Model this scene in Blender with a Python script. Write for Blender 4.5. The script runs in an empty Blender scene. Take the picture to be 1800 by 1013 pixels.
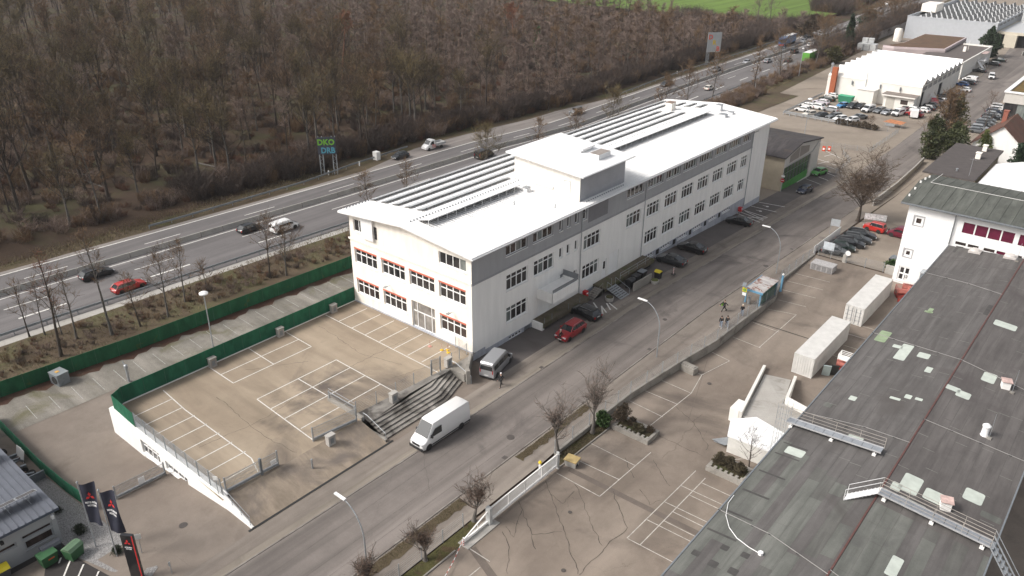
import bpy, bmesh, math, random
import numpy as np
from math import radians, sin, cos, pi, sqrt, atan2, hypot
from mathutils import Vector, Matrix
S = bpy.context.scene
R_ = random.Random(7)
# ---------------------------------------------------------------- camera
FPX = 1392.03; CH = 50.0
RW = np.array([[0.76812829,-0.2881508,0.57179371],[0.64025666,0.33576251,-0.69089431],[0.00709486,0.8967902,0.44239915]])
cam = bpy.data.objects.new('camera', bpy.data.cameras.new('camera')); S.collection.objects.link(cam)
cm = Matrix([list(RW[i])+[0] for i in range(3)]+[[0,0,0,1]]); cm.translation = (0,0,CH); cam.matrix_world = cm
cam.data.sensor_width = 36; cam.data.lens = FPX/1800*36; cam.data.clip_end = 5000; cam.data.clip_start = 0.5
S.camera = cam
# ---------------------------------------------------------------- world, sun, exposure
SUN_EL, SUN_AZ = 42.0, 218.0      # azimuth clockwise from +Y : light comes from -X -Y
W = bpy.data.worlds.new("World"); S.world = W; W.use_nodes = True
nt = W.node_tree; bg = nt.nodes['Background']
sky = nt.nodes.new('ShaderNodeTexSky'); sky.sky_type = 'NISHITA'; sky.sun_disc = False
sky.sun_elevation = radians(SUN_EL); sky.sun_rotation = radians(SUN_AZ); sky.dust_density = 6; sky.air_density = 1.2
hs = nt.nodes.new('ShaderNodeHueSaturation'); hs.inputs['Saturation'].default_value = 0.30
nt.links.new(sky.outputs[0], hs.inputs['Color']); nt.links.new(hs.outputs[0], bg.inputs[0]); bg.inputs[1].default_value = 0.115
sl = bpy.data.lights.new('sun', 'SUN'); sl.energy = 1.9; sl.angle = radians(16); sl.color = (1,0.945,0.88)
so = bpy.data.objects.new('sun', sl); S.collection.objects.link(so)
_d = Vector((sin(radians(SUN_AZ))*cos(radians(SUN_EL)), cos(radians(SUN_AZ))*cos(radians(SUN_EL)), sin(radians(SUN_EL))))
so.rotation_euler = _d.to_track_quat('Z','Y').to_euler()
S.view_settings.view_transform = 'Standard'; S.view_settings.look = 'None'; S.view_settings.gamma = 1
S.view_settings.use_curve_mapping = False; S.view_settings.exposure = 0.55
# ---------------------------------------------------------------- terrain heights and pixel rays
def cl(t,a=0.,b=1.): return max(a,min(b,t))
def zs(y): return 0. if y<90 else (-0.043*(y-90) if y<165 else -3.225)
def h(x,y):
    a=zs(y); b=min(-2.,a); return a+(b-a)*cl((-55-x)/16)
def zy(y):
    if y<45: return 0.
    if y<80: return -1.0*(y-45)/35
    if y<105: return -1.0-0.1*(y-80)/25
    return -1.1-0.25*cl((y-105)/16.5)
WP=[(-200,-37.3),(52,-37.3),(61,-37.3),(66,-37.25),(75,-36.4),(83.3,-35.35),(94.5,-35.15),(100.9,-35.15),(107.1,-36.9),(122,-37.2),(3000,-37.2)]
def wx(y):
    for (a,xa),(b,xb) in zip(WP,WP[1:]):
        if a<=y<=b: return xa+(xb-xa)*(y-a)/(b-a)
    return WP[-1][1]
def g(x,y):
    if x>wx(y) and y<121.5: return min(zy(y), 0) if x>wx(y) else h(x,y)
    return h(x,y)
def ray(px,py): return RW@np.array([px-900.,-(py-506.5),-FPX])
def at(px,py,z):
    r=ray(px,py); t=(z-CH)/r[2]; return np.array([0,0,CH])+r*t
def G(px,py,off=0.,f=None):
    f=f or h; z=-1.
    for i in range(50):
        p=at(px,py,z); z=.5*z+.5*(f(p[0],p[1])+off)
    return at(px,py,z)
# ---------------------------------------------------------------- materials
def M(name,col,rough=.7,var=.12,scale=1.5,metal=0.,bump=0.,col2=None,stretch=None,spec=.5,coord='P',coat=0,emit=0):
    m=bpy.data.materials.new(name); m.use_nodes=True; n=m.node_tree.nodes; l=m.node_tree.links
    b=n['Principled BSDF']; b.inputs['Roughness'].default_value=rough; b.inputs['Metallic'].default_value=metal
    b.inputs['Specular IOR Level'].default_value=spec
    if coat: b.inputs['Coat Weight'].default_value=coat
    c=(*col,1)
    if var<=0 and col2 is None: b.inputs['Base Color'].default_value=c
    else:
        if coord=='P': co=n.new('ShaderNodeNewGeometry').outputs['Position']
        else: co=n.new('ShaderNodeTexCoord').outputs['Object']
        if stretch:
            mp=n.new('ShaderNodeMapping'); mp.inputs['Scale'].default_value=stretch; l.new(co,mp.inputs[0]); co=mp.outputs[0]
        nz=n.new('ShaderNodeTexNoise'); nz.inputs['Scale'].default_value=scale; nz.inputs['Detail'].default_value=6; nz.inputs['Roughness'].default_value=.6
        l.new(co,nz.inputs['Vector'])
        rp=n.new('ShaderNodeValToRGB'); e=rp.color_ramp.elements
        e[0].position=.33; e[1].position=.67
        c2=col2 if col2 else tuple(v*(1+var) for v in col); c1=col if col2 else tuple(v*(1-var) for v in col)
        e[0].color=(*c1,1); e[1].color=(*c2,1)
        l.new(nz.outputs[0],rp.inputs[0]); l.new(rp.outputs[0],b.inputs['Base Color'])
        if bump:
            bp=n.new('ShaderNodeBump'); bp.inputs['Strength'].default_value=bump; bp.inputs['Distance'].default_value=.05
            l.new(nz.outputs[0],bp.inputs['Height']); l.new(bp.outputs[0],b.inputs['Normal'])
    return m
AK=.86
def ASPH(name,c1,c2,patch=.06,mid=.5,stain=None,sscale=.25,smin=.58,smax=.75,streak=None,grain=.1,crack=0.,rough=.85,gcol=None,cscale=.12,blotch=None):
    """ground surface: broad patches, directional streaks, stains, cracks, fine grain"""
    sc_=lambda c:tuple(v*AK for v in c) if c else c
    c1,c2,stain,blotch=sc_(c1),sc_(c2),sc_(stain),sc_(blotch)
    m=bpy.data.materials.new(name); m.use_nodes=True; n=m.node_tree.nodes; l=m.node_tree.links
    b=n['Principled BSDF']; b.inputs['Roughness'].default_value=rough; b.inputs['Specular IOR Level'].default_value=.25
    pos=n.new('ShaderNodeNewGeometry').outputs['Position']
    def noise(sc,det=5,st=None,ro=.6,dist=0):
        v=pos
        if st:
            mp=n.new('ShaderNodeMapping'); mp.inputs['Scale'].default_value=st; l.new(pos,mp.inputs[0]); v=mp.outputs[0]
        z=n.new('ShaderNodeTexNoise'); z.inputs['Scale'].default_value=sc; z.inputs['Detail'].default_value=det; z.inputs['Roughness'].default_value=ro
        z.inputs['Distortion'].default_value=dist; l.new(v,z.inputs['Vector']); return z.outputs[0]
    def rng(v,a,b_,c=0.,d=1.):
        r=n.new('ShaderNodeMapRange'); r.inputs[1].default_value=a; r.inputs[2].default_value=b_; r.inputs[3].default_value=c; r.inputs[4].default_value=d
        l.new(v,r.inputs[0]); return r.outputs[0]
    def mix(f,a,b_,t='MIX'):
        x=n.new('ShaderNodeMix'); x.data_type='RGBA'; x.blend_type=t
        for s,v in ((0,f),(6,a),(7,b_)):
            if hasattr(v,'is_output'): l.new(v,x.inputs[s])
            elif s==0: x.inputs[0].default_value=v
            else: x.inputs[s].default_value=(*v,1)
        return x.outputs[2]
    col=mix(rng(noise(patch,6,None,.65),.36,.64),c1,c2)
    if mid: col=mix(rng(noise(mid,7,None,.7),.3,.7,0,.55),col,tuple(v*.72 for v in c1))
    if streak: col=mix(rng(noise(1,5,streak,.55,.3),.45,.68,0,.6),col,tuple(v*1.3 for v in c2))
    if streak: col=mix(rng(noise(1.7,5,streak,.55,.5),.5,.7,0,.55),col,tuple(v*.62 for v in c1))
    if stain: col=mix(rng(noise(sscale,7,None,.62,.6),smin,smax,0,.85),col,stain)
    if blotch: 
        col=mix(rng(noise(.9,4,None,.5,.2),.66,.72,0,.6),col,blotch)
    if crack:
        vo=n.new('ShaderNodeTexVoronoi'); vo.feature='DISTANCE_TO_EDGE'; vo.inputs['Scale'].default_value=cscale
        nz=n.new('ShaderNodeTexNoise'); nz.inputs['Scale'].default_value=.5; nz.inputs['Detail'].default_value=5; l.new(pos,nz.inputs['Vector'])
        ad=n.new('ShaderNodeVectorMath'); ad.operation='MULTIPLY_ADD'; l.new(nz.outputs['Color'],ad.inputs[0]); ad.inputs[1].default_value=(2.2,2.2,0); l.new(pos,ad.inputs[2])
        l.new(ad.outputs[0],vo.inputs['Vector'])
        k=rng(vo.outputs['Distance'],.0,.0022*cscale/.12,crack*.8,0.)
        col=mix(k,col,tuple(v*.3 for v in c1))
    if grain:
        gr=rng(noise(14,3),.3,.7,1-grain,1+grain)
        x=n.new('ShaderNodeVectorMath'); x.operation='SCALE'; l.new(col,x.inputs[0]); l.new(gr,x.inputs['Scale']); col=x.outputs[0]
    l.new(col,b.inputs['Base Color'])
    bp=n.new('ShaderNodeBump'); bp.inputs['Strength'].default_value=.25; bp.inputs['Distance'].default_value=.03
    l.new(noise(25,3),bp.inputs['Height']); l.new(bp.outputs[0],b.inputs['Normal'])
    return m
def STRIPES(name,c1,c2,axis=1,freq=10.,rough=.6,metal=0.,bump=.4,var=.08):
    """sheet metal or boards with ribs (bump) along one axis"""
    m=M(name,c1,rough,var,.8,metal); n=m.node_tree.nodes; l=m.node_tree.links; b=n['Principled BSDF']
    ge=n.new('ShaderNodeNewGeometry'); wv=n.new('ShaderNodeTexWave'); wv.bands_direction='XYZ'[axis]; wv.inputs['Scale'].default_value=freq/6.2832*1.0
    l.new(ge.outputs['Position'],wv.inputs['Vector']); wv.wave_profile='SIN'
    src=b.inputs['Base Color'].links[0].from_socket
    x=n.new('ShaderNodeMix'); x.data_type='RGBA'; x.inputs[7].default_value=(*c2,1)
    rr=n.new('ShaderNodeMapRange'); rr.inputs[1].default_value=.82; rr.inputs[2].default_value=1; rr.inputs[4].default_value=.7
    l.new(wv.outputs[1],rr.inputs[0]); l.new(rr.outputs[0],x.inputs[0]); l.new(src,x.inputs[6]); l.new(x.outputs[2],b.inputs['Base Color'])
    bp=n.new('ShaderNodeBump'); bp.inputs['Strength'].default_value=bump; bp.inputs['Distance'].default_value=.04
    l.new(wv.outputs[1],bp.inputs['Height']); l.new(bp.outputs[0],b.inputs['Normal'])
    return m
# ---------------------------------------------------------------- mesh builder
class MB:
    def __init__(s): s.v=[]; s.f=[]; s.m=[]
    def add(s,vs,fs,mi=0):
        k=len(s.v); s.v+= [tuple(map(float,p)) for p in vs]; s.f+=[tuple(k+i for i in f) for f in fs]; s.m+=[mi]*len(fs); return s
    def quad(s,a,b,c,d,mi=0): return s.add([a,b,c,d],[(0,1,2,3)],mi)
    def box(s,x0,x1,y0,y1,z0,z1,mi=0,top=None):
        v=[(x0,y0,z0),(x1,y0,z0),(x1,y1,z0),(x0,y1,z0),(x0,y0,z1),(x1,y0,z1),(x1,y1,z1),(x0,y1,z1)]
        s.add(v,[(0,3,2,1),(0,1,5,4),(1,2,6,5),(2,3,7,6),(3,0,4,7)],mi); s.add(v,[(4,5,6,7)],mi if top is None else top); return s
    def rbox(s,c,sx,sy,sz,rz=0.,mi=0,tilt=0.):
        """box centred at c (base z), rotated"""
        Mx=Matrix.Translation(c)@Matrix.Rotation(rz,4,'Z')@Matrix.Rotation(tilt,4,'X')
        v=[Mx@Vector((i*sx/2,j*sy/2,k*sz)) for k in (0,1) for i,j in ((-1,-1),(1,-1),(1,1),(-1,1))]
        return s.add(v,[(0,3,2,1),(4,5,6,7),(0,1,5,4),(1,2,6,5),(2,3,7,6),(3,0,4,7)],mi)
    def prism(s,poly,z0,z1,mi=0,top=None):
        n=len(poly); a=[(p[0],p[1],p[2]+z0 if len(p)>2 else z0) for p in poly]; b=[(p[0],p[1],p[2]+z1 if len(p)>2 else z1) for p in poly]
        s.add(a+b,[tuple(reversed(range(n)))]+[(i,(i+1)%n,n+(i+1)%n,n+i) for i in range(n)],mi); s.add(b,[tuple(range(n))],mi if top is None else top); return s
    def tube(s,p,q,r,n=6,mi=0,r2=None,caps=True):
        p=Vector(p); q=Vector(q); d=(q-p)
        if d.length<1e-6: return s
        d.normalize(); u=d.orthogonal().normalized(); w=d.cross(u); r2=r if r2 is None else r2
        a=[p+(u*cos(2*pi*i/n)+w*sin(2*pi*i/n))*r for i in range(n)]; b=[q+(u*cos(2*pi*i/n)+w*sin(2*pi*i/n))*r2 for i in range(n)]
        s.add(a+b,[(i,(i+1)%n,n+(i+1)%n,n+i) for i in range(n)]+([tuple(reversed(range(n))),tuple(range(n,2*n))] if caps else []),mi); return s
    def path(s,pts,r,n=6,mi=0):
        for a,b in zip(pts,pts[1:]): s.tube(a,b,r,n,mi)
        return s
    def lathe(s,prof,c=(0,0,0),n=16,mi=0,sx=1,sy=1):
        vs=[(c[0]+r*cos(2*pi*i/n)*sx,c[1]+r*sin(2*pi*i/n)*sy,c[2]+z) for r,z in prof for i in range(n)]
        fs=[(j*n+i,j*n+(i+1)%n,(j+1)*n+(i+1)%n,(j+1)*n+i) for j in range(len(prof)-1) for i in range(n)]
        fs+=[tuple(reversed(range(n))),tuple((len(prof)-1)*n+i for i in range(n))]
        return s.add(vs,fs,mi)
    def loft(s,secs,mi=0,closed=True,caps=True):
        n=len(secs[0]); vs=[p for c in secs for p in c]; k=n if closed else n-1
        fs=[(j*n+i,j*n+(i+1)%n,(j+1)*n+(i+1)%n,(j+1)*n+i) for j in range(len(secs)-1) for i in range(k)]
        if caps: fs+=[tuple(reversed(range(n))),tuple((len(secs)-1)*n+i for i in range(n))]
        return s.add(vs,fs,mi)
    def xf(s,Mx,i0=0): s.v[i0:]=[tuple(Mx@Vector(p)) for p in s.v[i0:]]; return s
    def mesh(s,name,mats,smooth=False):
        me=bpy.data.meshes.new(name); me.from_pydata(s.v,[],s.f)
        for m in (mats if isinstance(mats,(list,tuple)) else [mats]): me.materials.append(m)
        if len(me.materials)>1: me.polygons.foreach_set('material_index',s.m)
        if smooth:
            me.polygons.foreach_set('use_smooth',[True]*len(s.f))
            try: me.set_sharp_from_angle(angle=radians(35))
            except Exception: pass
        me.update(); return me
    def build(s,name,mats,parent=None,world=True,smooth=False,label=None,cat=None,group=None,kind=None):
        """world=True: the vertices are world coordinates; a parent that is only translated is subtracted"""
        if parent is not None and world:
            lx,ly,lz=wloc(parent); s.v=[(a-lx,b-ly,c-lz) for a,b,c in s.v]
        elif parent is None and world and kind is None and s.v:
            xs=[p[0] for p in s.v]; ys=[p[1] for p in s.v]; z0=min(p[2] for p in s.v)
            c=((min(xs)+max(xs))/2,(min(ys)+max(ys))/2,z0); s.v=[(a-c[0],b-c[1],d-c[2]) for a,b,d in s.v]
        o=link(name,s.mesh(name,mats,smooth),parent)
        if parent is None and world and kind is None and s.v: o.location=c
        return tag(o,label,cat,group,kind)
def wloc(o):
    x,y,z=o.location
    while o.parent is not None: o=o.parent; x+=o.location[0]; y+=o.location[1]; z+=o.location[2]
    return x,y,z
def link(name,data,parent=None):
    o=bpy.data.objects.new(name,data); S.collection.objects.link(o)
    if parent is not None: o.parent=parent
    return o
def tag(o,label=None,cat=None,group=None,kind=None):
    if label: o['label']=label
    if cat: o['category']=cat
    if group: o['group']=group
    if kind: o['kind']=kind
    return o
def thing(name,label,cat,loc=(0,0,0),rz=0.,group=None):
    o=link(name,None); o.location=loc; o.rotation_euler=(0,0,rz); o.empty_display_size=.3; return tag(o,label,cat,group)
def copy_tree(o,parent=None):
    c=o.copy(); S.collection.objects.link(c); c.parent=parent
    for ch in KIDS.get(o.name,[]) or [k for k in o.children]: copy_tree(ch,c)
    return c
KIDS={}
def text(mb,txt,size,o,u,w,mi=0,align='CENTER',depth=.01,bold=0.,sx=1.):
    """flat lettering: origin o, along u, up w (world vectors)"""
    cu=bpy.data.curves.new('lettering','FONT'); cu.body=txt; cu.size=size; cu.align_x=align; cu.extrude=depth; cu.offset=bold; cu.resolution_u=2
    ob=bpy.data.objects.new('lettering',cu); me=bpy.data.meshes.new_from_object(ob)
    u=Vector(u).normalized(); w=Vector(w).normalized(); nn=u.cross(w); o=Vector(o)
    mb.add([o+u*(v.co.x*sx)+w*v.co.y+nn*v.co.z for v in me.vertices],[tuple(p.vertices) for p in me.polygons],mi)
    bpy.data.meshes.remove(me); bpy.data.objects.remove(ob); bpy.data.curves.remove(cu)
# ---------------------------------------------------------------- palette
white_wall=M('white_render',(.80,.79,.77),.85,.05,1.1,stretch=(1.1,1.1,.16))
cream_wall=M('cream_clinker',(.82,.775,.71),.85,.07,1.6,stretch=(1,1,.22))
grey_clad=M('grey_cladding',(.33,.335,.35),.6,.07,1.2,stretch=(1,1,.2))
plinth_m=M('plinth_grey_blue',(.38,.40,.45),.8,.16,1.6,stretch=(1,1,.4))
white_metal=M('white_metal',(.78,.78,.78),.45,.03,1)
frame_white=M('window_frame_white',(.82,.82,.82),.5,0)
roof_white=STRIPES('white_standing_seam_roof',(.74,.74,.74),(.64,.64,.65),1,12,.5,0,.3,.03)
coral=M('coral_blind',(.56,.15,.10),.7,.1,2)
galv=M('galvanised_steel',(.36,.38,.40),.5,.12,3,.5)
galv_d=M('dull_steel',(.22,.24,.26),.5,.12,3,.4)
black=M('black_rubber',(.02,.02,.02),.8,0)
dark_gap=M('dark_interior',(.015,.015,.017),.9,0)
conc=ASPH('weathered_concrete',(.30,.28,.25),(.38,.36,.33),.4,1.6,(.10,.09,.08),.5,.5,.75)
conc_l=ASPH('pale_concrete',(.42,.40,.37),(.50,.48,.45),.3,1.2,(.2,.18,.15),.4,.55,.8)
paint_line=M('white_road_paint',(.60,.585,.555),.7,.22,4.,0)
line_worn=M('worn_road_paint',(.42,.395,.36),.75,.28,3.,0)
def GLASS(name,c1,c2,rough=.06,sc=.9):
    return M(name,c1,rough,.1,sc,0,0,c2,(1,1,.35),.6)
glass=GLASS('dark_window_glass',(.010,.011,.013),(.055,.05,.05))
glass_warm=GLASS('dim_window_glass',(.018,.013,.012),(.075,.055,.05))
glass_pale=GLASS('pale_window_glass',(.06,.075,.075),(.22,.24,.23))
car_glass=M('car_glass',(.02,.023,.026),.05,0,spec=.8)
bitumen=None
# ================================================================ SETTING
YB=[-30,-10,10,20,26,35,45,52,61,66,75,80,83.3,90,94.5,100.9,105,107.1,115,121.5,122,130,141,150,165,180,200,220,240,260,280,300,320,350,380,420,460,520,600,700,900,1200,1600]
def interp(T,y):
    if y<=T[0][0]: return T[0][1]
    for (a,xa),(b,xb) in zip(T,T[1:]):
        if y<=b: return xa+(xb-xa)*(y-a)/(b-a)
    return T[-1][1]
L0T=[(-60,-133.5),(-20,-131),(34,-128.7),(63,-127.1),(91,-125.6),(103,-125.2),(142,-124),(170,-124.2),(201,-125.6),(234,-126.9),(305,-128.4),(324,-129.2),(417,-134),(533,-142),(700,-158),(1200,-230)]
L0=lambda y:interp(L0T,y)
def ys(y0,y1,step=6.):
    s=set([y0,y1]+[b for b in YB if y0<b<y1]+[a for a,_ in L0T if y0<a<y1]); y=y0
    while y<y1: s.add(round(y,3)); y+=step
    return sorted(s)
def fx(v): return v if callable(v) else (lambda y:v)
def ribbon(mb,y0,y1,xl,xr,off,zf=h,nx=1,step=6.,mi=0):
    xl=fx(xl); xr=fx(xr); Y=ys(y0,y1,step); vs=[]
    for y in Y:
        a=xl(y); b=xr(y)
        for i in range(nx+1):
            x=a+(b-a)*i/nx; vs.append((x,y,zf(x,y)+off))
    fs=[(j*(nx+1)+i,j*(nx+1)+i+1,(j+1)*(nx+1)+i+1,(j+1)*(nx+1)+i) for j in range(len(Y)-1) for i in range(nx)]
    mb.add(vs,fs,mi)
def sheet(name,mat,y0,y1,xl,xr,off,zf=h,nx=1,step=6.):
    mb=MB(); ribbon(mb,y0,y1,xl,xr,off,zf,nx,step); return mb.build(name,mat,kind='structure')
def seg(mb,a,b,w,zf=h,off=.02,mi=0):
    a=np.array(a[:2],float); b=np.array(b[:2],float); L=np.linalg.norm(b-a); d=(b-a)/L; n_=np.array([-d[1],d[0]])*w/2
    k=max(1,int(L/3)); vs=[]
    for i in range(k+1):
        p=a+(b-a)*i/k
        for q in (p-n_,p+n_): vs.append((q[0],q[1],zf(q[0],q[1])+off))
    mb.add(vs,[(2*i,2*i+1,2*i+3,2*i+2) for i in range(k)],mi)
yard_f=lambda x,y:zy(y)
# ---- materials of the ground
m_floor=ASPH('leaf_litter',(.052,.034,.023),(.088,.056,.036),.05,.9,(.062,.060,.026),.07,.50,.62,None,.25,0,.95)
m_meadow=ASPH('green_field',(.105,.17,.032),(.13,.21,.04),.02,.2,None,.1,.6,.7,(.25,.01,1),.08,0,.95)
m_verge=ASPH('dry_verge',(.085,.062,.040),(.125,.10,.060),.12,1.3,(.075,.075,.030),.18,.52,.66,None,.3,0,.95)
m_bank=ASPH('bank_brush_soil',(.085,.060,.040),(.140,.108,.070),.15,1.5,(.10,.095,.045),.2,.5,.62,None,.3,0,.95)
m_mway=ASPH('motorway_asphalt',(.155,.145,.145),(.175,.165,.165),.05,.4,None,.2,.6,.7,(.35,.012,1),.07,0,.8)
m_mshould=ASPH('pale_hard_shoulder',(.24,.215,.20),(.28,.255,.24),.08,.6,None,.2,.6,.7,(.6,.04,1),.08,0,.85)
m_street=ASPH('street_asphalt',(.165,.146,.135),(.232,.205,.188),.05,.35,(.10,.088,.085),.12,.56,.7,(.42,.012,1),.08,.5,.85,cscale=.05)
m_pave=ASPH('pavement_asphalt',(.21,.18,.157),(.262,.23,.20),.1,.6,(.13,.11,.10),.2,.56,.7,(.5,.03,1),.08,.35,.9)
m_gutter=ASPH('gutter_strip',(.24,.21,.175),(.30,.265,.225),.1,.8,(.16,.14,.12),.25,.55,.7,(.8,.04,1),.08,0,.9)
m_apron=ASPH('apron_asphalt',(.135,.12,.115),(.17,.152,.145),.08,.5,(.10,.085,.075),.15,.55,.7,None,.09,.25,.9)
m_plaza=ASPH('plaza_asphalt',(.315,.252,.188),(.375,.31,.235),.07,.4,(.095,.080,.075),.075,.545,.68,(.03,.22,1),.07,.5,.85,cscale=.035)
m_rampa=ASPH('ramp_asphalt',(.27,.22,.17),(.34,.28,.22),.09,.5,(.17,.145,.13),.16,.56,.70,(.06,.7,1),.08,.3,.85,cscale=.07)
m_drive=ASPH('driveway_asphalt',(.215,.178,.150),(.26,.222,.19),.06,.45,(.15,.125,.105),.12,.54,.68,None,.09,.5,.9,cscale=.05)
m_pavers=ASPH('grass_joint_pavers',(.20,.185,.16),(.285,.265,.235),.22,1.2,(.135,.125,.07),.16,.55,.68,(.05,.36,1),.25,0,.95)
m_yard=ASPH('yard_asphalt',(.21,.172,.143),(.28,.236,.197),.07,.5,(.085,.070,.062),.09,.52,.70,(.16,.05,1),.09,.45,.9,cscale=.10)
m_far=ASPH('far_yard_asphalt',(.29,.245,.20),(.35,.30,.25),.03,.3,(.20,.165,.135),.06,.52,.68,None,.07,.4,.9,cscale=.05)
m_gravel=M('grey_gravel',(.10,.098,.096),.95,0,9,bump=1,col2=(.34,.33,.325))
m_dark_asph=ASPH('fresh_dark_asphalt',(.040,.036,.036),(.058,.052,.05),.2,1,None,.2,.6,.7,None,.15,0,.85)
m_grass=ASPH('short_grass',(.075,.072,.028),(.125,.115,.045),.5,2.5,(.10,.065,.04),.6,.5,.62,None,.3,0,.95)
# ---- base ground: one sheet to the horizon with a real step along the retaining wall
def ground():
    xsl=[-1500,-900,-600,-480,-380,-320,-270,-240,-210,-190,-175,-160,-150,-140,-132,-120,-108,-104,-98,-92,-86,-80,-75,-71,-67,-63,-59,-55,-51,-48,-44,-40]
    xsr=[-33,-28,-22,-15,-8,0,10,25,50,100,200,500,1000]
    Y=ys(-40,1600,12); vs=[]; n=0
    rr=random.Random(3)
    for y in Y:
        row=[]
        for x in xsl:
            z=h(x,y)-.06
            if x<-134: z+= .9*sin(x*.045+1)*sin(y*.037)+ (rr.random()-.5)*.3 +.3
            row.append((x,y,z))
        w=wx(y); lo=g(w+.2,y)
        row.append((w-.15,y,h(w,y)-.06)); row.append((w-.14,y,min(lo,h(w,y))-.06))
        for x in xsr: row.append((x,y,g(x,y)-.06))
        n=len(row); vs+=row
    fs=[(j*n+i,j*n+i+1,(j+1)*n+i+1,(j+1)*n+i) for j in range(len(Y)-1) for i in range(n-1)]
    mb=MB(); mb.add(vs,fs); mb.build('ground',m_floor,kind='structure')
ground()
# ---- meadow beyond the wood
mb=MB(); ribbon(mb,374,1590,lambda y:-700,lambda y:interp([(374,-185),(392,-146),(430,-143.5),(533,-151),(700,-167),(1200,-240)],y),1.3,h,6,20); mb.build('meadow',m_meadow,kind='structure')
# ---- motorway
edgeL=lambda y:L0(y)-1.35-interp([(88,0),(104,.2),(112,2.2),(122,4.6),(150,5.2),(175,5.0),(195,2),(208,0)],y)
sheet('far_verge',m_verge,-40,900,lambda y:L0(y)-9-(2 if y>100 else 0),lambda y:edgeL(y)-.0,.0)
sheet('hard_shoulder',m_mshould,-40,1200,edgeL,lambda y:L0(y)+.1,.02)
sheet('motorway',m_mway,-40,1200,lambda y:L0(y)+.1,lambda y:L0(y)+21.6,.03)
sheet('near_verge',m_bank,-40,240,lambda y:L0(y)+23.3,lambda y:interp([(-40,-95.5),(21,-93.7),(37,-92.1),(70,-90.9),(240,-87)],y),.10)
sheet('near_verge',m_verge,240,900,lambda y:L0(y)+23.3,lambda y:interp([(240,-93),(380,-102),(900,-150)],y),.02)
sheet('concrete_channel',conc_l,-40,262,lambda y:L0(y)+21.6,lambda y:L0(y)+23.3,.05)
mb=MB()
ribbon(mb,-40,1200,lambda y:L0(y)-.14,lambda y:L0(y)+.14,.045)
ribbon(mb,-40,1200,lambda y:L0(y)+8.55,lambda y:L0(y)+8.77,.045)
ribbon(mb,215,1200,lambda y:L0(y)+6.2,lambda y:L0(y)+6.38,.045)
y=-43.4
while y<700:
    for o_,ph,w in ((3.7,6.+0.,.10),(12.5,0.,.10)):
        a=y+ph-(0 if o_!=3.7 else 0)
        ribbon(mb,a,a+6.2,lambda t,o_=o_,w=w:L0(t)+o_-w,lambda t,o_=o_,w=w:L0(t)+o_+w,.045,step=7)
    if y<300: ribbon(mb,y+6.8-6.5,y+6.6,lambda t:L0(t)+16.55,lambda t:L0(t)+16.9,.045,step=7)
    y+=18.5 if False else 18.3
mb.build('lane_markings',paint_line,kind='structure')
# ---- street, pavements
xW=lambda y:interp([(-40,-48.45),(22,-48.3),(43,-47.95),(160,-47.95),(200,-47.8),(240,-48.5),(280,-50.6),(350,-53.5),(450,-62),(600,-80)],y)
xE=lambda y:interp([(-40,-40.4),(150,-40.3),(200,-39.6),(240,-38.6),(280,-39),(350,-43.5),(450,-52),(600,-70)],y)
sheet('far_yard',m_far,141.5,300,lambda y:interp([(141,-92),(190,-94),(215,-100),(270,-101),(300,-103)],y),lambda y:xW(y)-3.,.0,nx=3)
sheet('far_yard',m_far,300,620,lambda y:interp([(300,-103),(420,-112),(620,-130)],y),lambda y:xW(y),.0,nx=3)
sheet('far_yard',m_far,121.8,620,lambda y:max(wx(y)+.2,xE(y)+3 if y>150 else wx(y)+.2),lambda y:60.,.0,g,nx=4)
sheet('apron',m_apron,60,172,-55.45,-51.0,.005)
sheet('street_side_apron',m_pave,55.6,172,-51.0,lambda y:xW(y)-.9,.012)
sheet('gutter_strip',m_gutter,-40,172,lambda y:xW(y)-.9,lambda y:xW(y)-.15,.014)
sheet('pavement',m_pave,-40,55.6,lambda y:-51.0,lambda y:xW(y)-.9,.012)
mb=MB()
for a,b in ((-90,-71),(-71,-55),(-55,-51)): ribbon(mb,-40,60.,a,b,.0,h,4)
mb.build('driveway',m_drive,kind='structure')
sheet('pavement',m_far,172,420,lambda y:xW(y)-3,lambda y:xW(y)-.15,.014)
sheet('street',m_street,-40,620,lambda y:xW(y),xE,.02,nx=2)
sheet('pavement',m_pave,-40,150,xE,lambda y:max(wx(y)-.15,-37.35) if y<52 else wx(y)-.15,.05,nx=2)
sheet('pavement',m_far,150,420,xE,lambda y:xE(y)+3,.05)
mb=MB()
mbk=MB()
def kerb(mb,y0,y1,xf,w,hh):
    Y=ys(y0,y1,4)
    secs=[[(xf(y),y,h(xf(y),y)-.02),(xf(y),y,h(xf(y),y)+hh),(xf(y)+w,y,h(xf(y),y)+hh),(xf(y)+w,y,h(xf(y),y)-.02)] for y in Y]
    mb.loft(secs)
kerb(mbk,-40,420,lambda y:xW(y)-.15,.15,.06); kerb(mbk,-40,420,lambda y:xE(y)-.02,.15,.12)
mbk.build('kerb',ASPH('kerb_stone',(.21,.19,.17),(.30,.275,.25),.4,1.5,(.13,.11,.10),.6,.5,.65,(1,.15,1),.1),kind='structure')
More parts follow.
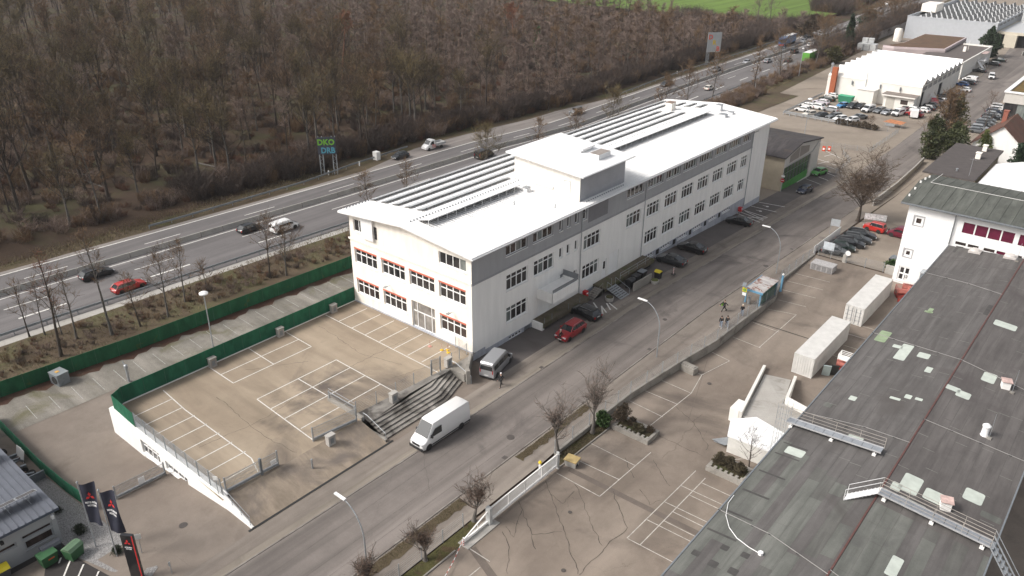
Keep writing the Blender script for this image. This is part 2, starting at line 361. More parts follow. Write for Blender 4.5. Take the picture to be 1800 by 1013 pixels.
# grass strips and soil beds beside the right pavement
m_bed=m_grass
for k,(a,b,x0,x1) in enumerate([(28,41,-40.1,-39.0),(49,61,-40.0,-39.05),(-10,18,-40.1,-39.1)]):
    mb=MB(); rr=random.Random(k); Y=[a+(b-a)*i/24 for i in range(25)]
    mb.add([p for y in Y for p in ((x0+rr.random()*.12,y,h(x0,y)+.075),(x1+rr.uniform(-.25,.2),y,h(x1,y)+.075))],[(2*i,2*i+1,2*i+3,2*i+2) for i in range(24)])
    mb.build('grass_strip',m_verge,kind='structure')
sheet('planting_bed',m_bed,-20,39.6,-37.2,-35.9,.06); sheet('planting_bed',m_verge,50.5,60,-37.2,-35.9,.02,yard_f)
# ---- yard on the right (below the street behind the retaining wall)
mb=MB(); ribbon(mb,-40,121.4,lambda y:wx(y)+.16,lambda y:30.,.0,yard_f,3); mb.build('yard',m_yard,kind='structure')
mb=MB(); ribbon(mb,41,93,lambda y:wx(y)+.3,lambda y:-31.,.0,yard_f,3)
mk=MB(); Yl=lambda a,b,w=.085,off=.02:seg(mk,a,b,w,yard_f,off)
for a,b in [((-35.5,49.9),(-30.4,49.8)),((-30.4,49.8),(-30.3,58.9)),((-35.5,52.9),(-30.4,53.1)),((-35.8,56.1),(-30.4,56.0)),
            ((-25.5,46.8),(-25.45,59.3)),((-25.4,53.2),(-19,53.4)),((-25.4,50.),(-19,50.2)),((-25.4,46.8),(-19,47)),((-25.4,56.3),(-19,56.5)),((-24.2,46.8),(-24.2,58.9)),
            ((-24.2,50.9),(-19,51.)),((-24.2,52.5),(-19,52.6)),((-24.2,55.6),(-19,55.7)),((-24.2,58.),(-19,58.1)),
            ((-37.,71.9),(-32.6,71.7)),((-37.2,68.6),(-32.6,68.6)),((-37.2,65.6),(-32.6,65.3)),((-32.8,62.9),(-32.6,71.8)),((-32.6,71.7),(-33.6,76.2)),
            ((-33.6,76.2),(-32.6,81.5)),((-35.2,82),(-32.6,81.5)),((-35.9,76.4),(-33.6,76.2)),((-34.9,87.3),(-31.,87.)),((-34.7,92.8),(-30.9,92.5)),((-31.2,87),(-31.1,98.8)),
            ((-34.8,97.8),(-31.1,98.8)),((-34.8,101.5),(-31,102)),((-36,105),(-31,105.6)),((-36.4,108.5),(-31.2,109)),((-36.6,112),(-31.4,112.4)),
            ((-23.5,88),(-19,88.1)),((-23.5,91.2),(-19,91.3)),((-24,94.6),(-19,94.8)),((-24,98),(-19,98.2)),((-24,101.4),(-19,101.5)),((-20.5,80),(-19,80))]: Yl(a,b)
for a,b in [((-35.4,37),(-32.8,37)),((-33,36),(-33.2,30)),((-34.5,30),(-30,34)),((-24.5,62.3),(-21.5,65.6)),((-24.5,62.3),(-22.4,62.9))]: Yl(a,b,.09)
mk.build('bay_markings',line_worn,kind='structure')
mk=MB(); seg(mk,(-35,93.2),(-24,93.4),.16,yard_f,.025); mk.build('drain_channel',black,kind='structure')
m_patch=ASPH('asphalt_patch',(.15,.125,.108),(.18,.15,.13),.2,1,None,.2,.6,.7,None,.1,0,.9)
mk=MB(); seg(mk,(-34.9,51.2),(-18.8,51.5),.65,yard_f,.012); seg(mk,(-35.,37.2),(-26.3,34),.7,yard_f,.012); seg(mk,(-34.8,80),(-30,66),.0+.05,yard_f,.012)
mk.build('trench_patch',m_patch,kind='structure')
# manholes and gully grates
mk=MB()
for x,y,r,f in [(-42.4,51.2,.42,h),(-56.5,22.8,.38,h),(-31.2,46.2,.18,yard_f),(-27.5,40.2,.2,yard_f),(-32.,75.,.25,yard_f),(-40.9,111,.4,h),(-43.2,84,.3,h)]:
    mk.lathe([(r,0),(r,.03)],(x,y,f(x,y)+.02),14)
for x,y in [(-40.75,48.3),(-40.75,76.),(-48.3,64),(-51.3,79.8),(-40.8,121)]: mk.box(x-.22,x+.22,y-.25,y+.25,h(x,y)-.02,h(x,y)+.035)
mk.build('manhole_covers',M('cast_iron',(.07,.06,.055),.7,.2,8),kind='structure')
# cracks and tar seams
def crackline(mb,pts,w,zf,off,seed,jit=.10):
    r9=random.Random(seed); P_=[]
    for a,b in zip(pts,pts[1:]):
        L_=hypot(b[0]-a[0],b[1]-a[1]); n=max(1,int(L_/.35)); nx,ny=-(b[1]-a[1])/L_,(b[0]-a[0])/L_; o=0
        for k in range(n): o=.6*o+r9.uniform(-jit,jit); t=k/n; P_.append((a[0]+(b[0]-a[0])*t+nx*o,a[1]+(b[1]-a[1])*t+ny*o))
    P_.append(pts[-1]); vs=[]
    for i,p in enumerate(P_):
        a=P_[max(0,i-1)]; b=P_[min(len(P_)-1,i+1)]; L_=hypot(b[0]-a[0],b[1]-a[1]) or 1; ww=w*r9.uniform(.35,1.2)/2; nx,ny=-(b[1]-a[1])/L_*ww,(b[0]-a[0])/L_*ww
        for s in (-1,1): x,y=p[0]+s*nx,p[1]+s*ny; vs.append((x,y,zf(x,y)+off))
    mb.add(vs,[(2*i,2*i+1,2*i+3,2*i+2) for i in range(len(P_)-1)])
mk=MB(); zq=lambda x,y:(750+x*.309,700+y*.309)
for i,L_ in enumerate([[(670,470),(705,545),(740,650),(775,750),(810,850),(860,1000)],[(845,490),(870,540),(925,680),(950,750),(1000,840)],[(1055,530),(1140,735),(1025,845),(870,1005)],[(525,585),(565,690),(600,780),(770,760)],[(600,780),(620,860)],[(1210,520),(1265,605),(1330,580)],[(1125,340),(1180,455)],[(1290,350),(1385,500)],[(705,545),(770,600),(840,530)],[(1420,50),(1520,140),(1600,270),(1590,295)],[(1320,215),(1430,265),(1570,330)],[(430,760),(470,850),(460,1000)],[(450,730),(490,790),(540,640)]]):
    crackline(mk,[tuple(G(*zq(*q),0,lambda x,y:zy(y))[:2]) for q in L_],.055,yard_f,.013,i)
mk.build('yard_cracks',M('crack_dark',(.055,.045,.038),.95,.2,3),kind='structure')
mk=MB()
for i,(x,y0,y1) in enumerate([(-45.7,-30,160),(-43.3,-30,70),(-44.4,66,210),(-41.8,20,120),(-49.9,60,150)]): crackline(mk,[(x,y0),(x+.1,(y0+y1)/2),(x,y1)],.035,h,.028,50+i,.02)
for i,(a,b) in enumerate([((-48,62),(-40.4,64)),((-47.9,97),(-44,99)),((-46,118),(-40.4,117)),((-47.9,44),(-43,40)),((-44.5,84),(-43,93))]): crackline(mk,[a,b],.04,h,.028,60+i)
mk.build('street_seams',M('tar_seam',(.085,.072,.066),.8,.2,3),kind='structure')
# ---- back lot with grass-joint pavers
sheet('paved_parking',m_pavers,-40,141,lambda y:interp([(-40,-95.5),(21,-93.6),(37,-92.0),(70,-90.8),(141,-89)],y)+.2,lambda y:-85.3,.02)
mb=MB(); rr=random.Random(5)
ribbon(mb,-40,141,lambda y:interp([(-40,-95.5),(21,-93.6),(37,-92.0),(70,-90.8),(141,-89)],y)+.1,lambda y:interp([(-40,-94),(21,-92.1),(37,-90.6),(70,-89.6),(141,-88)],y)+.4*sin(y*1.3)+.3*sin(y*3.1),.035,step=1.)
mb.build('leaf_strip',ASPH('red_brown_leaves',(.070,.036,.026),(.115,.062,.042),.4,2,(.10,.085,.06),.4,.55,.68,None,.35,0,.95),kind='structure')
mk=MB()
for i in range(34):
    y=22+i*2.5; seg(mk,(-86.1,y),(-89.6,y+.2),.07,h,.045)
mk.build('bay_stones',M('pale_stone_marks',(.33,.33,.31),.8,.3,3),kind='structure')
# ---- raised plaza, ramp, steps
ZP=1.0; XPW,XPE=-76.9,-55.4
mb=MB(); mb.quad((XPW,26.9,ZP),(XPE,26.2,ZP),(XPE,60.2,ZP),(XPW,60.2,ZP)); mb.build('plaza',m_plaza,kind='structure')
def rampz(x,y): 
    t=cl((x+55.4)/4.1); return ZP*(1-t)
mb=MB(); Y=[26.5,30,34,38,42.3]
mb.add([(XPE+4.1*i/4,y,rampz(XPE+4.1*i/4,y)+.012) for y in Y for i in range(5)],[(j*5+i,j*5+i+1,j*5+i+6,j*5+i+5) for j in range(4) for i in range(4)])
mb.build('ramp',m_rampa,kind='structure')
mb=MB(); mb.box(-51.36,-51.12,26,43.,-.02,.03); mb.build('slot_drain',black,kind='structure')
plaza_f=lambda x,y:ZP if x<=XPE else rampz(x,y)
mk=MB(); Pl=lambda a,b,w=.13:seg(mk,a,b,w*.86,plaza_f,.008+.004)
for a,b in [((-76.2,31.9),(-71.,31.5)),((-71.,31.5),(-58.6,31.35)),((-58.6,31.35),(-56.4,30.6)),
            ((-66.85,37.57),(-66.8,48.35)),((-66.8,48.35),(-56.1,48.2)),((-66.85,37.57),(-56.2,37.0)),((-71.6,37.7),(-71.5,48.35)),
            ((-76.7,48.5),(-71.5,48.35)),((-76.9,43.2),(-71.6,43.)),((-76.8,37.8),(-71.6,37.7)),((-74.2,37.8),(-74.1,48.4)),
            ((-76.7,54.6),(-55.7,54.15))]: Pl(a,b)
for k in range(1,9): Pl((-76.2+k*2.32,27.4),(-76.2+k*2.32,31.6 if k<8 else 31.2))
for k in range(7): Pl((-74.0+k*2.62+(.0 if k<5 else -.25*(k-4)),54.5),(-74.0+k*2.62+(.0 if k<5 else -.25*(k-4)),59.3))
for x in (-64.2,-61.6,-58.9): Pl((x,37.4),(x,42.9)); Pl((x,42.95),(x,48.3))
Pl((-66.8,42.95),(-57,42.9))
mk.build('plaza_markings',paint_line,kind='structure')
mk=MB()
for i,L_ in enumerate([[(-75.,52.2),(-66,51.2),(-60,52.6)],[(-64,29),(-63.2,36),(-64.5,45),(-64.,59)],[(-70.5,35),(-60,34.2),(-56,34.8)],[(-58.8,50),(-57,57)],[(-73,40),(-69,46)]]): crackline(mk,L_,.04,plaza_f,.009,80+i)
mk.build('plaza_cracks',bpy.data.materials['crack_dark'],kind='structure')
# side lines on the ramp apron of the driveway, hatched bays by the building
mk=MB()
for a,b in [((-55.3,141.),(-50.5,141.9)),((-55.4,137.6),(-50.4,137.7)),((-55.3,134.3),(-50.3,133.4)),((-55.6,131.7),(-50.2,129.9)),((-55.3,132.8),(-50.2,131.3)),((-54.8,133.9),(-50.4,131.9)),((-53,131),(-50.3,133)),
            ((-54,80.6),(-50.3,79.9)),((-53.2,81.9),(-51.9,80.9)),((-51.6,81.6),(-50.2,80.6)),((-51.7,82.9),(-50.2,81.6)),((-51.5,83.2),(-49.6,82.3)),((-50.3,79.9),(-51.8,81.8))]: seg(mk,a,b,.2,h,.022)
for x,y in ((-53.,139.6),(-52.8,136.0)): 
    mk.lathe([(.3,0),(.3,.004)],(x,y,h(x,y)+.02),10); seg(mk,(x-.9,y),(x-.3,y+.1),.15,h,.024)
for y in (172,176,180,184): seg(mk,(-52-3,y-14+6),(-51.3+.4,y-14+4),.14,h,.03)
for a,b in [((-59,176),(-52.5,172)),((-61,181),(-53.6,178)),((-57,176),(-55.8,180)),((-58,183),(-57,186.5)),((-60,188),(-54,183.5))]: seg(mk,a,b,.16,h,.03)
mk.build('parking_markings',paint_line,kind='structure')
def steps():
    mb=MB(); n=6; run=3.3/n
    # three runs: south run along the ramp wall, diagonal end
    for i in range(n):
        z=ZP-(i+0)*ZP/n; x0=XPE+.55+i*run*.9
        poly=[(XPE+.35,42.75),(x0+.5,42.75-.0),(x0+.5,51.6-i*.02),(x0-.9,55.6-.1),(XPE+.35,55.6-.1)]
        mb.prism(poly,-.05,z-.001*i-(.0))
    mb.prism([(XPE-1.2,42.75),(XPE+.36,42.75),(XPE+.36,55.3),(XPE-.3,55.3)],-.05,ZP+.015)
    t=thing('stone_steps','broad weathered concrete steps climbing from the street to the plaza','steps',(XPE,49,0))
    mb.build('treads',ASPH('stained_step_concrete',(.24,.225,.205),(.34,.32,.295),.4,1.6,(.07,.062,.055),.45,.46,.62,(.5,.12,1)),t)
    w=MB(); w.box(-60.9,XPE+.2,42.35,42.7,.9,1.35); w.prism([(XPE+.2,42.3),(-51.7,42.3),(-51.7,42.7),(XPE+.2,42.7)],-.1,.12)
    w.prism([(-55.2,42.3),(-51.6,42.3),(-51.6,42.62),(-55.2,42.62)],0,.28); w.build('cheek_wall',conc,t)
    w=MB(); w.path([(-55.1,42.5,1.95),(-54.5,42.5,1.95),(-51.75,42.5,.95),(-51.75,42.5,0)],.035); w.tube((-55.1,42.5,1.95),(-55.1,42.5,.9),.035); w.build('handrail',galv,t); w=MB(); w.path([(-55.2,55.9,1.95),(-54.6,55.9,1.95),(-52.2,55.9,1.1),(-52.2,55.9,.05)],.035); w.tube((-55.2,55.9,1.95),(-55.2,55.9,.9),.035); w.build('handrail',galv,t)
steps()
t=thing('landing_wall','low weathered concrete wall curving round the landing at the building corner','wall',(-54.5,57,0))
mb=MB(); mb.prism([(-55.2,58.9),(-54.9,59.0),(-52.9,56.3),(-52.3,55.9),(-52.6,55.55),(-53.2,56.0)],-.05,1.75); mb.build('wall_body',conc,t)
mb=MB(); mb.prism([(XPE-.1,55.6),(XPE+2.3,55.75),(XPE+.35,59.2),(XPE-.1,59.9)],-.05,ZP+.012); mb.build('landing',conc,t)
# retaining body of the plaza (south white wall with windows, west wall)
t=thing('plaza_wall','white retaining wall of the raised plaza with garage windows above the driveway','wall',(-66,26,-2))
def facade(mb,T,a0,a1,z0,z1,holes,rev=.22,mi=0):
    As=sorted(set([a0,a1]+[v for q in holes for v in q[:2]])); Zs=sorted(set([z0,z1]+[v for q in holes for v in q[2:4]]))
    for i in range(len(As)-1):
        for j in range(len(Zs)-1):
            ca=(As[i]+As[i+1])/2; cz=(Zs[j]+Zs[j+1])/2
            if any(q[0]<ca<q[1] and q[2]<cz<q[3] for q in holes): continue
            mb.quad(T(As[i],Zs[j],0),T(As[i+1],Zs[j],0),T(As[i+1],Zs[j+1],0),T(As[i],Zs[j+1],0),mi)
    for a,b,c,d in [q[:4] for q in holes]:
        mb.quad(T(a,c,0),T(b,c,0),T(b,c,-rev),T(a,c,-rev),mi); mb.quad(T(a,d,0),T(b,d,0),T(b,d,-rev),T(a,d,-rev),mi)
        mb.quad(T(a,c,0),T(a,d,0),T(a,d,-rev),T(a,c,-rev),mi); mb.quad(T(b,c,0),T(b,d,0),T(b,d,-rev),T(b,c,-rev),mi)
def tb(mb,T,a,b,z0,z1,d0,d1,mi=0):
    v=[T(a,z0,d0),T(b,z0,d0),T(b,z0,d1),T(a,z0,d1),T(a,z1,d0),T(b,z1,d0),T(b,z1,d1),T(a,z1,d1)]
    mb.add(v,[(0,3,2,1),(4,5,6,7),(0,1,5,4),(1,2,6,5),(2,3,7,6),(3,0,4,7)],mi)
WR=random.Random(11)
def window(T,a,b,z0,z1,parent,cols=4,transom=.7,rev=.22,gl=None,fm=None,sill=True,name='window',fw=.13,inner=None,blind=None):
    """frame, mullions and glass of one window set back in its reveal"""
    mb=MB(); d0=-rev; d1=-rev+.07
    tb(mb,T,a,b,z0,z0+fw,d0,d1); tb(mb,T,a,b,z1-fw,z1,d0,d1)
    tb(mb,T,a,a+fw,z0+fw,z1-fw,d0,d1); tb(mb,T,b-fw,b,z0+fw,z1-fw,d0,d1)
    for k in range(1,cols):
        x=a+(b-a)*k/cols; tb(mb,T,x-fw*.5,x+fw*.5,z0+fw,z1-fw,d0,d1-.004)
    if transom:
        zt=z0+(z1-z0)*transom; tb(mb,T,a+fw,b-fw,zt-fw*.5,zt+fw*.5,d0,d1-.008)
    if sill: tb(mb,T,a-.06,b+.06,z0-.09,z0-.005,-.05,.07)
    mb.quad(T(a,z0,d0+.015),T(b,z0,d0+.015),T(b,z1,d0+.015),T(a,z1,d0+.015),1)
    if blind is not None:
      for k in range(cols):
        if k not in blind and WR.random()<.18: zc_=z1-(z1-z0)*WR.choice([.25,.45,.6]); x0=a+(b-a)*k/cols; x1=a+(b-a)*(k+1)/cols; mb.quad(T(x0,zc_,d0+.019),T(x1,zc_,d0+.019),T(x1,z1,d0+.019),T(x0,z1,d0+.019),2)
    if blind:   # some panes have pale curtains behind them
        for k in blind:
            x0=a+(b-a)*k/cols; x1=a+(b-a)*(k+1)/cols; mb.quad(T(x0,z0,d0+.019),T(x1,z0,d0+.019),T(x1,z1,d0+.019),T(x0,z1,d0+.019),2)
    g_=gl or glass
    return mb.build(name,[fm or frame_white,g_,glass_pale],parent)
TS=lambda a,z,d:(a,26.35-.0*(a)-d,z)
hl=[(-70.9,-67.2,-1.5,.15),(-66.1,-62.0,-1.1,-.05)]
mb=MB(); facade(mb,TS,-76.9,-55.4,-2.2,1.35,hl,.25)
mb.quad(TS(-55.4,-.4,0),TS(-51.3,-.2,0),TS(-51.3,.12,0),TS(-55.4,1.35,0)); mb.box(-76.9,-55.4,26.36,26.9,1.3,1.352)
mb.add([(-55.4,26.35,1.35),(-51.3,26.35,.12),(-51.3,26.6,.12),(-55.4,26.6,1.35),(-55.4,26.6,.5),(-51.3,26.6,-.2)],[(0,1,2,3),(3,2,5,4)])
mb.box(-77.2,-76.9,26.35,60,-2.2,1.12); mb.build('wall_body',white_wall,t)
for q in hl: window(TS,*q,t,cols=4,transom=.6,rev=.25)
# ================================================================ MAIN BUILDING
MBd=thing('office_building','long white three storey commercial building with a blinding white gabled roof and a roof penthouse','building',(-66,100,0))
BX0,BX1,BY0,BY1=-76.9,-55.5,59.8,141.2
TE=lambda a,z,d:(BX1+d,a,z); TF=lambda a,z,d:(a,BY0-d,z)
ew=[]; 
W1=[(66.,70.15),(71.35,75.5),(82.2,86.2),(92.9,96.85)]+[(98.55+5.3*k,102.35+5.3*k) for k in range(6)]+[(130.45,133.1)]
for a,b in W1: ew.append((a,b,6.93,9.08,4,.7))
WG=[(66.,70.15),(82.2,86.2)]+[(98.55+5.3*k,102.35+5.3*k) for k in range(6)]+[(130.45,133.1)]
for a,b in WG: ew.append((a,b,2.5,4.65,4,.7))
sm=[(76.65,77.4,7.7,9.15),(78.3,79.05,7.7,9.15),(80.1,80.8,7.7,9.15),(78.4,79.1,3.3,4.75),(80.1,80.8,3.3,4.75)]
doors=[(88.9,91.35,1.05,4.3),(87.05,88.3,1.05,3.9),(72.3,74.9,.95,4.1)]
base=[(66.5,69.1,-.1,.42)]+[(a,b,-.02,.52) for a,b in ((98.6,101.6),(103.9,106.9),(109.2,112.3),(114.6,117.4),(120.1,122.9),(125.2,128.1))]
bdoor=[(69.5,70.9,-.95,.62)]
holes=[w[:4] for w in ew]+sm+doors
mb=MB(); facade(mb,TE,BY0,134.3,.6,10.15,holes); facade(mb,TE,134.3,BY1,-1.2,13.95,[])
mb.build('street_wall',white_wall,MBd)
mb=MB()
tb(mb,TE,BY0+.02,62.,.0,1.0,-.2,.05); facade(mb,lambda a,z,d:(BX1+.05+d,a,z),62.,134.3,-1.9,.6,base+[(69.5,70.9,-.95,.55)],.2)
mb.quad(TE(62.,.6,.05),TE(134.3,.6,.05),TE(134.3,.6,0),TE(62.,.6,0)); tb(mb,TE,134.3,BY1+.02,-2.6,-1.0,-.2,.05); tb(mb,TE,62,134.3,-2.6,-1.9,-.2,.049)
tb(mb,TF,BX0-.02,BX1,.8,1.18,-.2,.05)
mb.build('plinth',plinth_m,MBd)
for a,b,z0,z1,c,tr in ew: window(TE,a,b,z0,z1,MBd,4 if b-a>3 else 3,tr,blind=[k for k in range(4 if b-a>3 else 3) if WR.random()<.22],gl=WR.choice([glass,glass_warm,glass]))
for a,b,z0,z1 in sm: window(TE,a,b,z0,z1,MBd,1,0)
for a,b,z0,z1 in base: window(lambda a,z,d:(BX1+.05+d,a,z),a,b,z0,z1,MBd,4,0,.2,name='basement_window')
for i,(a,b) in enumerate(((102.4,103.3),(107.7,108.6),(113.1,113.9),(118.4,119.2),(123.7,124.5))):
    mb=MB(); tb(mb,TE,a,b,-.35,.5,.05,.07); mb.build('vent_door',dark_gap,MBd)
mb=MB(); a,b,z0,z1=doors[0]; tb(mb,TE,a,(a+b)/2-.02,z0,z1,-.2,-.12); tb(mb,TE,(a+b)/2+.02,b,z0,z1,-.2,-.12); mb.build('loading_door',frame_white,MBd)
mb=MB(); a,b,z0,z1=doors[1]; tb(mb,TE,a,b,z0,z1,-.2,-.12); tb(mb,TE,a+.5,b-.25,z0+1.3,z1-.4,-.12,-.11,1); mb.build('staff_door',[frame_white,glass],MBd)
mb=MB(); a,b,z0,z1=doors[2]; tb(mb,TE,a,(a+b)/2-.02,z0,z1,-.2,-.12); tb(mb,TE,(a+b)/2+.02,b,z0,z1,-.2,-.12); mb.build('loading_door',frame_white,MBd)
mb=MB(); tb(mb,TE,69.5,70.9,-.95,.55,-.2,-.1); mb.build('cellar_door',galv_d,MBd)
# grey top band with its own windows
TB=lambda a,z,d:(BX1+.06+d,a,z)
tw=[(65.8,69.9,11.65,12.95,4),(71.,75.1,11.65,12.95,4),(92.5,97.,11.6,12.95,4)]+[(98.2+5.3*k,102.5+5.3*k,11.65,12.95,5) for k in range(6)]+[(129.9,133.,11.6,12.95,4)]
ts=[(76.4,77.1,11.6,13.1,1),(78.1,78.8,11.6,13.1,1),(79.8,80.6,11.6,13.1,1),(81.6,82.5,11.6,13.1,1)]
mb=MB(); facade(mb,TB,BY0,134.3,10.15,13.45,[w[:4] for w in tw+ts],.24); facade(mb,TB,BY0,134.3,13.45,13.9,[]); tb(mb,TE,BY0-.05,134.35,10.02,10.16,0,.16); tb(mb,TE,134.25,134.32,-2,13.4,.0,.1)
mb.quad(TB(134.3,10.15,0),TB(134.3,13.45,0),TE(134.3,13.45,0),TE(134.3,10.15,0))
mb.build('grey_band',grey_clad,MBd)
for a,b,z0,z1,c in tw: window(TB,a,b,z0,z1,MBd,c,0,.24,blind=[k for k in range(c) if WR.random()<.25],gl=WR.choice([glass_warm,glass]),fw=.09)
for a,b,z0,z1,c in ts: window(TB,a,b,z0,z1,MBd,c,0,.24)
mb=MB(); tb(mb,TB,82.9,87.6,10.9,13.3,.0,.012); mb.build('grey_panel',M('dark_grey_panel',(.17,.17,.185),.6,.05),MBd)
# front
fw1=[(-76.2,-71.9),(-71.,-66.75),(-65.9,-61.6),(-60.8,-56.5)]
ff=[(a,b,6.95,9.1) for a,b in fw1]+[(a,b,2.5,4.7) for a,b in (fw1[0],fw1[1],fw1[3])]
mb=MB(); facade(mb,TF,BX0,BX1,1.1,10.2,ff+[(-65.8,-61.7,1.16,4.85)],.3); tb(mb,TF,BX0-.2,BX1+.05,10.1,10.32,0,.12)
facade(mb,lambda a,z,d:(a,BY0+.02-d,z),BX0+.1,BX1,10.2,13.5,[(-60.7,-56.35,11.4,12.95),(-76.,-74.1,11.4,13.1)],.2)
mb.add([(BX0+.1,BY0+.02,13.5),(BX1,BY0+.02,13.5),(BX1,BY0+.02,13.9),(-66,BY0+.02,14.9),(BX0+.1,BY0+.02,13.9)],[(0,1,2,3,4)])
mb.build('front_wall',cream_wall,MBd)
mb=MB(); mb.quad((BX0,BY0,-2),(BX0,BY1,-2),(BX0,BY1,13.9),(BX0,BY0,13.9)); mb.add([(BX0,BY1,-3),(BX1,BY1,-3),(BX1,BY1,13.7),(-66,BY1,14.85),(BX0,BY1,13.9)],[(0,1,2,3,4)]); mb.build('rear_walls',white_wall,MBd)
for a,b,z0,z1 in ff:
    w_=window(TF,a,b,z0,z1-.16,MBd,4,.66,.25,gl=WR.choice([glass_warm,glass,glass]))
    mb=MB(); tb(mb,TF,a-.03,b+.03,z1-.17,z1+.03,-.25,.05); bl=mb.build('blind_box',coral,w_)
window(lambda a,z,d:(a,BY0+.02-d,z),-60.7,-56.35,11.4,12.95,MBd,4,0,.2,blind=[3],fw=.1); window(lambda a,z,d:(a,BY0+.02-d,z),-76,-74.1,11.4,13.1,MBd,2,0,.2,fw=.1)
mb=MB(); tb(mb,TF,-74.1,-71.95,11.05,13.95,.0,.35); mb.build('lift_housing',white_metal,MBd)
mb=MB(); tb(mb,TF,-71.94,-71.5,11.35,13.,.0,.03); mb.build('slit_window',glass,MBd)
# glazed entrance
e=MB(); 
for a,b,z0,z1 in [(-65.8,-65.7,1.16,4.85),(-61.8,-61.7,1.16,4.85),(-65.8,-61.7,4.77,4.85),(-65.8,-61.7,3.35,3.47),(-65.,-64.9,1.16,4.85),(-62.5,-62.4,1.16,4.85),(-63.8,-63.68,1.16,3.35),(-65.8,-61.7,1.16,1.26)]: tb(e,TF,a,b,z0,z1,-.28,-.2)
e.quad(TF(-65.8,1.16,-.27),TF(-61.7,1.16,-.27),TF(-61.7,4.85,-.27),TF(-65.8,4.85,-.27),1)
e.build('entrance_door',[frame_white,M('entrance_glass',(.14,.13,.12),.08,.1,.8,col2=(.32,.30,.28),spec=.6)],MBd)
for x,z in ((-69.6,5.6),(-58.6,5.6)):
    mb=MB(); mb.tube((x,BY0,z),(x,BY0-.7,z+.12),.03); mb.rbox((x,BY0-.8,z+.05),.35,.5,.1); mb.build('wall_lamp',galv,MBd)
# roof: two slopes with overhang, slab thickness, gutters, ribs
def rz(x): return 14.02+(15.05-14.02)*(1-abs(x+66)/11.5)
mb=MB(); RX0,RX1,RY0,RY1=-77.75,-54.55,58.85,141.9
for off,mi in ((.0,0),(-.28,1)):
    a=rz(RX0)+off; b=15.05+off; c=rz(RX1)+off
    mb.quad((RX0,RY0,a),(-66,RY0,b),(-66,RY1,b),(RX0,RY1,a),mi); mb.quad((-66,RY0,b),(RX1,RY0,c),(RX1,RY1,c),(-66,RY1,b),mi)
for yy in (RY0,RY1): mb.add([(RX0,yy,rz(RX0)),(-66,yy,15.05),(RX1,yy,rz(RX1)),(RX1,yy,rz(RX1)-.28),(-66,yy,14.77),(RX0,yy,rz(RX0)-.28)],[(0,1,2,3,4,5)],1)
for xx in (RX0,RX1): mb.quad((xx,RY0,rz(xx)),(xx,RY1,rz(xx)),(xx,RY1,rz(xx)-.28),(xx,RY0,rz(xx)-.28),1)
roof=mb.build('roof',[roof_white,white_metal],MBd)
mb=MB(); y=RY0+.3
while y<RY1:
    for s in (-1,1):
        x1=RX0 if s<0 else RX1
        a=Vector((-66,y,15.05)); b=Vector((x1,y,rz(x1)))
        mb.add([a+Vector((0,-.02,0)),a+Vector((0,.02,0)),b+Vector((0,.02,0)),b+Vector((0,-.02,0)),a+Vector((0,0,.06)),b+Vector((0,0,.06))],[(0,4,5,3),(1,2,5,4)])
    y+=.52
mb.build('standing_seams',white_metal,roof)
mb=MB(); mb.tube((RX1+.08,RY0,rz(RX1)-.2),(RX1+.08,RY1,rz(RX1)-.2),.09,8); mb.build('gutter',white_metal,roof)
dp=MB()
for y in (81.4,97.6,134.): 
    dp=MB(); dp.path([(RX1+.05,y,13.3),(BX1+.14,y,12.8),(BX1+.14,y,-.9 if y>120 else .05)],.06); dp.build('downpipe',galv,MBd)
# snow guards: dotted rails
mb=MB()
def dots(x,y0,y1):
    y=y0
    while y<y1: mb.box(x-.05,x+.05,y,y+.16,rz(x)+.02,rz(x)+.15); y+=.52
dots(-77.4,60,68); dots(-65.9,60.4,81); dots(-65.9,94,132); dots(-55.3,82,91)
mb.build('snow_guards',galv_d,roof)
# raised panel racks
panel_m=M('panel_sky_reflection',(.62,.64,.66),.18,.06,1.2,spec=.7); lattice=M('rack_steel',(.30,.29,.28),.6,.2,4,.3)  # panel base colour carries the white reflection of the overcast sky
def rack(x,y0,y1,h1=.34,w=1.2,lab=None):
    mb=MB(); z=rz(x); zl=rz(x-w)
    # panel: low edge on the west, high edge on the east, open frame behind
    mb.add([(x-w,y0,zl+.10),(x,y0,z+h1),(x,y1,z+h1),(x-w,y1,zl+.10),(x-w,y0,zl+.05),(x,y0,z+h1-.05),(x,y1,z+h1-.05),(x-w,y1,zl+.05)],[(0,1,2,3)],0)
    mb.add([(x-w,y0,zl+.05),(x,y0,z+h1-.06),(x,y1,z+h1-.06),(x-w,y1,zl+.05)],[(0,1,2,3)],1)
    mb.add([(x,y0,z+h1),(x,y1,z+h1),(x,y1,z+h1-.06),(x,y0,z+h1-.06)],[(0,1,2,3)],2)
    mb.box(x-.04,x+.04,y0,y1,z+.10,z+.18,1)
    y=y0; i=0
    while y<=y1+.01:
        mb.tube((x,y,z),(x,y,z+h1-.06),.025,3,2); mb.tube((x,y,z+.05),(x-w*.6,y,zl+.25),.02,3,1)
        if i%2 and y+.8<y1: mb.tube((x,y,z+.1),(x,y+.8,z+h1-.08),.018,3,1)
        y+=.8; i+=1
    return mb.build('panel_rack',[panel_m,lattice,galv],roof)
for x,y0,y1,y2,y3 in ((-76.4,64,139.5,0,0),(-74.2,64,136.4,0,0),(-72.0,64,130.2,136,139.3),(-69.7,64,130.7,136.,139.4),(-67.45,64.,80.8,93.4,130.7)):
    rack(x,y0,y1)
    if y3: rack(x,y2,y3)
rack(-67.4,136,139.1)
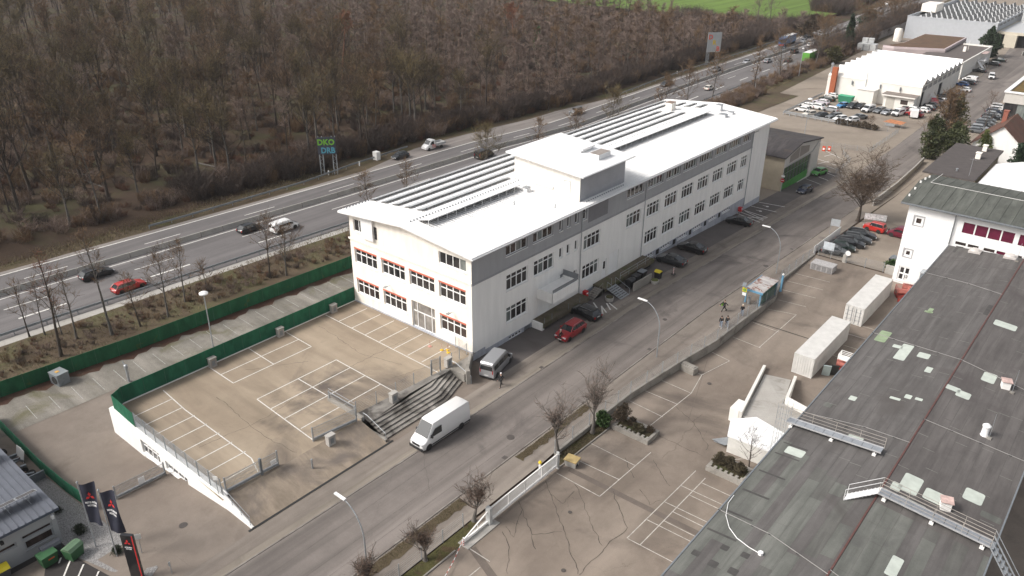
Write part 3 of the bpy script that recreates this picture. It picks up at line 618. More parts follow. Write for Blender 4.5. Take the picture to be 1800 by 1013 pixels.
def longrack(y0,y1):
    mb=MB(); x=-63.6; w=1.8; z=rz(x); zl=rz(x-w); h1=.78
    mb.quad((x-w,y0,zl+.12),(x,y0,z+h1),(x,y1,z+h1),(x-w,y1,zl+.12),0); mb.quad((x-w,y0,zl+.06),(x,y0,z+h1-.07),(x,y1,z+h1-.07),(x-w,y1,zl+.06),1)
    mb.box(x-.03,x+.05,y0,y1,z+h1-.10,z+h1+.01,0); mb.box(x-w*.6,x-w*.55,y0,y1,zl+.1,zl+.22,1)
    y=y0
    while y<=y1+.01:
        mb.tube((x,y,z),(x,y,z+h1-.07),.04,4,0); y+=1.6
    y=y0
    while y<=y1:
        xe=x+1.7-.6*cos(y*2.1)+.5*sin(y*5); mb.quad((x-w*.8,y,rz(x-w*.8)+.035),(xe,y+.06,rz(xe)+.035),(xe,y+.09,rz(xe)+.035),(x-w*.8,y+.26,rz(x-w*.8)+.035),2); y+=.52  # dark strips paint seam shadows and reflections onto the roof
    return mb.build('panel_rack',[white_metal,lattice,M('roof_seam_shade_%d'%int(y0),(.20,.19,.18),.8,.2)],roof)
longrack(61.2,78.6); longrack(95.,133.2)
# penthouse
ph=MB(); PX0,PX1,PY0,PY1=-67.0,-55.9,81.3,92.1
hz=lambda x:17.95+(18.75-17.95)*(PX1-x)/(PX1-PX0)
ph.add([(PX0,PY0,14.),(PX1,PY0,13.8),(PX1,PY0,hz(PX1)),(PX0,PY0,hz(PX0))],[(0,1,2,3)],0); ph.add([(PX0,PY1,14.),(PX1,PY1,13.8),(PX1,PY1,hz(PX1)),(PX0,PY1,hz(PX0))],[(0,1,2,3)],0)
ph.quad((PX0,PY0,14),(PX0,PY1,14),(PX0,PY1,hz(PX0)),(PX0,PY0,hz(PX0)),0)
ph.quad((PX1,PY0,13.8),(PX1,PY1,13.8),(PX1,PY1,hz(PX1)),(PX1,PY0,hz(PX1)),1)
pent=ph.build('penthouse',[cream_wall,STRIPES('ribbed_grey_cladding',(.36,.37,.40),(.26,.27,.30),1,18,.5,.1,.5)],MBd)
ph=MB(); x0,x1,y0,y1=PX0-1.0,PX1+.85,PY0-.75,PY1+1.1
for off,mi in ((.0,0),(-.2,1)): ph.quad((x0,y0,hz(x0)+off+.05),(x1,y0,hz(x1)+off+.05),(x1,y1,hz(x1)+off+.05),(x0,y1,hz(x0)+off+.05),mi)
for a,b in (((x0,y0),(x1,y0)),((x1,y0),(x1,y1)),((x1,y1),(x0,y1)),((x0,y1),(x0,y0))): ph.quad((*a,hz(a[0])+.05),(*b,hz(b[0])+.05),(*b,hz(b[0])-.15),(*a,hz(a[0])-.15),1)
ph.tube((x1+.05,y0,hz(x1)-.05),(x1+.05,y1,hz(x1)-.05),.07,8,1)
ph.build('penthouse_roof',[M('penthouse_roof_white',(.80,.80,.80),.5,.02),white_metal],pent)
ph=MB(); ph.box(-58.4,-57.5,PY0-.03,PY0-.001,14.4,16.6); ph.build('roof_door',white_metal,pent)
ph=MB(); [ph.box(*q) for q in ((-58.46,-58.4,PY0-.04,PY0-.002,14.3,16.65),(-57.5,-57.44,PY0-.04,PY0-.002,14.3,16.65),(-58.46,-57.44,PY0-.04,PY0-.002,16.6,16.66))]; ph.path([(PX0,PY0-.08,15.1),(-60.2,PY0-.08,15.0),(-60.2,PY0-.08,15.3)],.04,5); ph.build('door_frame',galv,pent)
ph=MB(); ph.box(-58.9,-57.3,87.4,90.3,hz(-58)-.1,hz(-58)+.75,0,1); ph.build('roof_box',[white_metal,M('brown_box_lid',(.25,.22,.20),.7,.1)],pent)
ph=MB(); ph.box(-62.4,-60.7,88,91,hz(-62),hz(-62)+.3); ph.box(-62.2,-60.5,88.2,91.2,hz(-62)+.3,hz(-62)+.5); ph.build('roof_hatch',white_metal,pent)
# rooftop pieces
def rbx(name,x,y,sx,sy,sz,m): 
    b=MB(); b.box(x-sx/2,x+sx/2,y-sy/2,y+sy/2,rz(x)-.1,rz(x)+sz); b.box(x-sx/2-.05,x+sx/2+.05,y-sy/2-.05,y+sy/2+.05,rz(x)+sz,rz(x)+sz+.08,1); return b.build(name,m,roof)
rbx('chimney',-71.4,132.2,1.3,1.6,1.5,[cream_wall,M('rust_cap',(.22,.16,.13),.8,.2,3)])
rbx('roof_vent',-62.8,78.8,.7,.8,.55,[white_metal,galv]); rbx('roof_vent',-63.9,136.9,1.,1.,1.1,[white_metal,galv]); rbx('roof_vent',-61.6,134,1.3,1.1,.45,[white_metal,galv]); rbx('roof_vent',-61.4,136.9,.8,.8,.35,[white_metal,galv])
for x,y in ((-56.9,77.3),(-60.2,139.2),(-61.,74)):
    b=MB(); b.tube((x,y,rz(x)),(x,y,rz(x)+.55),.06,6); b.build('vent_pipe',galv_d,roof)
b=MB(); b.path([(-66.,133.6,15.2),(-63.4,134.2,15.1),(-62.2,134.2,14.8)],.07,5); b.path([(-66.9,80.9,15.1),(-60.5,80.9,14.7),(-56.2,80.9,14.3)],.03,4); b.build('roof_pipe',white_metal,roof)
# loading docks, balcony, stairs
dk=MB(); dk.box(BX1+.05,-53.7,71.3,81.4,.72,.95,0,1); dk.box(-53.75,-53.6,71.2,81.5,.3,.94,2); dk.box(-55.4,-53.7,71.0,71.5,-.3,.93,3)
for y in (71.5,74.6,78,81.2): dk.box(-54.0,-53.85,y-.1,y+.1,-.05,.72)
brown_dock=ASPH('mossy_dock_boards',(.12,.10,.07),(.20,.17,.13),.6,2,(.10,.11,.04),.5,.5,.65,None,.2)
dock=dk.build('loading_dock',[dark_gap,brown_dock,brown_dock,white_wall],MBd)
dk=MB(); 
for y in (71.4,73,76.6,79.2,81.4): dk.tube((-53.65,y,.2),(-53.65,y,1.75),.035,4)
dk.build('dock_posts',galv_d,dock)
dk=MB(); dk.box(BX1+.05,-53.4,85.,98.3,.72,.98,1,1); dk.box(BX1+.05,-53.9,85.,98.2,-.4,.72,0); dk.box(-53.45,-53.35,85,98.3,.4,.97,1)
dock2=dk.build('loading_dock',[dark_gap,brown_dock],MBd)
dk=MB()
for i in range(6): y=86.5+i*2.3; dk.tube((-53.4,y,.4),(-53.4,y,2.0),.03,4)
dk.tube((-53.4,88.8,1.95),(-53.4,98.,1.95),.03,4); dk.tube((-53.4,88.8,1.5),(-53.4,98.,1.5),.025,4); dk.build('dock_railing',galv,dock2)
bl=MB(); bl.box(BX1,-53.0,72.1,72.25,3.7,5.1); bl.box(-53.1,-52.95,72.1,77.6,3.7,5.05); bl.box(BX1,-53.0,77.5,77.65,3.7,5.1); bl.box(BX1,-53.0,72.2,77.6,3.65,4.85,0); bal=bl.build('canopy_balcony',[white_wall],MBd)
bl=MB(); bl.box(BX1,-53.0,77.66,77.70,4.5,5.9); bl.box(BX1+.02,BX1+.06,77,77.6,4.5,5.3); bl.box(-53.15,-53.1,72.3,77.5,5.05,5.5); bl.build('privacy_screen',M('grey_screen',(.20,.21,.22),.6,.05),bal)
def stair(x0,y0,y1,m,n=7,rail=galv):
    s=MB()
    for i in range(n):
        z=.95-(i+.5)*1.0/n; xx=x0+(i+.2)*.34; s.box(xx,xx+.30,y0,y1,z-.03,z+.02)
    for y in (y0-.04,y1+.04,(y0+y1)/2):
        s.tube((x0,y,.9),(x0+n*.34,y,-.02),.05,4)
    for y in (y0-.06,y1+.06): s.path([(x0,y,1.95),(x0+n*.34,y,.95),(x0+n*.34,y,0)],.03,4); s.tube((x0,y,1.95),(x0,y,.9),.03,4)
    return s
st=stair(-53.2,85.2,87.2,galv).build('steel_stairs',galv,None,label='grey steel stairs with handrails leading up to the loading dock',cat='stairs')
s=MB()
for i in range(6): s.box(-54.9+i*.0,-53.6,82.4+i*.38,84.6,-.02,.15*(i+1)-.0005*i)
s.path([(-53.55,82.4,1.),(-53.55,84.6,1.9),(-53.55,84.6,.0)],.03,4); s.build('stone_stairs',conc,None,label='small worn concrete stairs beside the red post box at the dock end',cat='stairs')
# ================================================================ vehicles
PAINT={}
def paint(k,c,metal=.0,rough=.28):
    if k not in PAINT: PAINT[k]=M('paint_'+k,c,rough,0,metal=metal,coat=.6)
    return PAINT[k]
COL=dict(white=(.72,.72,.72),silver=(.42,.43,.45),grey=(.16,.17,.18),dark_grey=(.045,.05,.055),black=(.012,.013,.016),red=(.30,.012,.018),bright_red=(.42,.02,.015),dark_red=(.15,.012,.03),
 blue=(.03,.11,.32),light_blue=(.05,.20,.42),navy=(.012,.02,.045),green=(.06,.30,.05),dark_green=(.015,.03,.025),cream=(.62,.58,.52),lilac=(.50,.47,.52),yellow=(.6,.5,.02))
KIND=dict(
 hatch=dict(L=4.1,W=1.75,H=1.47,h0=.68,h1=.95,belt=.95,cowl=1.0,rs=1.75,re=3.35,te=3.95,tail=.9),
 wagon=dict(L=4.75,W=1.82,H=1.48,h0=.68,h1=.96,belt=.96,cowl=1.2,rs=2.0,re=4.1,te=4.6,tail=.92),
 sedan=dict(L=4.7,W=1.82,H=1.43,h0=.68,h1=.95,belt=.95,cowl=1.25,rs=2.05,re=3.2,te=3.95,tail=.98),
 coupe=dict(L=4.75,W=1.9,H=1.5,h0=.75,h1=1.02,belt=1.04,cowl=1.25,rs=2.05,re=3.2,te=4.35,tail=1.0),
 suv=dict(L=4.75,W=1.92,H=1.70,h0=.85,h1=1.12,belt=1.12,cowl=1.2,rs=1.9,re=4.0,te=4.55,tail=1.05),
 jeep=dict(L=3.7,W=1.65,H=1.72,h0=.95,h1=1.08,belt=1.08,cowl=1.05,rs=1.35,re=3.35,te=3.5,tail=1.08),
 gwagon=dict(L=4.6,W=1.86,H=1.93,h0=1.08,h1=1.15,belt=1.18,cowl=1.45,rs=1.7,re=4.35,te=4.45,tail=1.15),
 mpv=dict(L=4.4,W=1.8,H=1.68,h0=.75,h1=1.05,belt=1.03,cowl=.9,rs=1.75,re=3.95,te=4.3,tail=1.0),
 minivan=dict(L=4.9,W=1.92,H=1.92,h0=.85,h1=1.15,belt=1.15,cowl=.85,rs=1.6,re=4.6,te=4.8,tail=1.1,van=1),
 van=dict(L=7.0,W=2.02,H=2.75,h0=1.05,h1=1.35,belt=1.35,cowl=.75,rs=1.75,re=6.75,te=6.9,tail=1.2,van=2),
 minibus=dict(L=5.3,W=1.97,H=2.25,h0=.95,h1=1.25,belt=1.2,cowl=.75,rs=1.65,re=5.1,te=5.22,tail=1.2,van=3),
 smallvan=dict(L=4.4,W=1.8,H=1.83,h0=.85,h1=1.12,belt=1.12,cowl=.9,rs=1.65,re=4.2,te=4.32,tail=1.1,van=2),
)
tyre_m=M('tyre',(.018,.018,.018),.85,0); rim_m=M('alloy_rim',(.32,.33,.35),.35,0,metal=.7); lampw=M('headlight_glass',(.55,.56,.58),.12,0,spec=.8); lampr=M('tail_light_red',(.35,.01,.01),.2,0); plate_m=M('number_plate',(.62,.62,.60),.5,0); trim_m=M('black_trim',(.02,.02,.022),.5,0)
CM={}
def car_parts(k):
    if k in CM: return CM[k]
    p=KIND[k]; L,Wd,H=p['L'],p['W'],p['H']; w=Wd/2; van=p.get('van',0)
    def sec(s,wf,zb,zt,crown=.03,sh=.07):   # s measured from the front; car front is +Y
        y=L/2-s; a=w*wf
        return [(-a*.55,y,zb),(-a*.9,y,zb),(-a,y,zb+.16),(-a*1.0,y,(zb+zt)/2),(-a*.97,y,zt-sh),(-a*.88,y,zt),(0,y,zt+crown),(a*.88,y,zt),(a*.97,y,zt-sh),(a*1.0,y,(zb+zt)/2),(a,y,zb+.16),(a*.9,y,zb),(a*.55,y,zb)]
    zb=.24
    S_=[sec(0,.74,zb+.12,p['h0']-.16),sec(.10,.90,zb,p['h0']-.04),sec(.35,.98,zb-.02,p['h0']+.05)]
    S_+= [sec(p['cowl'],1,zb-.02,p['h1'])]
    if van:
        rs=p['rs']; 
        S_+=[[(x*(1 if i<3 or i>9 else (.96 if i in(3,9) else .9 if i in (4,8) else .9)),y,z) for i,(x,y,z) in enumerate(sec(rs,1,zb,H-.03,.03,.3))]]
        S_+=[[(x*(1 if i<3 or i>9 else (.97 if i in(3,9) else .92)),y,z) for i,(x,y,z) in enumerate(sec(s_,1,zb,zt,.04,.32))] for s_,zt in ((rs+.4,H),(p['re'],H-.02))]
        S_+=[[(x*(.97 if i<3 or i>9 else (.95 if i in(3,9) else .88)),y,z) for i,(x,y,z) in enumerate(sec(L,.97,zb+.06,H-.18,.03,.35))]]
    else:
        S_+=[sec(L*.5,1,zb-.02,p['belt']),sec(p['te']-.25,.99,zb-.02,p['belt'] if k not in('sedan',) else p['tail']),sec(L-.12,.93,zb+.02,p['tail']-.02),sec(L,.80,zb+.14,p['tail']-.14)]
    body=MB(); body.loft(S_,0)
    gl=MB()
    def roofpt(): pass
    if not van:
        b0=[(-w*.9,L/2-p['cowl'],p['h1']-.01),(w*.9,L/2-p['cowl'],p['h1']-.01)]; t0=[(-w*.70,L/2-p['rs'],H-.05),(w*.70,L/2-p['rs'],H-.05)]
        b1=[(-w*.88,L/2-p['te'],p['tail']-.03),(w*.88,L/2-p['te'],p['tail']-.03)]; t1=[(-w*.68,L/2-p['re'],H-.07),(w*.68,L/2-p['re'],H-.07)]
        gl.quad(b0[0],b0[1],t0[1],t0[0]); gl.quad(b1[0],b1[1],t1[1],t1[0]); gl.quad(b0[0],t0[0],t1[0],b1[0]); gl.quad(b0[1],t0[1],t1[1],b1[1])
        gl.quad(t0[0],t0[1],t1[1],t1[0])
        # painted roof shell
        n=5; secs=[]
        for i in range(n+1):
            t=i/n; y=L/2-(p['rs']-.06+(p['re']-p['rs']+.12)*t); hh=H-.035-(.02 if i in(0,n) else 0)+.03*sin(pi*t); ww=w*.74
            secs.append([(-ww,y,hh-.07),(-ww*.95,y,hh-.01),(-ww*.5,y,hh+.03),(ww*.5,y,hh+.03),(ww*.95,y,hh-.01),(ww,y,hh-.07)])
        body.loft(secs,0)
        for s in (0,1):
            sx=-1 if s==0 else 1
            for a,b in ((b0[s],t0[s]),(b1[s],t1[s])): body.tube(a,b,.045,4,0)
            nb=[.45] if k in('jeep',) else [.36,.70]
            for t in nb:
                ya=L/2-(p['cowl']+.35+(p['te']-p['cowl']-.4)*t); yb=L/2-(p['rs']+(p['re']-p['rs'])*t)
                body.tube((sx*w*.91,ya,p['belt']-.02),(sx*w*.72,yb,H-.07),.035,4,1 if k!='x' else 0)
            if k in ('wagon','suv'): body.tube((sx*w*.66,L/2-p['rs']-.15,H+.03),(sx*w*.64,L/2-p['re']+.1,H+.02),.022,4,2)
    else:
        rs=p['rs']; c=p['cowl']; d=.012
        za,zb_=p['h1']+.05,H-.14
        y0=L/2-c-.04; y1=L/2-rs+.06; w0=w*.84; w1=w*.74
        n_=Vector((0,(zb_-za),(y0-y1))).normalized()*.07
        gl.add([(-w0,y0+n_.y,za+n_.z),(w0,y0+n_.y,za+n_.z),(w1,y1+n_.y,zb_+n_.z),(-w1,y1+n_.y,zb_+n_.z)],[(0,1,2,3)])
        for sx in (-1,1):
            ws=w*1.0; zt=min(H-.35,za+.75); 
            pts=[(L/2-c-.25,za),(L/2-rs-.95,za-.05),(L/2-rs-.95,zt),(L/2-rs-.05,zt)]
            # the side leans in: x at belt .985w, at top .95w
            xx=lambda z:sx*(w*(1.005-.055*max(0,(z-(H+.24)/2))/(H*.4)))
            gl.add([(xx(z)+sx*.012,y,z) for y,z in pts],[(0,1,2,3)])
            if van in(3,1):
                a=rs+1.05
                while a+.9<L-.15:
                    b=min(a+1.25,L-.2); gl.add([(xx(z)+sx*.014,L/2-y,z) for y,z in ((a,za),(b,za),(b,zt),(a,zt))],[(0,1,2,3)]); a=b+.08
        for sx in ((-1,1) if van!=3 else (1,)): q_=.1 if van!=3 else -.82; q2=.1 if van!=3 else -.76; gl.add([(sx*w*q_,-L/2-.03,za),(sx*w*.82,-L/2-.03,za),(sx*w*.76,-L/2+.0,min(H-.4,za+.7)),(sx*w*q2,-L/2+.0,min(H-.4,za+.7))],[(0,1,2,3)])
        if van==2: 
            for sx in (-1,1): body.box(min(sx*(w-.005),sx*(w+.015)),max(sx*(w-.005),sx*(w+.015)),-L/2+.1,L/2-1.3,.42,.56,1)
        body.box(-w*.93,w*.93,L/2-.02,L/2+.05,.24,.55,1); body.box(-w*.5,w*.5,L/2-.02,L/2+.03,.66,.9,1); body.tube((-w*.82,L/2-.75,1.28),(w*.82,L/2-.75,1.28),.03,4,1)
    # mirrors, bumpers, arches
    for sx in (-1,1):
        ym=L/2-p['cowl']-(.45 if not van else .5); body.box(min(sx*w*.95,sx*(w+.17)),max(sx*w*.95,sx*(w+.17)),ym-.08,ym+.08,p['belt']+.0,p['belt']+(.16 if not van else .32),0 if not van else 1)
    rr=.335 if not van else .36
    yf=L/2-.85; yr=-L/2+(.85 if van!=2 or k=='smallvan' else 1.45)
    for sx in (-1,1):
        for y in (yf,yr):
            x=sx*(w+.004); n=14; body.add([(x,y,rr)]+[(x,y+cos(pi*i/n*1.14-.22)*(rr+.07),rr+sin(pi*i/n*1.14-.22)*(rr+.07)) for i in range(n+1)],[(0,i+1,i+2) for i in range(n)],1)
    body.box(-w*.5,w*.5,L/2-.04,L/2+.012,p['h0']-.30,p['h0']-.12,1)
    body.box(-w*.9,w*.9,-L/2-.01,-L/2+.05,.26,.42,1)
    ty=MB(); ty.lathe([(rr*.6,-.11),(rr*.93,-.11),(rr,-.07),(rr,.07),(rr*.93,.11),(rr*.6,.11)],(0,0,0),16); ty.xf(Matrix.Rotation(pi/2,4,'Y'))
    ri=MB(); ri.lathe([(rr*.62,-.10),(rr*.62,.085),(rr*.5,.10),(rr*.2,.09)],(0,0,0),12); ri.xf(Matrix.Rotation(pi/2,4,'Y'))
    tyL=MB(); tyL.v=list(ri.v); tyL.f=list(ri.f); tyL.m=list(ri.m); tyL.xf(Matrix.Rotation(pi,4,'Z'))
    hl_=MB(); hl_.box(-.17,.17,-.09,.05,-.08,.08)
    tl_=MB(); tl_.box(-.10,.10,-.03,.06,-.12,.12) if not van else tl_.box(-.06,.06,-.03,.05,-.26,.26)
    pl=MB(); pl.box(-.26,.26,-.012,.012,-.055,.055)
    CM[k]=dict(body=body.mesh('body',[white_metal,trim_m,galv],True),glass=gl.mesh('windows',car_glass),tyre=ty.mesh('tyre',tyre_m,True),rimR=ri.mesh('rim',rim_m),rimL=tyL.mesh('rim',rim_m),hl=hl_.mesh('headlight',lampw),tl=tl_.mesh('tail_light',lampr),pl=pl.mesh('number_plate',plate_m),rr=rr,yf=yf,yr=yr)
    return CM[k]
def car(kind,col,x,y,rot,label,z=None,name=None,cat=None,group=None,metal=.0,detail=2,f=None,pm=None):
    p=KIND[kind]; c=car_parts(kind); w=p['W']/2; L=p['L']
    nm=name or ('parked_van' if p.get('van') else 'parked_car')
    t=thing(nm,label,cat or ('van' if p.get('van') else 'car'),(x,y,(f or h)(x,y)+.02 if z is None else z),radians(rot),group)
    b=link('body',c['body'],t); b.material_slots[0].link='OBJECT'; b.material_slots[0].material=pm or paint(col,COL[col],metal)
    link('windows',c['glass'],t)
    for sx in (-1,1):
        for yy in (c['yf'],c['yr']):
            o=link('wheel',c['tyre'],t); o.location=(sx*(w-.10),yy,c['rr'])
            if detail>0: r=link('rim',c['rimR'] if sx>0 else c['rimL'],o)
        if detail>0:
            o=link('headlight',c['hl'],t); o.location=(sx*w*.68,L/2-.06,p['h0']-.14)
            o=link('tail_light',c['tl'],t); o.location=(sx*w*.80,-L/2+.02,p['tail']-.24 if not p.get('van') else 1.15)
    if detail>1:
        for yy,zz in ((L/2+.03,.42),(-L/2-.02,.72 if not p.get('van') else .6)):
            o=link('number_plate',c['pl'],t); o.location=(0,yy,zz)
    return t
def carp(kind,col,px,py,rot,label,**k):
    p=G(px,py); return car(kind,col,p[0],p[1],rot,label,**k)
# street and forecourt
def _v(t,*a): return t
car('van','white',-48.25,46.9,180,'long white high roof panel van driving on the street beside the plaza steps',name='panel_van')
car('minibus','silver',-52.2,60.3,15,'silver minibus parked at the corner of the long white building, rear towards the street',name='minibus',metal=.5)
car('suv','red',-50.3,72.55,181,'red estate-like off-road car parked beside the street with a person at its bonnet',metal=.2)
car('wagon','black',-52.0,78.0,86,'black estate car with silver roof rails parked nose in under the balcony',metal=.2)
car('coupe','dark_grey',-52.2,101.5,92,'dark grey fastback off-road car, nearer of the two parked past the bins',metal=.4)
car('coupe','black',-52.4,108.5,92,'black off-road car parked just behind the dark grey fastback',metal=.2)
car('sedan','black',-52.6,126.3,95,'black saloon parked alone beside the hatched bays',metal=.2)
car('hatch','navy',-51.4,154.0,172,'dark blue small car parked at the roadside before the green garage doors')
car('hatch','green',-54.0,168.8,165,'bright green small car beside the right end of the green garage doors')
# second yard
for i,(x,y,r,k,c_,l) in enumerate([(-34.9,124.0,-74,'hatch','grey','blue grey car right behind the wire gate fence, first in the dark row'),(-34.6,126.7,-74,'hatch','dark_green','dark green small car, second in the row behind the gate'),(-34.3,129.5,-74,'wagon','black','black estate with chrome window line, third in the row behind the gate'),(-34.1,132.3,-74,'wagon','dark_grey','dark grey estate, fourth in the row behind the gate'),(-34.2,135.2,-74,'wagon','black','black estate at the tree end of the row behind the gate')]): car(k,c_,x,y,r,l,metal=.3)
car('jeep','bright_red',-33.6,140.3,84,'small bright red off-road car in front of the big bare tree')
car('minivan','dark_red',-28.9,140.2,84,'dark red people carrier half hidden behind the white building',metal=.2)
# far lot in front of the white factory hall
FAR='cars parked in the far lot by the factory hall'
for (k,c_,px,py,r,l) in [
 ('hatch','white',1409.6,196,88,'white hatchback at the corner of the guard rail, nearest the lamp post'),
 ('wagon','white',1418,189,84,'white estate behind the corner hatchback along the guard rail'),
 ('suv','white',1434,191.5,84,'white off-road car behind the far lamp post'),
 ('wagon','lilac',1443,183,84,'pale lilac estate between the white off-road car and the dark green one'),
 ('wagon','dark_green',1453,177,80,'dark green estate at the foot of the brick chimney'),
 ('hatch','white',1461,171.5,80,'small white car almost hidden behind the dark green estate'),
 ('mpv','silver',1459.5,196.5,86,'silver people carrier standing alone in the middle of the lot'),
 ('hatch','light_blue',1480.5,189,160,'light blue hatchback in front of the green skip'),
 ('mpv','dark_grey',1498,190,172,'dark people carrier right of the light blue hatchback'),
 ('hatch','black',1512,190.5,172,'black hatchback with greenish screen near the white box annex'),
 ('hatch','cream',1422.5,204,150,'pale hatchback behind the guard rail, left of the dark one'),
 ('hatch','dark_grey',1443,206.5,150,'dark hatchback behind the guard rail next to the pale one'),
 ('wagon','grey',1466,208,150,'grey estate in the middle of the row behind the guard rail'),
 ('hatch','white',1476.5,212.5,150,'white hatchback at the left end of the brown hedge'),
 ('hatch','white',1497,215,150,'small white car behind the middle of the brown hedge'),
 ('sedan','grey',1509.5,209.5,150,'dark bluish saloon at the right end behind the hedge'),
 ('minivan','white',1525.5,196.5,168,'white van with rounded nose in the row facing the street lot'),
 ('wagon','grey',1545.5,198,168,'grey blue estate between the two white vans'),
 ('sedan','silver',1559,201,168,'silver saloon left of the white delivery van'),
 ('minivan','white',1578,203,168,'white delivery van parked before the garage annex'),
 ('wagon','dark_red',1593,194.5,168,'dark red estate hidden behind the white delivery van'),
 ('hatch','white',1602.5,196,80,'white hatchback between the red car and the annex'),
 ('suv','red',1606,204.5,84,'red off-road car at the street end of the far lot'),
 ('hatch','white',1620,197,80,'white hatchback just behind the red off-road car'),
 ('wagon','black',1628,193,80,'black estate, second behind the red off-road car'),
 ('sedan','dark_grey',1636,188.5,80,'dark grey saloon at the factory corner by the striped barrier'),
 ('wagon','silver',1652,180.5,80,'silver estate along the factory wall near the company sign'),
 ('sedan','grey',1658,172.5,80,'grey saloon along the factory wall past the silver estate'),
 ('sedan','dark_grey',1671,168.5,80,'dark saloon half hidden at the factory side door'),
 ('hatch','white',1694,161,84,'white small car standing in the bay at the street kerb'),
 ('hatch','blue',1690,151.5,84,'blue hatchback behind the white small car at the kerb'),
 ('wagon','dark_grey',1700,148,84,'dark grey estate beside the blue hatchback'),
 ('smallvan','white',1704,143,84,'white small van in the bays beyond the blue hatchback'),
 ('sedan','black',1720,127,84,'black saloon beneath the outside stairs of the office annex'),
 ('wagon','dark_grey',1745,115,84,'dark grey estate beyond the outside stairs'),
 ('sedan','dark_green',1755,108.5,84,'dark greenish saloon at the end of the annex bays'),
 ]: carp(k,c_,px,py,r,l,group=FAR,detail=1)
carp('smallvan','white',1742,138.5,190,'white small van driving down the middle of the far street',detail=1)
for i,(px,py,c_,l) in enumerate([(1718,234,'grey','nearest grey car of the slanted row behind the red tiled house'),(1722,229,'silver','silver car, second of the slanted row behind the tiled house'),(1727,224.5,'dark_grey','third car of the slanted row, dark grey, behind the tiled house'),(1731,219.5,'grey','fourth car of the slanted row behind the tiled house'),(1736,214.5,'grey','fifth car of the slanted row, blue grey, by the glass front'),(1741,209.5,'black','black car, sixth of the slanted row by the glass front'),(1745,205,'silver','silver car, seventh of the slanted row by the glass front'),(1748,200.5,'navy','navy car, eighth of the slanted row by the glass front'),(1752,196,'white','white car, ninth of the slanted row by the glass front'),(1756,191.5,'white','farthest white car of the slanted row by the glass front')]):
    carp('wagon' if i%2 else 'hatch',c_,px,py,-82,l,group='slanted row of cars by the glass fronted building',detail=1)
# motorway
MW='vehicles on the motorway'
for (k,c_,px,py,r,l,nm) in [
 ('wagon','black',171,487,0,'black estate driving on the motorway, leftmost, behind the roadside trees','moving_car'),
 ('wagon','bright_red',228,509,1,'red estate driving in the nearest motorway lane','moving_car'),
 ('hatch','black',439,406.5,1,'dark hatchback on the motorway just behind the white van','moving_car'),
 ('minivan','white',500,405,1,'white delivery van with leafy print on its side on the motorway','delivery_van'),
 ('hatch','dark_grey',704,278.5,176,'dark small car stopped on the lay-by behind the white flatbed','stopped_car'),
 ('minivan','black',851,277,2,'black van on the motorway behind a bare shrub','moving_van'),
 ('gwagon','grey',1012,201,182,'boxy grey green off-road car oncoming on the far carriageway','moving_car'),
 ('wagon','dark_grey',1170,151,182,'grey estate oncoming on the far carriageway below the billboard wood','moving_car'),
 ('wagon','grey',1258,125.5,182,'grey car oncoming right below the tall price sign','moving_car'),
 ('hatch','silver',1312,112,183,'silver car oncoming past the tall price sign','moving_car'),
 ('wagon','silver',1349,110,3,'silver grey estate driving away beyond the bare trees','moving_car'),
 ('hatch','cream',1246,158,2,'pale small car driving away behind the factory roof end','moving_car'),
 ('wagon','dark_grey',1385,109,3,'dark estate driving away near the green lorry','moving_car'),
 ('hatch','grey',1376,90,183,'small grey car oncoming beside the blue lorry','moving_car'),
 ('minivan','dark_grey',1396,93.5,3,'dark van driving away above the green lorry','moving_van'),
 ('wagon','silver',1412,75,183,'silver estate oncoming behind the blue lorry','moving_car'),
 ('wagon','black',1418,67,183,'black estate oncoming behind the silver one','moving_car'),
 ('hatch','white',1424,81.5,3,'white hatchback driving away level with the silver estate','moving_car'),
 ('suv','white',1443,63,183,'white off-road car oncoming beside the dark one','moving_car'),
 ('suv','grey',1446,56,183,'dark grey off-road car oncoming behind the white one','moving_car'),
 ('wagon','silver',1524,30.5,183,'silver grey car oncoming behind the red one','moving_car'),
 ('hatch','red',1531,21,183,'red car oncoming far up the motorway','moving_car'),
 ('suv','white',1559,9,183,'white car oncoming, farthest up the motorway','moving_car'),
 ('wagon','dark_grey',1549,26,4,'dark car driving away far up the motorway','moving_car'),
 ('hatch','white',1519,39,4,'white car driving away behind the roadside conifer','moving_car')]:
    rot=r
    carp(k,c_,px,py,rot,l,name=nm,group=MW,metal=.2,detail=2 if px<1100 else 1)
# ================================================================ right hand hall with the bitumen roof
def BIT(name,a,b,stain):
    m=ASPH(name,a,b,.12,.8,stain,.2,.55,.7,(1.1,.09,1),.08,0,.9)
    return m
bit1=BIT('bitumen_felt',(.114,.107,.104),(.140,.132,.129),(.098,.090,.086)); bit2=BIT('bitumen_felt_plum',(.112,.103,.100),(.135,.125,.121),(.092,.082,.081)); bit_new=BIT('bitumen_felt_pale',(.135,.140,.128),(.165,.168,.155),(.105,.105,.10)); bit_green=BIT('bitumen_green_grey',(.092,.098,.088),(.13,.135,.122),(.075,.08,.07))
HB=thing('flat_hall','large low hall with a patched dark felt roof filling the lower right corner','building',(-9.5,80,-1))
HX0,HX1,HY0,HY1=-18.3,-.6,20,119.1
hr=lambda x:6.25+.65*(1-abs(x+9.1)/9.2)
def hroof(mb,x0,x1,y0,y1,off,mi=0): mb.quad((x0,y0,hr(x0)+off),(x1,y0,hr(x1)+off),(x1,y1,hr(x1)+off),(x0,y1,hr(x0)+off),mi)
mb=MB(); hroof(mb,HX0,-9.1,HY0,HY1,0,0); hroof(mb,-9.1,HX1,HY0,HY1,0,1)
for x,s in ((HX0,-1),(HX1,1)): mb.box(min(x,x+s*.12),max(x,x+s*.12),HY0,HY1,hr(x)-.25,hr(x)+.05,2)
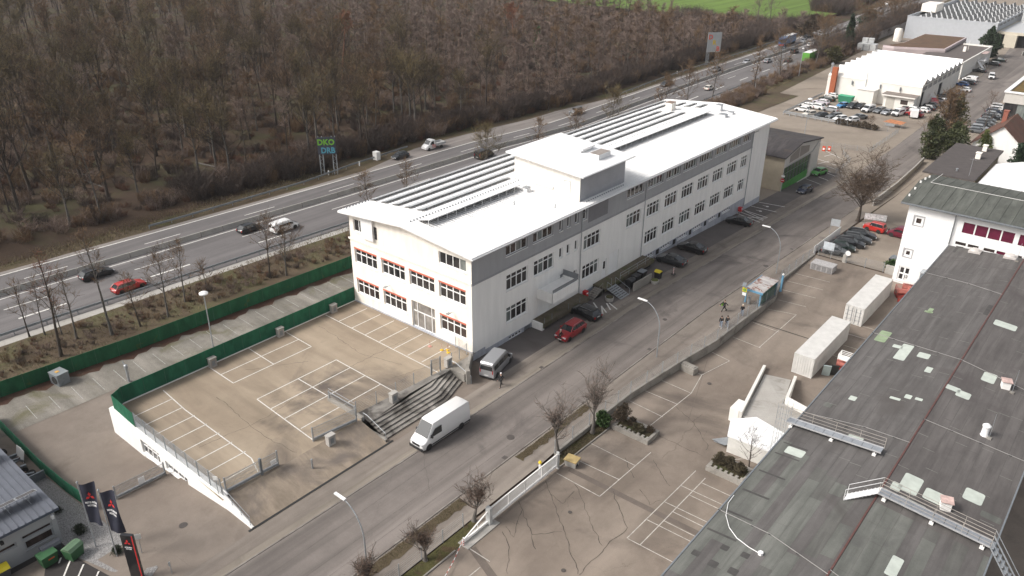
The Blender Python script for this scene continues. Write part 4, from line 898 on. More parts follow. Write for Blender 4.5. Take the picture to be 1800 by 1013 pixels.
hroof(mb,HX0,-9.1,HY0,HY1,-.25,2); hroof(mb,-9.1,HX1,HY0,HY1,-.25,2)
hroofo=mb.build('roof',[bit1,bit2,galv_d],HB)
mb=MB(); mb.box(HX0+.6,HX0+.9,HY0,HY1-.1,-2,hr(HX0)-.2); mb.box(HX1-.9,HX1-.6,HY0,HY1-.1,-2.5,hr(HX1)-.2); mb.box(HX0+.9,HX1-.9,HY0,HY0+.3,-1,6.1); mb.build('walls',white_wall,HB)
for y in (62.5,66.5,71.5,77,83,89):
    mb=MB(); mb.box(HX1-.62,HX1-.15,y,y+2.6,2.1,5.6,0); mb.box(HX1-.16,HX1-.12,y+.3,y+2.3,2.4,5.3,1); mb.build('bay_window',[white_wall,glass_pale],HB)
mb=MB(); mb.box(-9.16,-9.02,HY0,HY1,hr(-9.1)-.05,hr(-9.1)+.05); mb.build('ridge_strip',M('rust_red_strip',(.10,.045,.040),.8,.2,3),HB)
# felt sheets of differing age, laid proud of the roof by a few mm
mb=MB(); rr=random.Random(21)
def felt(x0,x1,y0,y1,mi,off=.012): hroof(mb,x0,x1,y0,y1,off,mi)
x=HX0
while x<-9.2:
    x2=min(x+1.0,-9.15); y=HY0
    while y<62:
        L_=rr.uniform(4,9); top=60.5-(x+18.3)*.55; y2=min(y+L_,top)
        if y2-y>.5: felt(x+.012,x2-.012,y+.015,y2-.015,rr.choice([0,0,1,2]),.010)
        y=y2
        if y>=top: break
    x=x2
x=-9.0
while x<HX1-.1:
    x2=min(x+1.0,HX1); y=HY0; top=56.6
    while y<top:
        L_=rr.uniform(3,8); y2=min(y+L_,top)
        if y2-y>.5: felt(x+.014,x2-.014,y+.015,y2-.015,0 if x<-6 and rr.random()<.85 else rr.choice([0,1,2]),.010)
        y=y2
    x=x2
mb.build('felt_sheets',[bit_new,BIT('felt_mid',(.105,.105,.098),(.135,.133,.125),(.085,.08,.075)),bit1],hroofo)
mb=MB(); rr=random.Random(31)
for side,(xa,xb) in enumerate(((HX0,-9.15),(-9.05,HX1))):
    x=xa+.98
    while x<xb:
        y0=60.6-(x+18.3)*.55 if side==0 else 56.7
        mb.quad((x-.02,y0,hr(x-.02)+.007),(x+.02,y0,hr(x+.02)+.007),(x+.02,HY1,hr(x+.02)+.007),(x-.02,HY1,hr(x-.02)+.007),0)
        y=y0+rr.uniform(1,6)
        while y<HY1-1: mb.quad((x-1,y,hr(x-1)+.008),(x,y,hr(x)+.008),(x,y+.06,hr(x)+.008),(x-1,y+.06,hr(x-1)+.008),rr.randrange(2)); y+=rr.uniform(4,9)
        x+=1.
mb.build('felt_seams',[M('felt_seam_dark',(.075,.07,.067),.9,.2,2),M('felt_seam_pale',(.17,.165,.155),.9,.2,2)],hroofo)
m_patchw=M('pale_green_repair_patch',(.46,.50,.455),.7,.1,1.5); m_patchg=M('green_repair_patch',(.25,.32,.20),.7,.15,1.5); m_pd=M('dark_repair_patch',(.055,.052,.05),.85,.2,2)
def hatp(px,py):   # pixel -> roof surface
    z=6.5
    for i in range(12): p=at(px,py,z); z=hr(p[0])
    return at(px,py,z)
def rpatch(px,py,sx,sy,m,name='repair_patch',rz_=0.,off=.022):
    p=hatp(px,py); b=MB(); pts=[]; r=min(sx,sy)*.15
    for cx,cy,a0 in ((sx/2-r,sy/2-r,0),(-sx/2+r,sy/2-r,90),(-sx/2+r,-sy/2+r,180),(sx/2-r,-sy/2+r,270)):
        for k in range(4): a=radians(a0+k*30); pts.append((cx+r*cos(a),cy+r*sin(a)))
    c,s_=cos(rz_),sin(rz_); P_=[(p[0]+x*c-y*s_,p[1]+x*s_+y*c) for x,y in pts]
    b.add([(x,y,hr(x)+off) for x,y in P_],[tuple(range(len(P_)))]); return b.build(name,m,hroofo)
S_=lambda x,y,x0,y0,s:(x0+x*s,y0+y*s)
za=lambda x,y:(1300+x*.3455,400+y*.3455); zb=lambda x,y:(1200+x/3,680+y/3)
for q,sx,sy,m in [(za(730,555),1.15,2.9,m_patchg),(za(835,635),1.1,4.0,m_patchw),(za(805,607),1.0,.75,m_patchw),(za(937,653),1.15,1.25,m_patchw),(za(962,725),.6,1.25,m_patchw),(za(576,870),.65,.85,m_patchw),(za(791,871),.95,.45,m_patchw),(za(858,862),.6,.8,m_patchw),(za(912,875),.65,.5,m_patchw),(za(1352,499),2.3,1.5,m_patchw),(za(1270,765),1.2,2.1,m_patchw),(za(1086,820),1.3,.9,m_patchw),(za(1138,852),1.25,1.3,m_patchw),(za(970,424),.5,1.5,m_patchg),(za(962,430),.9,.45,m_patchg),
    (zb(592,345),1.6,1.15,m_patchw),(zb(910,272),1.3,.7,m_patchw),(zb(1203,515),1.45,2.6,m_patchw),(zb(1125,528),.75,1.2,m_patchw),(zb(1325,580),1.5,1.6,m_patchw),(zb(1535,580),1.45,1.7,m_patchw),(zb(1205,622),2.1,1.0,m_patchw),(zb(1625,690),1.5,.8,bit_new),(zb(1115,950),.8,2.3,m_patchw),
    (zb(470,465),2.3,.22,m_pd),(zb(385,567),2.3,.25,m_pd),(zb(295,678),2.3,.22,m_pd),(zb(205,780),2.4,.22,m_pd),(zb(595,315),2.2,.18,m_pd),(zb(550,370),2.2,.18,m_pd),(zb(765,97),.7,.8,bit_new),(zb(330,890),.6,.6,m_pd),(zb(222,850),.6,.6,m_pd),(zb(70,878),.6,.6,m_pd),(zb(160,935),.7,.7,m_pd),(zb(265,975),.7,.7,m_pd),(za(1264,420),.5,3.2,m_pd),(za(1098,116),.35,2.,m_pd),(za(1120,100),.9,.6,m_pd),(zb(860,215),.25,1.1,m_pd)]: rpatch(*q,sx,sy,m)
# lightning cables lying across the roof
def cable(pts,name='lightning_cable',r=.03,m=None):
    b=MB(); P_=[]
    for (x,y) in pts: P_.append((x,y,hr(x)+.07))
    for a,c in zip(P_,P_[1:]):
        L_=max(1,int((Vector(a)-Vector(c)).length/1.1))
        for k in range(L_):
            p=Vector(a).lerp(Vector(c),k/L_); q=Vector(a).lerp(Vector(c),(k+1)/L_); p.z=hr(p.x)+.07; q.z=hr(q.x)+.07; b.tube(p,q,r,4,0,caps=False)
            if k%2==0: b.box(p.x-.12,p.x+.12,p.y-.07,p.y+.07,hr(p.x)-.02,hr(p.x)+.07,1)
    return b.build(name,[m or M('cable_grey',(.30,.29,.28),.6,0),M('cable_block',(.05,.05,.05),.8,0)],hroofo)
cable([(-18.3,107.),(-13,106.2),(-9.1,104.8)]); cable([(-18.3,86),(-9.1,84.8),(-.7,83)]); cable([(-18.3,65.8),(-13,66.6),(-9.1,66.4)]); cable([(-9.1,71),(-.7,71)]); cable([(-18.3,48.3),(-14,48),(-9.1,46.5)]); cable([(-9.1,47),(-.7,45)])
b=MB(); P_=[hatp(*zb(x,y)) for x,y in [(270,575),(240,615),(228,680),(245,745),(285,800),(350,850),(410,885)]]; b.path([(p[0],p[1],p[2]+.05) for p in P_],.032,5); b.lathe([(.2,0),(.2,.25)],tuple(P_[-1]),6); b.build('white_hose',white_metal,hroofo)
# walkways with rails
def walkway(x0,x1,yc,name,label,rails=(1,),stairL=False,stairR=False,segs=2):
    t=thing(name,label,'walkway',((x0+x1)/2,yc,6.9)); b=MB(); z0=lambda x:hr(x)+.45
    N=10; w=.42
    for k in range(N):
        xa=x0+(x1-x0)*k/N; xb=x0+(x1-x0)*(k+1)/N-.04; b.add([(xa,yc-w,z0(xa)),(xb,yc-w,z0(xb)),(xb,yc+w,z0(xb)),(xa,yc+w,z0(xa)),(xa,yc-w,z0(xa)-.05),(xb,yc-w,z0(xb)-.05),(xb,yc+w,z0(xb)-.05),(xa,yc+w,z0(xa)-.05)],[(0,1,2,3),(7,6,5,4),(0,4,5,1),(1,5,6,2),(2,6,7,3),(3,7,4,0)])
    b.build('deck',M(name+'_grating',(.30,.32,.35),.6,.12,2,.3),t)
    b=MB(); mid=(x0+x1)/2
    for s in (-w-.03,w+.03):
        for a,c in ((x0,mid),(mid,x1)): b.tube((a,yc+s,z0(a)),(c,yc+s,z0(c)),.07,4)
    b.build('beam',M('walkway_alu',(.46,.46,.47),.5,.08,2,.3) if 'walkway_alu' not in bpy.data.materials else bpy.data.materials['walkway_alu'],t)
    for k in range(3):
        xx=x0+(x1-x0)*(.06+.44*k)
        b=MB(); b.box(xx-.15,xx+.15,yc-w-.15,yc-w+.15,hr(xx)-.05,hr(xx)+.16); b.tube((xx,yc-w,hr(xx)+.1),(xx,yc-w,z0(xx)),.04,4); b.build('foot',white_wall,t)
    for s in rails:
        b=MB(); yy=yc+s*(w+.03)
        for hh in (.35,.7,1.05):
            for a,c in ((x0,mid),(mid,x1)): b.tube((a,yy,z0(a)+hh),(c,yy,z0(c)+hh),.022,4)
        for k in range(segs*2+1): xx=x0+(x1-x0)*k/(segs*2); b.tube((xx,yy,z0(xx)),(xx,yy,z0(xx)+1.05),.022,4)
        b.build('guard_rail',M(name+'_rail',(.33,.30,.27),.5,.1),t)
    return t
w1=walkway(-18.9,-10.5,63.2,'roof_walkway','aluminium roof walkway reaching the white cage ladder, farther of the two',(1,),segs=2)
w2=walkway(-9.0,-.8,57.6,'roof_walkway','aluminium roof walkway with double rails down to the east stairs, nearer of the two',(1,-1),segs=2)
b=MB(); 
for s in (-.4,.4):
    b.tube((-9.,57.6+s,7.35),(-11.,55.6+s,6.85),.05,4); b.path([(-9.,57.6+s,8.4),(-11.,55.6+s,7.9),(-11.,55.6+s,6.85)],.022,4); b.path([(-9.,57.6+s,7.9),(-11.,55.6+s,7.4)],.022,4)
for k in range(9): t_=k/9; b.box(-9.1-2*t_-.12,-9.1-2*t_+.1,57.1-2*t_,58.0-2*t_,7.3-.5*t_,7.33-.5*t_)
b.build('side_steps',white_metal,w2)
b=MB()
for s in (-.4,.4): b.tube((-.8,57.6+s,6.75),(2.6,57.6+s-2.2,3.8),.06,4); b.path([(-.8,57.6+s,7.8),(2.6,55.4+s,4.9),(2.6,55.4+s,3.8)],.025,4); b.tube((-.8,57.6+s,7.3),(2.6,55.4+s,4.4),.025,4)
for k in range(11): t_=k/11; b.box(-.8+3.4*t_,-.55+3.4*t_,57.15-2.2*t_,58.05-2.2*t_,6.7-2.95*t_,6.74-2.95*t_)
b.box(2.5,8,54.6,56.2,3.6,3.7); b.path([(2.6,54.7,4.7),(8,54.7,4.7)],.025,4); b.path([(2.6,56.1,4.7),(8,56.1,4.7)],.025,4); b.build('descending_stairs',galv,w2)
def cagebox(x,y):
    b=MB()
    for sx in (-.5,0,.5):
        for sy in (-.5,.5): b.tube((x+sx,y+sy,1.),(x+sx,y+sy,8.3),.022,4)
    z=1.2
    while z<8.3: b.path([(x-.5,y-.5,z),(x+.5,y-.5,z),(x+.5,y+.5,z),(x-.5,y+.5,z),(x-.5,y-.5,z)],.014,3); z+=.55
    for k in range(18): b.tube((x-.2,y+.4,1.2+k*.33),(x+.2,y+.4,1.2+k*.33),.015,3)
    b.build('cage_ladder',galv,w1)
cagebox(-19.3,63.2)
# rooftop devices
def rdev(px,py,kind):
    p=hatp(px,py); b=MB(); z=p[2]
    if kind=='vent': b.lathe([(.42,-.1),(.3,.15),(.3,.9),(.36,.92),(.36,1.05),(.15,1.22)],(p[0],p[1],z),14); b.build('roof_ventilator',white_metal,hroofo,smooth=True)
    if kind=='box': b.rbox((p[0],p[1],z-.05),.75,.75,.85,.3); b.rbox((p[0],p[1],z+.8),.95,.95,.08,.3,1); b.build('extract_fan',[white_wall,M('rust_pink_lid',(.50,.36,.33),.7,.25,3)],hroofo)
    if kind=='dome': b.rbox((p[0],p[1],z-.05),1.5,1.5,.3,.0); b.lathe([(.72,.3),(.6,.48),(.3,.58),(.05,.6)],(p[0],p[1],z-.05),8); b.build('roof_dome',[M('opal_dome',(.50,.47,.45),.3,.05)],hroofo,smooth=False)
    if kind=='mast': b.tube((p[0],p[1],z-.05),(p[0],p[1],z+2.6),.025,4); b.box(p[0]-.2,p[0]+.2,p[1]-.2,p[1]+.2,z-.05,z+.1,1); b.build('lightning_mast',[galv,conc],hroofo)
rdev(1730,765,'vent'); rdev(*za(1350,815),'box'); rdev(*zb(1382,640),'box'); rdev(1714,443,'dome'); rdev(1776,453,'dome'); rdev(1738,771,'mast'); rdev(*za(1385,842),'mast'); rdev(1787,460,'mast')
# ---- white building behind the hall
WB=thing('white_workshop','white building with maroon window strips and a grey green felt roof','building',(-10,126,-1.3))
TW=lambda a,z,d:(a,119.2-d,z)
sq=[(-23.6,-22.3,8.05,9.4),(-23.9,-22.75,3.0,4.2),(-24.,-22.35,-.9,1.4)]
mb=MB(); facade(mb,TW,-24.6,-18.45,-1.5,11.25,sq,.2)
facade(mb,lambda a,z,d:(a,119.4-d,z),-18.45,6,-1.5,10.9,[(-17.3+i*6.9+k*1.62,-15.85+i*6.9+k*1.62,8.4,9.95) for i in range(3) for k in range(4)]+[(-17.7+i*6.9+k,-16.35+i*6.9+k,6.55,7.0) for i in range(3) for k in (0,1.6,3.6,5.2)],.15)
mb.quad((-24.6,119.2,-2),(-24.6,133.6,-2.5),(-24.6,133.6,11.2),(-24.6,119.2,11.25)); mb.quad((-18.45,119.2,-2),(-18.45,119.4,-2),(-18.45,119.4,11),(-18.45,119.2,11.2)); mb.box(-24.65,-18.5,119.15,119.2,6.1,6.2); mb.box(-24.65,-18.5,119.15,119.2,1.9,2.0)
mb.quad((-24.6,133.6,-2.5),(8,133.6,-2.5),(8,133.6,11.2),(-24.6,133.6,11.2)); mb.build('walls',white_metal,WB)
for q in sq[:2]:
    mb=MB(); a,b_,z0,z1=q; tb(mb,TW,a,b_,z0,z1,-.2,-.1,0); tb(mb,TW,a+.32,b_-.32,z0+.32,z1-.32,-.11,-.09,1); tb(mb,TW,a-.12,b_+.12,z0-.12,z0,-.02,.05,2); tb(mb,TW,a-.12,b_+.12,z1,z1+.12,-.02,.05,2); tb(mb,TW,a-.12,a,z0,z1,-.02,.05,2); tb(mb,TW,b_,b_+.12,z0,z1,-.02,.05,2); mb.build('square_window',[white_metal,glass_warm,M('grey_surround',(.35,.35,.36),.7,0)],WB)
window(TW,*sq[2],WB,cols=2,transom=.5,rev=.2,fw=.22)
maroon=M('maroon_glass',(.11,.012,.035),.15,.25,.6,spec=.7)
for i in range(3):
    for k in range(4):
        a=-17.3+i*6.9+k*1.62; mb=MB(); T_=lambda a,z,d:(a,119.4-d,z); tb(mb,T_,a,a+1.45,8.4,9.95,-.16,-.1,0); mb.build('maroon_window',maroon,WB)
    for k in (0,1.6,3.6,5.2):
        a=-17.7+i*6.9+k; mb=MB(); tb(mb,T_,a,a+1.35,6.55,7.,-.16,-.1,0); mb.build('strip_window',glass_warm if k<5 else maroon,WB)
mb=MB(); rw=lambda y:11.35+(12.4-11.35)*(1-abs(y-126.4)/8.2)
mb.quad((-25.6,118.2,rw(118.2)),(8,118.2,rw(118.2)),(8,126.4,12.4),(-25.6,126.4,12.4)); mb.quad((-25.6,134.5,rw(134.5)),(8,134.5,rw(134.5)),(8,126.4,12.4),(-25.6,126.4,12.4))
mb.quad((-25.6,118.2,rw(118.2)),(8,118.2,rw(118.2)),(8,118.2,rw(118.2)-.25),(-25.6,118.2,rw(118.2)-.25),1); mb.add([(-25.6,118.2,rw(118.2)),(-25.6,126.4,12.4),(-25.6,134.5,rw(134.5)),(-25.6,134.5,11),(-25.6,126.4,12.1),(-25.6,118.2,11)],[(0,1,2,3,4,5)],1); mb.quad((-25.6,118.2,11.05),(8,118.2,11.05),(8,134.5,11.05),(-25.6,134.5,11.05),1)
x=-24.8
while x<8:
    for y0,y1 in ((118.2,126.4),(134.5,126.4)):
        a=Vector((x,y0,rw(y0))); c=Vector((x,y1,12.4)); mb.add([a+Vector((-.09,0,0)),a+Vector((.09,0,0)),c+Vector((.09,0,0)),c+Vector((-.09,0,0)),a+Vector((0,0,.06)),c+Vector((0,0,.06))],[(0,4,5,3),(1,2,5,4)],0)
    x+=1.45
wr=mb.build('roof',[bit_green,galv_d],WB)
mb=MB(); mb.path([(-24,133.6,12.),(-24,126.4,12.47),(8,126.4,12.47)],.03,4); 
for k in range(5): mb.lathe([(.14,0),(.14,.3)],(-25.2,120.5+k*2.6,rw(120.5+k*2.6)),6)
mb.build('lightning_cable',white_wall,wr)
mb=MB(); mb.path([(-18.42,119.05,11.2),(-18.42,119.05,6.4)],.06,5); mb.build('downpipe',galv_d,WB)
# ---- low dark roofed house, white vault roof, red tiled house, glass front building
HA=thing('bungalow','low cream house with a flat dark brown roof and two small chimneys','building',(-28,178,-3.2))
mb=MB(); mb.box(-32.3,-24.6,166.4,190.5,-3.3,2.45); mb.build('walls',M('cream_wall',(.45,.38,.27),.85,.1,1),HA)
mb=MB(); mb.box(-33.4,-24.2,165.6,192,2.45,2.72); rf=mb.build('roof',M('dark_brown_felt',(.072,.062,.060),.9,.15,.8),HA)
for x,y,sx in ((-27.1,182.,.9),(-27.3,189,.8)):
    mb=MB(); mb.box(x-sx/2,x+sx/2,y-.5,y+.5,2.65,3.9); mb.box(x-sx/2-.1,x+sx/2+.1,y-.6,y+.6,3.9,4.0); mb.build('chimney',cream_wall,rf)
mb=MB(); mb.path([(-25.7,168,2.75),(-25.7,168,6.2)],.03,4); mb.path([(-26.3,168,6.),(-25.1,168,6.)],.02,4); mb.lathe([(.15,0),(.15,.5),(.25,.5),(.25,.55)],(-28.3,170,2.7),8); mb.build('antenna',galv,rf)
mb=MB(); mb.box(-31.6,-29.4,166.3,166.42,-.5,1.6); mb.build('awning_panel',M('pink_panel',(.55,.42,.40),.8,.1),HA)
VR=thing('vault_hall','low hall with a bright white ribbed barrel roof behind the maroon windowed building','building',(-16,165,-3.2))
mb=MB(); secs=[]
N=12
for k in range(N+1):
    a=pi*k/N; secs.append((-23.8+23.8*2*(k/N)*.55, 2.0+2.6*sin(a)))
mb.add([(x,y,z) for y in (137,183) for x,z in secs],[(i,i+1,N+2+i,N+1+i) for i in range(N)]); mb.add([(x,137,z) for x,z in secs]+[(secs[-1][0],137,-3.3),(secs[0][0],137,-3.3)],[tuple(range(N+3))],1); mb.quad((secs[0][0],137,-3.3),(secs[0][0],183,-3.3),(secs[0][0],183,2),(secs[0][0],137,2),1)
mb.build('vault_roof',[STRIPES('ribbed_white_roof',(.78,.78,.78),(.55,.55,.57),1,5,.5,.0,.4),white_wall],VR,world=True)
RH=thing('tiled_house','old white house with a steep worn brown red tiled roof and a brick chimney','building',(-27,208,-3.2))
mb=MB(); x0,x1,y0,y1=-31.2,-21.,197.5,211.; ex=-26.1
mb.box(x0,x1,y0,y1,-3.3,2.3); mb.add([(x0,y0,2.3),(x1,y0,2.3),(ex,y0,6.6)],[(0,1,2)]); mb.add([(x0,y1,2.3),(x1,y1,2.3),(ex,y1,6.6)],[(0,1,2)]); mb.build('walls',white_wall,RH)
tile=ASPH('clay_tiles',(.13,.065,.050),(.19,.10,.075),.5,2,(.10,.075,.06),.4,.5,.65,None,.3,0,.9)
mb=MB()
for s,xe in ((-1,x0-.6),(1,x1+.6)):
    ze=2.3-.5; mb.add([(xe,y0-.5,ze),(xe,y1+.5,ze),(ex,y1+.5,6.75),(ex,y0-.5,6.75),(xe,y0-.5,ze-.2),(ex,y0-.5,6.55),(ex,y1+.5,6.55),(xe,y1+.5,ze-.2)],[(0,1,2,3),(0,3,5,4),(4,5,6,7),(0,4,7,1),(1,7,6,2)])
rf=mb.build('roof',tile,RH); mb=MB(); mb.box(-28.3,-27.4,207.6,208.8,4.5,7.6); mb.box(-28.4,-27.3,207.5,208.9,7.6,7.75); mb.build('chimney',M('brick_chimney',(.28,.10,.07),.9,.2,5),rf)
mb=MB(); mb.box(-33,-26,193.2,197.4,-3.3,-.2); mb.build('shed',M('grey_shed',(.30,.28,.27),.85,.15,1),RH)
GB=thing('glass_front_building','pale building with a planted roof and a dark glass front','building',(-25,263,-3.2))
mb=MB(); mb.box(-35.,-12,250,292,1.2,3.9); mb.box(-34.6,-12.,250.4,291,-3.3,1.2,1); mb.box(-35.3,-34.2,249.7,292.3,3.9,4.3,2); mb.box(-34.2,-12,249.7,250.5,3.9,4.3,2); mb.build('walls',[M('pale_fascia',(.50,.48,.45),.8,.05),dark_gap,white_metal],GB)
mb=MB(); mb.box(-34.2,-12,250.5,292,3.88,3.96); mb.build('planted_roof',ASPH('sedum_roof',(.15,.09,.03),(.22,.14,.05),.6,2,(.09,.10,.04),.5,.5,.65),GB)
mb=MB(); 
for y in range(251,291,2): mb.box(-34.68,-34.6,y,y+.12,-3.2,1.2)
for z in (-1.6,0): mb.box(-34.68,-34.61,250.4,291,z,z+.1)
mb.build('glazing_bars',galv_d,GB)
for x in (-33.4,-31.4,-29.4):
    mb=MB(); mb.box(x,x+1.9,250.33,250.4,-3.,1.1); mb.build('window_pane',glass_pale if x>-32 else glass,GB)
# ---- garage with green doors
GG=thing('vehicle_workshop','beige workshop with a dark felt gable roof and green glazed folding doors','building',(-62,160,-3))
gx,gy0,gy1=-55.2,150.9,170.0
def gz(y): return 4.5+1.35*(1-abs(y-158.5)/(7.6 if y<158.5 else 11.5))
beige=STRIPES('beige_brickwork',(.44,.38,.29),(.36,.31,.24),0,7,.85,0,.15,.08)
mb=MB(); mb.quad((-72,gy0,-3.4),(gx,gy0,-3.4),(gx,gy0,4.4),(-72,gy0,4.4),0)
TG=lambda a,z,d:(gx+d,a,z)
facade(mb,TG,gy0,gy1,-3.4,4.2,[(150.9+.25,165.4,-3.0,2.1)],.3,1); mb.add([(gx,gy0,4.2),(gx,gy1,4.2),(gx,gy1,gz(gy1)),(gx,158.5,gz(158.5)),(gx,gy0,gz(gy0))],[(0,1,2,3,4)],1); mb.quad((-72,gy1,-3.4),(gx,gy1,-3.4),(gx,gy1,4.2),(-72,gy1,4.2),1)
mb.build('walls',[beige,M('pale_front',(.52,.50,.47),.85,.05)],GG)
mb=MB(); 
for off in (0,-.2): mb.quad((-73,gy0-.6,gz(gy0)-.05+off),(gx+.35,gy0-.6,gz(gy0)-.05+off),(gx+.35,158.5,5.95+off),(-73,158.5,5.95+off)); mb.quad((-73,gy1+.6,gz(gy1)-.05+off),(gx+.35,gy1+.6,gz(gy1)-.05+off),(gx+.35,158.5,5.95+off),(-73,158.5,5.95+off))
mb.add([(gx+.35,gy0-.6,gz(gy0)-.05),(gx+.35,158.5,5.95),(gx+.35,gy1+.6,gz(gy1)-.05),(gx+.35,gy1+.6,gz(gy1)-.28),(gx+.35,158.5,5.72),(gx+.35,gy0-.6,gz(gy0)-.28)],[(0,1,2,3,4,5)]); mb.quad((-73,gy0-.6,gz(gy0)-.05),(gx+.35,gy0-.6,gz(gy0)-.05),(gx+.35,gy0-.6,gz(gy0)-.28),(-73,gy0-.6,gz(gy0)-.28))
mb.build('roof',BIT('dark_felt_roof',(.060,.055,.058),(.085,.078,.078),(.095,.075,.06)),GG)
green=M('door_green',(.06,.26,.05),.5,.12,1)
for k in range(8):
    a=151.2+k*1.77; mb=MB(); tb(mb,TG,a,a+1.72,-3.,-1.4,-.28,-.2,0); tb(mb,TG,a,a+1.72,-1.4,2.1,-.28,-.24,1)
    for q in range(3): tb(mb,TG,a+q*.57,a+q*.57+.09,-1.4,2.1,-.24,-.2,0 if q==0 else 2)
    tb(mb,TG,a,a+1.72,.6,.68,-.24,-.2,2); mb.build('folding_door',[green,glass,M('grey_green_bar',(.16,.26,.17),.5,0)],GG)
mb=MB(); tb(mb,TG,153.2,158.2,2.75,2.8,.0,.02); mb.add([(gx+.03,153.4,2.7),(gx+.03,158.2,2.8),(gx+.03,158.2,5.1),(gx+.03,153.4,4.1)],[(0,1,2,3)]); mb.add([(gx+.03,158.5,2.8),(gx+.03,163.6,2.9),(gx+.03,163.6,4.25),(gx+.03,158.5,5.1)],[(0,1,2,3)]); mb.build('gable_glazing',M('dull_gable_panel',(.20,.18,.165),.5,.05),GG)
mb=MB(); mb.path([(gx+.15,152,2.3),(gx+.15,165.5,2.5),(gx+.1,168.5,4.)],.07,4); mb.build('canopy_pipe',galv,GG)
sg=thing('no_entry_sign','round red no entry sign on the beige corner of the green door workshop','sign',(-54.9,150.6,.3)); mb=MB(); mb.tube((-54.9,150.6,-2.6),(-54.9,150.6,1.2),.05,6); mb.build('post',galv,sg)
mb=MB(); mb.lathe([(.42,0),(.42,.04)],(0,0,0),20); mb.lathe([(.30,0),(.30,.02)],(0,0,0),4,2); mb.xf(Matrix.Translation((-54.9,150.45,-.1))@Matrix.Rotation(pi/2,4,'X')); mb.v=mb.v; mb.build('disc',[M('sign_red',(.45,.02,.03),.5,0),white_metal,M('sign_red2',(.45,.02,.03),.5,0)],sg); mb=MB(); mb.box(-55.17,-54.63,150.39,150.41,-.16,-.04); mb.box(-55.25,-54.55,150.4,150.45,.6,.95); mb.build('white_bar',white_metal,sg)
# ---- white factory hall with saw tooth roof
FH=thing('factory_hall','white factory hall with a saw tooth roof and red brick chimney stack','building',(-68,268,-3.2))
fx0,fx1,fy0,fy1=-81.2,-54.7,246.,290.; gw=M('bright_white_wall',(.72,.70,.66),.8,.04,.5)
TFa=lambda a,z,d:(fx1+d,a,z)
st_=[(fy0+.8+k*5.35,fy0+5.4+k*5.35,1.6,2.9) for k in range(8)]+[(fy0+.6,fy0+3.6,-3.2,1.5),(fy0+19.5,fy0+23.5,-3.2,1.0)]
mb=MB(); facade(mb,TFa,fy0,fy1,-3.4,3.6,st_,.2); mb.quad((fx0,fy0,-3.4),(fx1,fy0,-3.4),(fx1,fy0,3.0),(fx0,fy0,3.0)); mb.quad((fx0,fy0,3.0),(fx1,fy0,3.0),(fx1,fy0+3.4,4.9),(fx0,fy0+3.4,4.9)); mb.quad((fx0,fy0,-3.4),(fx0,fy1,-3.4),(fx0,fy1,5.),(fx0,fy0,3.)); mb.box(fx0,fx1,fy0-.08,fy0,2.75,2.95); mb.build('walls',gw,FH)
for a,b_,z0,z1 in st_[:8]:
    mb=MB(); tb(mb,TFa,a,b_,z0,z1,-.21,-.15); mb.build('strip_window',M('grey_pane',(.16,.16,.165),.3,.1),FH) if a==st_[0][0] else mb.build('strip_window',bpy.data.materials['grey_pane'],FH)
for a,b_,z0,z1 in st_[8:]: mb=MB(); tb(mb,TFa,a,b_,z0,z1,-.3,-.2); mb.build('gateway',dark_gap,FH)
mb=MB(); n=8; pw=(fy1-fy0-3.4)/n
for k in range(n):
    ya=fy0+3.4+k*pw; yb=ya+pw
    mb.quad((fx0,ya,4.9),(fx1,ya,4.9),(fx1,yb-.5,3.4),(fx0,yb-.5,3.4),0) ; mb.quad((fx0,yb-.5,3.4),(fx1,yb-.5,3.4),(fx1,yb,4.9),(fx0,yb,4.9),0)
    for xx in (fx0,fx1): mb.add([(xx,ya,3.3),(xx,ya,4.9),(xx,yb-.5,3.4),(xx,yb,4.9),(xx,yb,3.3)],[(0,1,2),(2,3,4),(0,2,4)],0)
mb.build('saw_tooth_roof',[M('white_roof_sheet',(.80,.80,.80),.6,.03,.5)],FH)
mb=MB(); mb.box(-79.9,-78.4,fy0-1.3,fy0-.1,-3.4,5.6); mb.build('brick_stack',M('red_brick',(.34,.10,.045),.9,.15,4),FH)
mb=MB(); mb.lathe([(.3,-2),(.3,1),(.45,1),(.45,1.5),(.1,1.7)],(-80.8,fy0+1,4.8),8); mb.path([(-70,fy0-.1,-1),(-70,fy0-.1,5.2)],.12,4); mb.build('flue',galv,FH)
mb=MB(); mb.box(-70.8,-66.2,fy0-4,fy0-.01,-3.4,.9); mb.box(-71,-66,fy0-4.2,fy0-.01,.9,1.05); mb.build('box_annex',gw,FH)
mb=MB(); mb.box(-63.3,-55.2,fy0-3.8,fy0-.01,-3.4,.35); mb.box(-63.9,-54.9,fy0-4.7,fy0-.01,.35,.7,1); mb.box(-62.6,-60.3,fy0-3.86,fy0-3.8,-3.2,-.1,2); mb.box(-58.7,-56.8,fy0-3.86,fy0-3.8,-1.6,-.4,3); mb.box(-63.9,-54.9,fy0-4.7,fy0-.01,.7,.72,4); mb.build('garage_annex',[gw,gw,M('roller_shutter',(.45,.43,.39),.7,.05),glass_warm,M('annex_felt',(.20,.17,.15),.9,.1)],FH)
for k,x in enumerate((-81.3+1.2,-74,-66.,-60.5)):
    mb=MB(); mb.box(x,x+.25,fy0-.5,fy0-.01,1.2,2.3); mb.build('wall_bracket',galv_d,FH)
mb=MB(); mb.rbox((fx1+.6,fy0+9.5,-1),.08,1.4,.9); mb.tube((fx1+.6,fy0+8.8,-3.2),(fx1+.6,fy0+8.8,0),.05,4); mb.build('company_sign',white_metal,FH)
